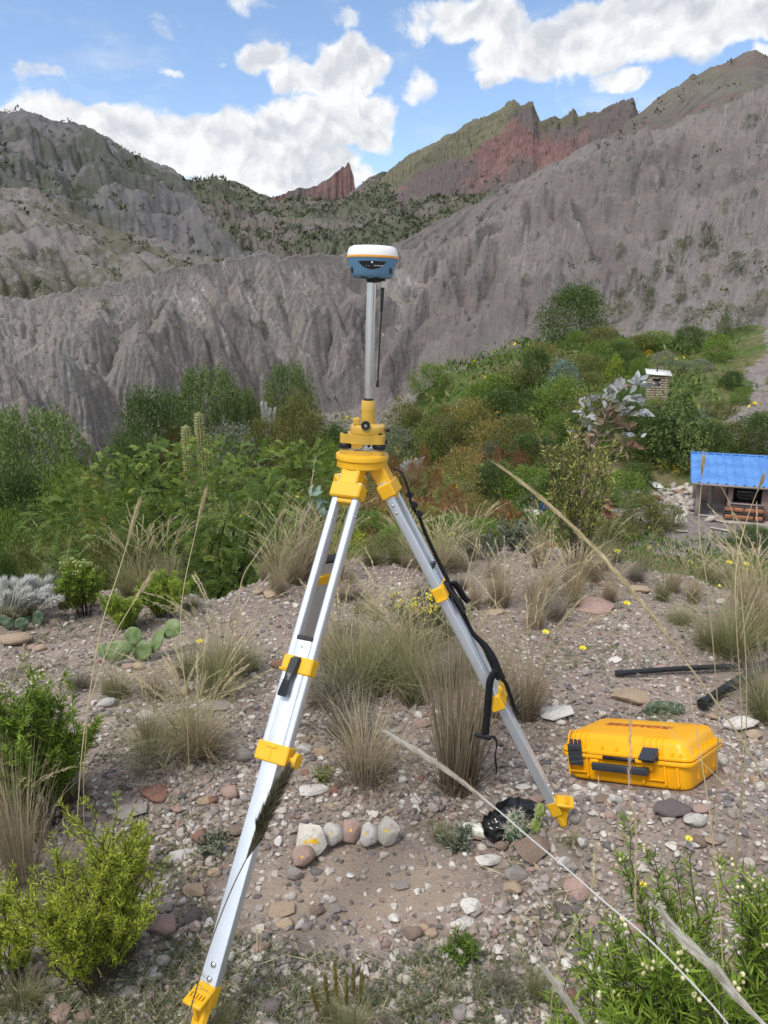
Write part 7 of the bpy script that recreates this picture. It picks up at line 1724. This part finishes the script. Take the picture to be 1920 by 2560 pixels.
def agave(px, py, w, label):
    p = hit(px, py); s = px_scale(p); t = thing('agave', label, 'agave', p); g = leaf_proto(1, .2, 2); me = None
    for k in range(14):
        a = k * 2.4; el = .25 + .07 * k; q = leaf_proto(w * s * .5, w * s * .09, 1); q.ti = [np.full(len(q.v[0]), .35 + .04 * (k % 5))]
        q.v = [v @ rotm(0, -el, a).T for v in q.v]; q.build('leaf', M['leaf_teal'], t)
agave(1758, 1040, 60, 'blue-green agave rosette on the bare bank above the house'); agave(1548, 895, 50, 'grey agave rosette near the yellow-green young tree'); agave(1765, 1015, 40, 'smaller agave rosette just above the first one')

VM_ = {'blue-roofed house': pix_at(1800, 1290, 45), 'stone shed': hit(1640, 985), 'columnar cactus': pix_at(497, 1120, 13.2), 'silvery eucalyptus': pix_at(1500, 1250, 6.9), 'cream pampas clump': pix_at(1030, 1215, 52), 'bush alone on the grey slope': hit(1437, 862), 'broad drooping tree': pix_at(110, 1290, 24), 'tall pale tree before the cliff': pix_at(530, 1110, 58), 'blue metal frame': pix_at(98, 1400, 17), 'blue container': hit(1360, 1270)}
for o, *_ in BUSHES: o['group'] = 'bushes and weeds of the valley and slopes'
ordinal_labels(BUSHES, VM_)

def undergrowth():
    n = 17500; az = np.radians(rng.uniform(-44, 40, n)); r = np.exp(rng.uniform(np.log(6.2), np.log(105), n)); x, y = r * np.sin(az), r * np.cos(az); z = ground(x, y)
    azd = np.degrees(az); ok = z < -.9
    ok &= ~((azd > 21) & (r > 40) & (r < 52)); bare = ((azd > 25) & (r > 52)) | ((azd < 4) & (r > 82)); ok &= ~(bare & (rng.random(n) < .88)); ok &= (fbm(x * .16, y * .16, 3, 61) > -.35) | (rng.random(n) < .3)
    ok &= ~((azd > 15) & (r > 43) & (r < 50) & (rng.random(n) < .9))
    x, y, z, r, azd = x[ok], y[ok], z[ok], r[ok], azd[ok]; m = len(x); kind = fbm(x * .13 + 9, y * .13, 3, 66); mid = (azd > -5) & (azd < 14) & (r < 62)
    cls = np.where(mid & (kind > .22), 2, np.where(kind < -.3, 1, 0)); cls = np.where(rng.random(m) < .03, 3, cls)
    for c, (mt, nm, lb) in enumerate([('leaf_under', 'undergrowth', 'mixed green undergrowth on the valley floor'), ('leaf_olive', 'undergrowth', 'dull olive undergrowth and dry weeds'), ('leaf_rust', 'undergrowth', 'rusty orange weeds among the grass'), ('yellow_petal', 'blossoms', 'small yellow blossoms among the weeds')]):
        k = cls == c; q = 8; X = np.repeat(np.stack([x[k], y[k], z[k]], -1), q, 0); rr = np.repeat(r[k], q); mm = len(X); sz = .022 + .0074 * rr
        B = X + rng.normal(0, 1, (mm, 3)) * np.stack([sz, sz, sz * 0], -1); B[:, 2] += np.abs(rng.normal(0, .55, mm)) * sz * (1.5 if c == 2 else 1) ; d = rng.normal(0, .6, (mm, 3)) + [0, 0, .9]
        G = Geo(); G.leaves(B, d, sz * rng.uniform(.7, 1.5, mm) * (.55 if c == 3 else 1), sz * rng.uniform(.2, .42, mm) * (1.3 if c == 3 else 1), tint=np.clip(np.repeat(rng.normal(.45, .2, k.sum()), q) + rng.normal(0, .1, mm), 0, 1)); o = G.build(nm, M[mt], kind='stuff'); o['label'] = lb
M['leaf_under'] = foliage('undergrowth_leaf', [(0, (.035, .065, .016)), (.4, (.075, .13, .025)), (.75, (.14, .19, .042)), (1, (.24, .25, .08))], objvar=0)
undergrowth()
def hill_scrub():
    """distant scrub dotted over the slopes, far too many to count"""
    G = Geo()
    for key, n, lo, hi, thr in (('left', 2400, .8, 2.4, .0), ('saddle', 4600, .8, 2.4, -.25), ('spur', 1500, .5, 1.3, -.05), ('hill', 260, .25, .6, .1), ('slope', 2600, .3, .95, .0), ('upper', 900, .6, 1.6, 0), ('cliff', 500, .6, 1.6, 0)):
        P, A, u = SHEETS[key]; nv, ns = A.shape; i = rng.integers(int(nv * .05), nv - 1, n); j = rng.integers(1, ns - 1, n); p = P[i, j] + rng.normal(0, .5, (n, 3)) * [1, 1, 0]
        dens = fbm(p[:, 0] * .03, p[:, 1] * .03 + p[:, 2] * .03, 4, 31) + (.5 if key == 'slope' else .25) * np.log(A[i, j]) / 4 - (.25 if key == 'slope' else 0); k = dens > thr; p = p[k]; m = len(p); q = 9; w = rng.uniform(lo, hi, m) * (.6 + .8 * rng.random(m) ** 3)
        B = np.repeat(p, q, 0) + rng.normal(0, .38, (m * q, 3)) * np.repeat(w, q)[:, None] * [1, 1, .45] + np.repeat(w, q)[:, None] * [0, 0, .25]
        G.leaves(B, rng.normal(0, .7, (m * q, 3)) + [0, 0, .6], np.repeat(w, q) * .65, np.repeat(w, q) * .34, tint=np.clip(np.repeat(rng.normal(.35, .2, m), q), 0, 1))
    o = G.build('hill_scrub', M['leaf_far'], kind='stuff'); o['label'] = 'dark scrub dotted over the mountain slopes'
M['leaf_far'] = foliage('distant_scrub', [(0, (.035, .045, .026)), (.5, (.065, .08, .042)), (1, (.12, .125, .06))], transl=.1, objvar=0)
hill_scrub()

# ------------------------------------------------------------------ house, shed and the things round them
def house():
    o = pix_at(1733, 1291, 45.0); yaw = R(-21)
    t = thing('house', 'small pink brick house with a blue sheet roof on the terrace', 'house', o, yaw)
    top = pix_at(1727, 1204, 45.0)[2] - o[2]; H_ = top; W = 11.0; D = 4.6; pw = 1.75; f = .35
    g = Geo()
    # walls with openings left out: front wall pieces round two windows
    def wall_x(x0, x1, z0, z1, y=f, th=.16): g.box(((x0 + x1) / 2, y + th / 2, (z0 + z1) / 2), (x1 - x0, th, z1 - z0))
    wins = [(pw + .22, pw + 1.72, .92, 1.98), (pw + 3.35, pw + 4.05, .72, 1.98), (pw + 6.2, pw + 7.4, .9, 1.98)]
    xs = pw
    for (a, b, z0, z1) in wins:
        wall_x(xs, a, 0, H_ - .12); wall_x(a, b, 0, z0); wall_x(a, b, z1, H_ - .12); xs = b
    wall_x(xs, W, 0, H_ - .12)
    g.box((pw + .08, f + .16 + (D - f - .2) / 2, (H_ - .12) / 2), (.16, D - f - .2, H_ - .12)); g.box((W / 2, D - .08, H_ / 2 + .1), (W, .16, H_ + .4)); g.box((W - .08, D / 2 + .2, H_ / 2), (.16, D - .8, H_ - .1))
    g.build('wall', M['brick_wall'], t, smooth=False)
    for (x, y, lb) in ((.18, f + .1, 1), (.95, D * .45, 2)):
        g = Geo(); g.box((x, y, (H_ - .1) / 2), (.26, .26, H_ - .1), bev=.02); g.build('post', M['concrete'], t, smooth=False)
    g = Geo(); g.box((pw / 2 + .1, f + .1, H_ - .12), (pw, .2, .16)); g.build('beam', M['concrete'], t, smooth=False)
    for (a, b, z0, z1) in wins:
        g = Geo(); c = ((a + b) / 2, f + .06, (z0 + z1) / 2); w_, h_ = b - a, z1 - z0; s_ = .05
        g.box((a + s_ / 2, f + .06, c[2]), (s_, .06, h_)); g.box((b - s_ / 2, f + .06, c[2]), (s_, .06, h_)); g.box((c[0], f + .06, z0 + s_ / 2), (w_ - 2 * s_, .06, s_)); g.box((c[0], f + .06, z1 - s_ / 2), (w_ - 2 * s_, .06, s_)); g.box((c[0], f + .063, c[2]), (.04, .05, h_ - 2 * s_))
        wn = g.build('window', M['frame_wood'], t, smooth=False)
        g = Geo(); g.box((c[0], f + .075, c[2]), (w_ - .09, .012, h_ - .09)); g.build('pane', M['dark_glass'], wn, smooth=False)
        g = Geo(); g.box((c[0], f - .01, z0 - .04), (w_ + .22, .2, .07)); g.build('sill', M['concrete'], wn, smooth=False)
    g = Geo(); g.box((pw - .02, f + 1.2, 1.0), (.05, .85, 2.0)); g.build('door', M['dark_face'], t, smooth=False)
    # corrugated roof: real ribs
    n = 150; xs = np.linspace(-.35, W + .3, n); ys = np.array([-.25, D * .5, D + .25]); rise = .17; V = []
    hz = .10 * (np.abs(((np.arange(n)) % 6) - 3) > 2)
    for y in ys:
        for x, q in zip(xs, hz): V.append((x, y, H_ + .02 + (y + .25) * rise + q))
    V = np.array(V); V2 = V - [0, 0, .04]; i = (np.arange(2)[:, None] * n + np.arange(n - 1)[None]).ravel(); F = np.stack([i, i + 1, i + n + 1, i + n], -1); g = Geo(); g.add(V, F); g.add(V2, F[:, ::-1]); e = np.arange(n - 1); g.add(np.r_[V[:n], V2[:n]], np.stack([e, n + e, n + e + 1, e + 1], -1))
    rf = g.build('roof', M['blue_roof'], t, smooth=False)
    g = Geo(); g.box((W / 2, D + .27, H_ + .06 + (D + .5) * rise), (W + .7, .22, .07)); g.build('ridge_cap', M['blue_roof'], rf, smooth=False)
    g = Geo(); g.box((W / 2, -.24, H_ - .06), (W + .6, .04, .12)); g.build('fascia', M['concrete'], rf, smooth=False)
    # step
    g = Geo(); g.box((W / 2 + .6, D / 2 - .2, -.13), (W - .6, D + .9, .24)); g.build('terrace', M['concrete'], t, smooth=False)
    # tiled bench-like unit in front of the window
    Mw = Matrix.Translation(Vector(o)) @ Matrix.Rotation(yaw, 4, 'Z'); bl = Mw @ Vector((pw + .85, f - .55, .06))
    t2 = thing('tile_rack', 'black rack holding orange tiles leaning below the house window', 'rack', bl, yaw); g = Geo()
    for z in (.03, .37, .72): g.box((0, .12 * z, z), (2.1, .06, .05), bev=.008)
    for x in (-1.03, 1.03): g.box((x, .04, .37), (.05, .05, .7))
    g.box((0, .10, .38), (2.0, .02, .66)); g.build('frame', M['frame_wood'], t2, smooth=False)
    for z, xs_ in ((.58, (-.76, -.28, .28, .76)), (.16, (-.78, 0, .78))):
        for x in xs_: g = Geo(); g.box((x, .055, z), (.46 if z > .3 else (.40 if x else 1.0), .03, .22), rotm(R(-6), 0, 0), bev=.006); g.build('tile', M['tile_orange'], t2, smooth=False)
    return o
HOUSE = house()
def shed():
    p = hit(1640, 996); s = px_scale(p); W = 58 * s * .78; D = W * .95; H_ = 64 * s; t = thing('shed', 'tiny stone block shed with a pale metal roof on the hillside', 'shed', p - [0, 0, .1], R(-14))
    g = Geo(); rows = 11; rh = H_ / rows
    for r in range(rows):
        for sd in range(4):
            L = W if sd % 2 == 0 else D; k = 5; off = (.5 if r % 2 else 0); edges = np.clip(np.r_[0, (np.arange(1, k) - off * .8) / k, 1], 0, 1) * L
            for a, b in zip(edges[:-1], edges[1:]):
                if b - a < .02: continue
                m = (a + b) / 2 - L / 2; z = (r + .5) * rh
                if sd == 0 and 6 <= r <= 8 and abs(m - (-W * .1)) < W * .12: continue
                c = [(m, -D / 2), (W / 2, m), (m, D / 2), (-W / 2, m)][sd]; sz = (b - a - .03, .2, rh - .03) if sd % 2 == 0 else (.2, b - a - .03, rh - .03)
                jit = rng.normal(0, .012); g.box((c[0] + (jit if sd % 2 else 0), c[1] + (0 if sd % 2 else jit), z), sz, bev=.02)
    g.build('block', M['mud_block'], t, smooth=False, kind='stuff')
    g = Geo(); g.box((0, 0, H_ / 2), (W - .12, D - .12, H_ - .05)); g.build('core', M['frame_wood'], t, smooth=False)
    g = Geo(); g.box((0, 0, H_ + .10), (W + .5, D + .5, .06), rotm(R(9), R(4), 0)); rf = g.build('roof', M['white_sheet'], t, smooth=False)
    g = Geo(); g.tube([(-.1, .1, H_), (-.1, .1, H_ + .55)], .06, 10); g.build('vent_pipe', M['slate_plastic'], t)
shed()
def yard():
    def at(px, py): return hit(px, py)
    # corrugated and rubble sheets
    def slab(px, py, w, h, mat, label, cat, tilt=None, th=.02, name='sheet'):
        p = at(px, py); s = px_scale(p); t = tilt if tilt else (R(rng.uniform(8, 30)), R(rng.uniform(-14, 14)), rng.uniform(-.6, .6)); v, f = ICO[2]
        g = Geo(); n = 6; X, Y = np.meshgrid(np.linspace(-.5, .5, n), np.linspace(-.5, .5, n)); Z = .05 * w * s * fbm(X * 2 + px, Y * 2 + py, 2, 3); V = np.stack([X * w * s, Y * h * s * 2.2, Z], -1).reshape(-1, 3); i = (np.arange(n - 1)[:, None] * n + np.arange(n - 1)[None]).ravel(); F = np.stack([i, i + 1, i + n + 1, i + n], -1)
        g.add(V + [0, 0, th], F); g.add(V, F[:, ::-1]); bd = np.r_[np.arange(n), n * np.arange(1, n) + n - 1, n * n - 2 - np.arange(n - 1), n * (n - 2 - np.arange(n - 2))]; k = len(bd); e = np.arange(k); e2 = (e + 1) % k; g.add(np.r_[V[bd], V[bd] + [0, 0, th]], np.stack([e, e2, k + e2, k + e], -1))
        o = g.build(name, M[mat], smooth=False); o.location = p + [0, 0, .12]; o.rotation_euler = t; tag(o, label, cat)
    for (px, py, w, h, mat, lb) in [(1335, 1285, 48, 12, 'white_sheet', 'white crumpled sheet beside the blue container'), (1385, 1318, 50, 18, 'concrete', 'grey flat slab in the scrub beyond the rim'), (1645, 1218, 40, 14, 'white_sheet', 'white tarpaulin against the earth bank by the house'), (1700, 1232, 22, 12, 'tile_orange', 'broken orange tile piece on the rubble by the house'), (1698, 1305, 20, 22, 'white_sheet', 'white plank-like sheet leaning on the rubble below the house'), (1560, 1300, 46, 12, 'concrete', 'grey board lying beside the green net'), (1590, 1233, 16, 10, 'white_sheet', 'small pale sheet above the green net'), (1545, 1325, 24, 8, 'white_sheet', 'pale board lying in the scrub below the green net')]:
        slab(px, py, w, h, mat, lb, 'sheet')
    p = at(1360, 1273); s = px_scale(p); t = thing('container', 'bright blue plastic container standing in the weeds', 'container', p, .3); w = 17 * s
    g = Geo(); loft(g, [rrect(w * .44, w * .36, w * .08, 0), rrect(w * .5, w * .42, w * .08, w * .7), rrect(w * .5, w * .42, w * .08, w * .86)], cap1=True); g.build('tub', M['blue_plastic'], t, smooth=R(30)); g = Geo(); loft(g, [rrect(w * .54, w * .46, w * .08, w * .86), rrect(w * .54, w * .46, w * .08, w * .96)]); g.build('rim', M['blue_plastic'], t, smooth=R(30))
    p = at(1590, 1268); s = px_scale(p); v, f = ICO[3]; g = Geo(); g.add(v * [.32, .3, .22] * (1 + .35 * fbm(v[:, 0] * 3, v[:, 1] * 3 + v[:, 2] * 2, 3, 6))[:, None] + [0, 0, .15], f); o = g.build('net', M['green_plastic'], smooth=R(40)); o.location = p; tag(o, 'crumpled green netting on the ground below the house', 'net')
    # old red engine-like machine
    p = at(1637, 1254); s = px_scale(p); t = thing('machine', 'rusty red old machine standing on the rubble beside the house', 'machine', p, R(-10)); w = 26 * s
    g = Geo(); g.box((0, 0, w * .30), (w, w * .6, w * .38), bev=w * .06, taper=.9); g.build('body', M['red_old'], t, smooth=R(30)); g = Geo(); g.box((w * .05, 0, w * .56), (w * .86, w * .52, w * .10), bev=w * .03); g.build('cover', M['red_old'], t, smooth=R(30))
    for x in (-.36, .36):
        g = Geo(); g.lathe([(w * .17, -w * .06), (w * .19, -w * .03), (w * .19, w * .03), (w * .17, w * .06)], 18, (x * w, -w * .30, w * .18), axis=(0, 1, 0)); g.build('wheel', M['black_plastic'], t, smooth=R(35))
    # planks in front of the house
    for k, (a, b, lb) in enumerate([((1770, 1300), (1830, 1312), 'long pale plank on the ground in front of the house'), ((1745, 1290), (1800, 1296), 'short pale plank beside the terrace of the house'), ((1640, 1266), (1690, 1262), 'thin plank lying between the red machine and the rubble'), ((1776, 1322), (1830, 1332), 'plank lying lowest in front of the house'), ((1690, 1330), (1720, 1332), 'short grey plank among the scrub below the house')]):
        A, B = at(*a), at(*b); A[2] += .08; B[2] += .08; d = norm(B - A); sd = norm(np.cross(d, [0, 0, 1])); up = np.cross(sd, d); g = Geo(); L = np.linalg.norm(B - A); g.box((0, 0, 0), (L, .2, .05), np.stack([d, sd, up], 1), bev=.006); o = g.build('plank', M['plank'], smooth=False); o.location = (A + B) / 2; tag(o, lb, 'plank')
    # rubble heap by the house
    G = Geo(); n = 520; pts = []
    for i in range(n):
        px = rng.normal(1700, 40) if i < 330 else rng.uniform(1640, 1860); py = rng.normal(1255, 18) if i < 330 else rng.uniform(1292, 1345); 
        if px > 1735 and py < 1292: continue
        pts.append((px, py))
    # a coarse grid of ground hits, then spread
    for (px, py) in pts[:260]:
        p = at(px, py); sz = rng.uniform(.08, .34) * (1.4 if rng.random() < .15 else 1); v = rock_verts(1, int(rng.integers(400)), cuts=7, lo=.45, hi=.85); G.add((v * [sz, sz * .7, sz * .45]) @ rotm(rng.uniform(-.6, .6), rng.uniform(-.6, .6), rng.uniform(0, 6)).T + p + [0, 0, sz * .2], ICO[1][1], rng.choice([.95, .9, .86, .3, .66, .5]))
    o = G.build('rubble', M['pebble'], smooth=False, kind='stuff'); o['label'] = 'pale rubble and broken stones piled beside the house'
    # black hose along the earth bank
    P = smooth_path(np.array([hit(x, y) + [0, 0, .12] for x, y in [(1755, 1160), (1700, 1166), (1650, 1172), (1600, 1180), (1540, 1178)]]), 5); g = Geo(); g.tube(P - P[0], .06, 7); o = g.build('hose', M['pipe']); o.location = P[0]; tag(o, 'black hose running along the top of the earth bank', 'hose')
    # blue frame in the weeds at the left
    c = pix_at(98, 1409, 17); c[2] = gz(c[0], c[1]) ; t = thing('metal_frame', 'pale blue metal frame standing in the weeds beyond the edge', 'frame', c); q = lambda x, y: pix_at(x, y, 17) - c; g = Geo(); r = .016
    g.tube([q(82, 1440), q(82, 1369)], r, 8); g.tube([q(114, 1440), q(114, 1370)], r, 8); g.build('upright', M['blue_paint'], t); g = Geo(); g.tube([q(81, 1370), q(115, 1371)], r, 8); g.tube([q(82, 1388), q(114, 1390)], r, 8); g.build('crossbar', M['blue_paint'], t); g = Geo(); g.tube([q(98, 1389), q(88, 1416)], r * .6, 7); g.build('brace', M['blue_paint'], t)
    p = pix_at(34, 1452, 6.3); p[2] = gz(p[0], p[1]); top = pix_at(34, 1440, 6.3)[2] - p[2]
    v, f = ICO[3]; g = Geo(); hgt = max(top, .1); g.add(v * [.12, .06, hgt * .38] * (1 + .3 * fbm(v[:, 0] * 3, v[:, 2] * 3 + v[:, 1], 3, 8))[:, None] + [0, 0, hgt * .3], f); o = g.build('plastic_sheet', M['navy']); o.location = p; tag(o, 'dark blue plastic bundle behind the white plumes', 'plastic sheet')
M['navy'] = simple('navy_plastic', (.012, .02, .06), .35, 0, .2)
yard()
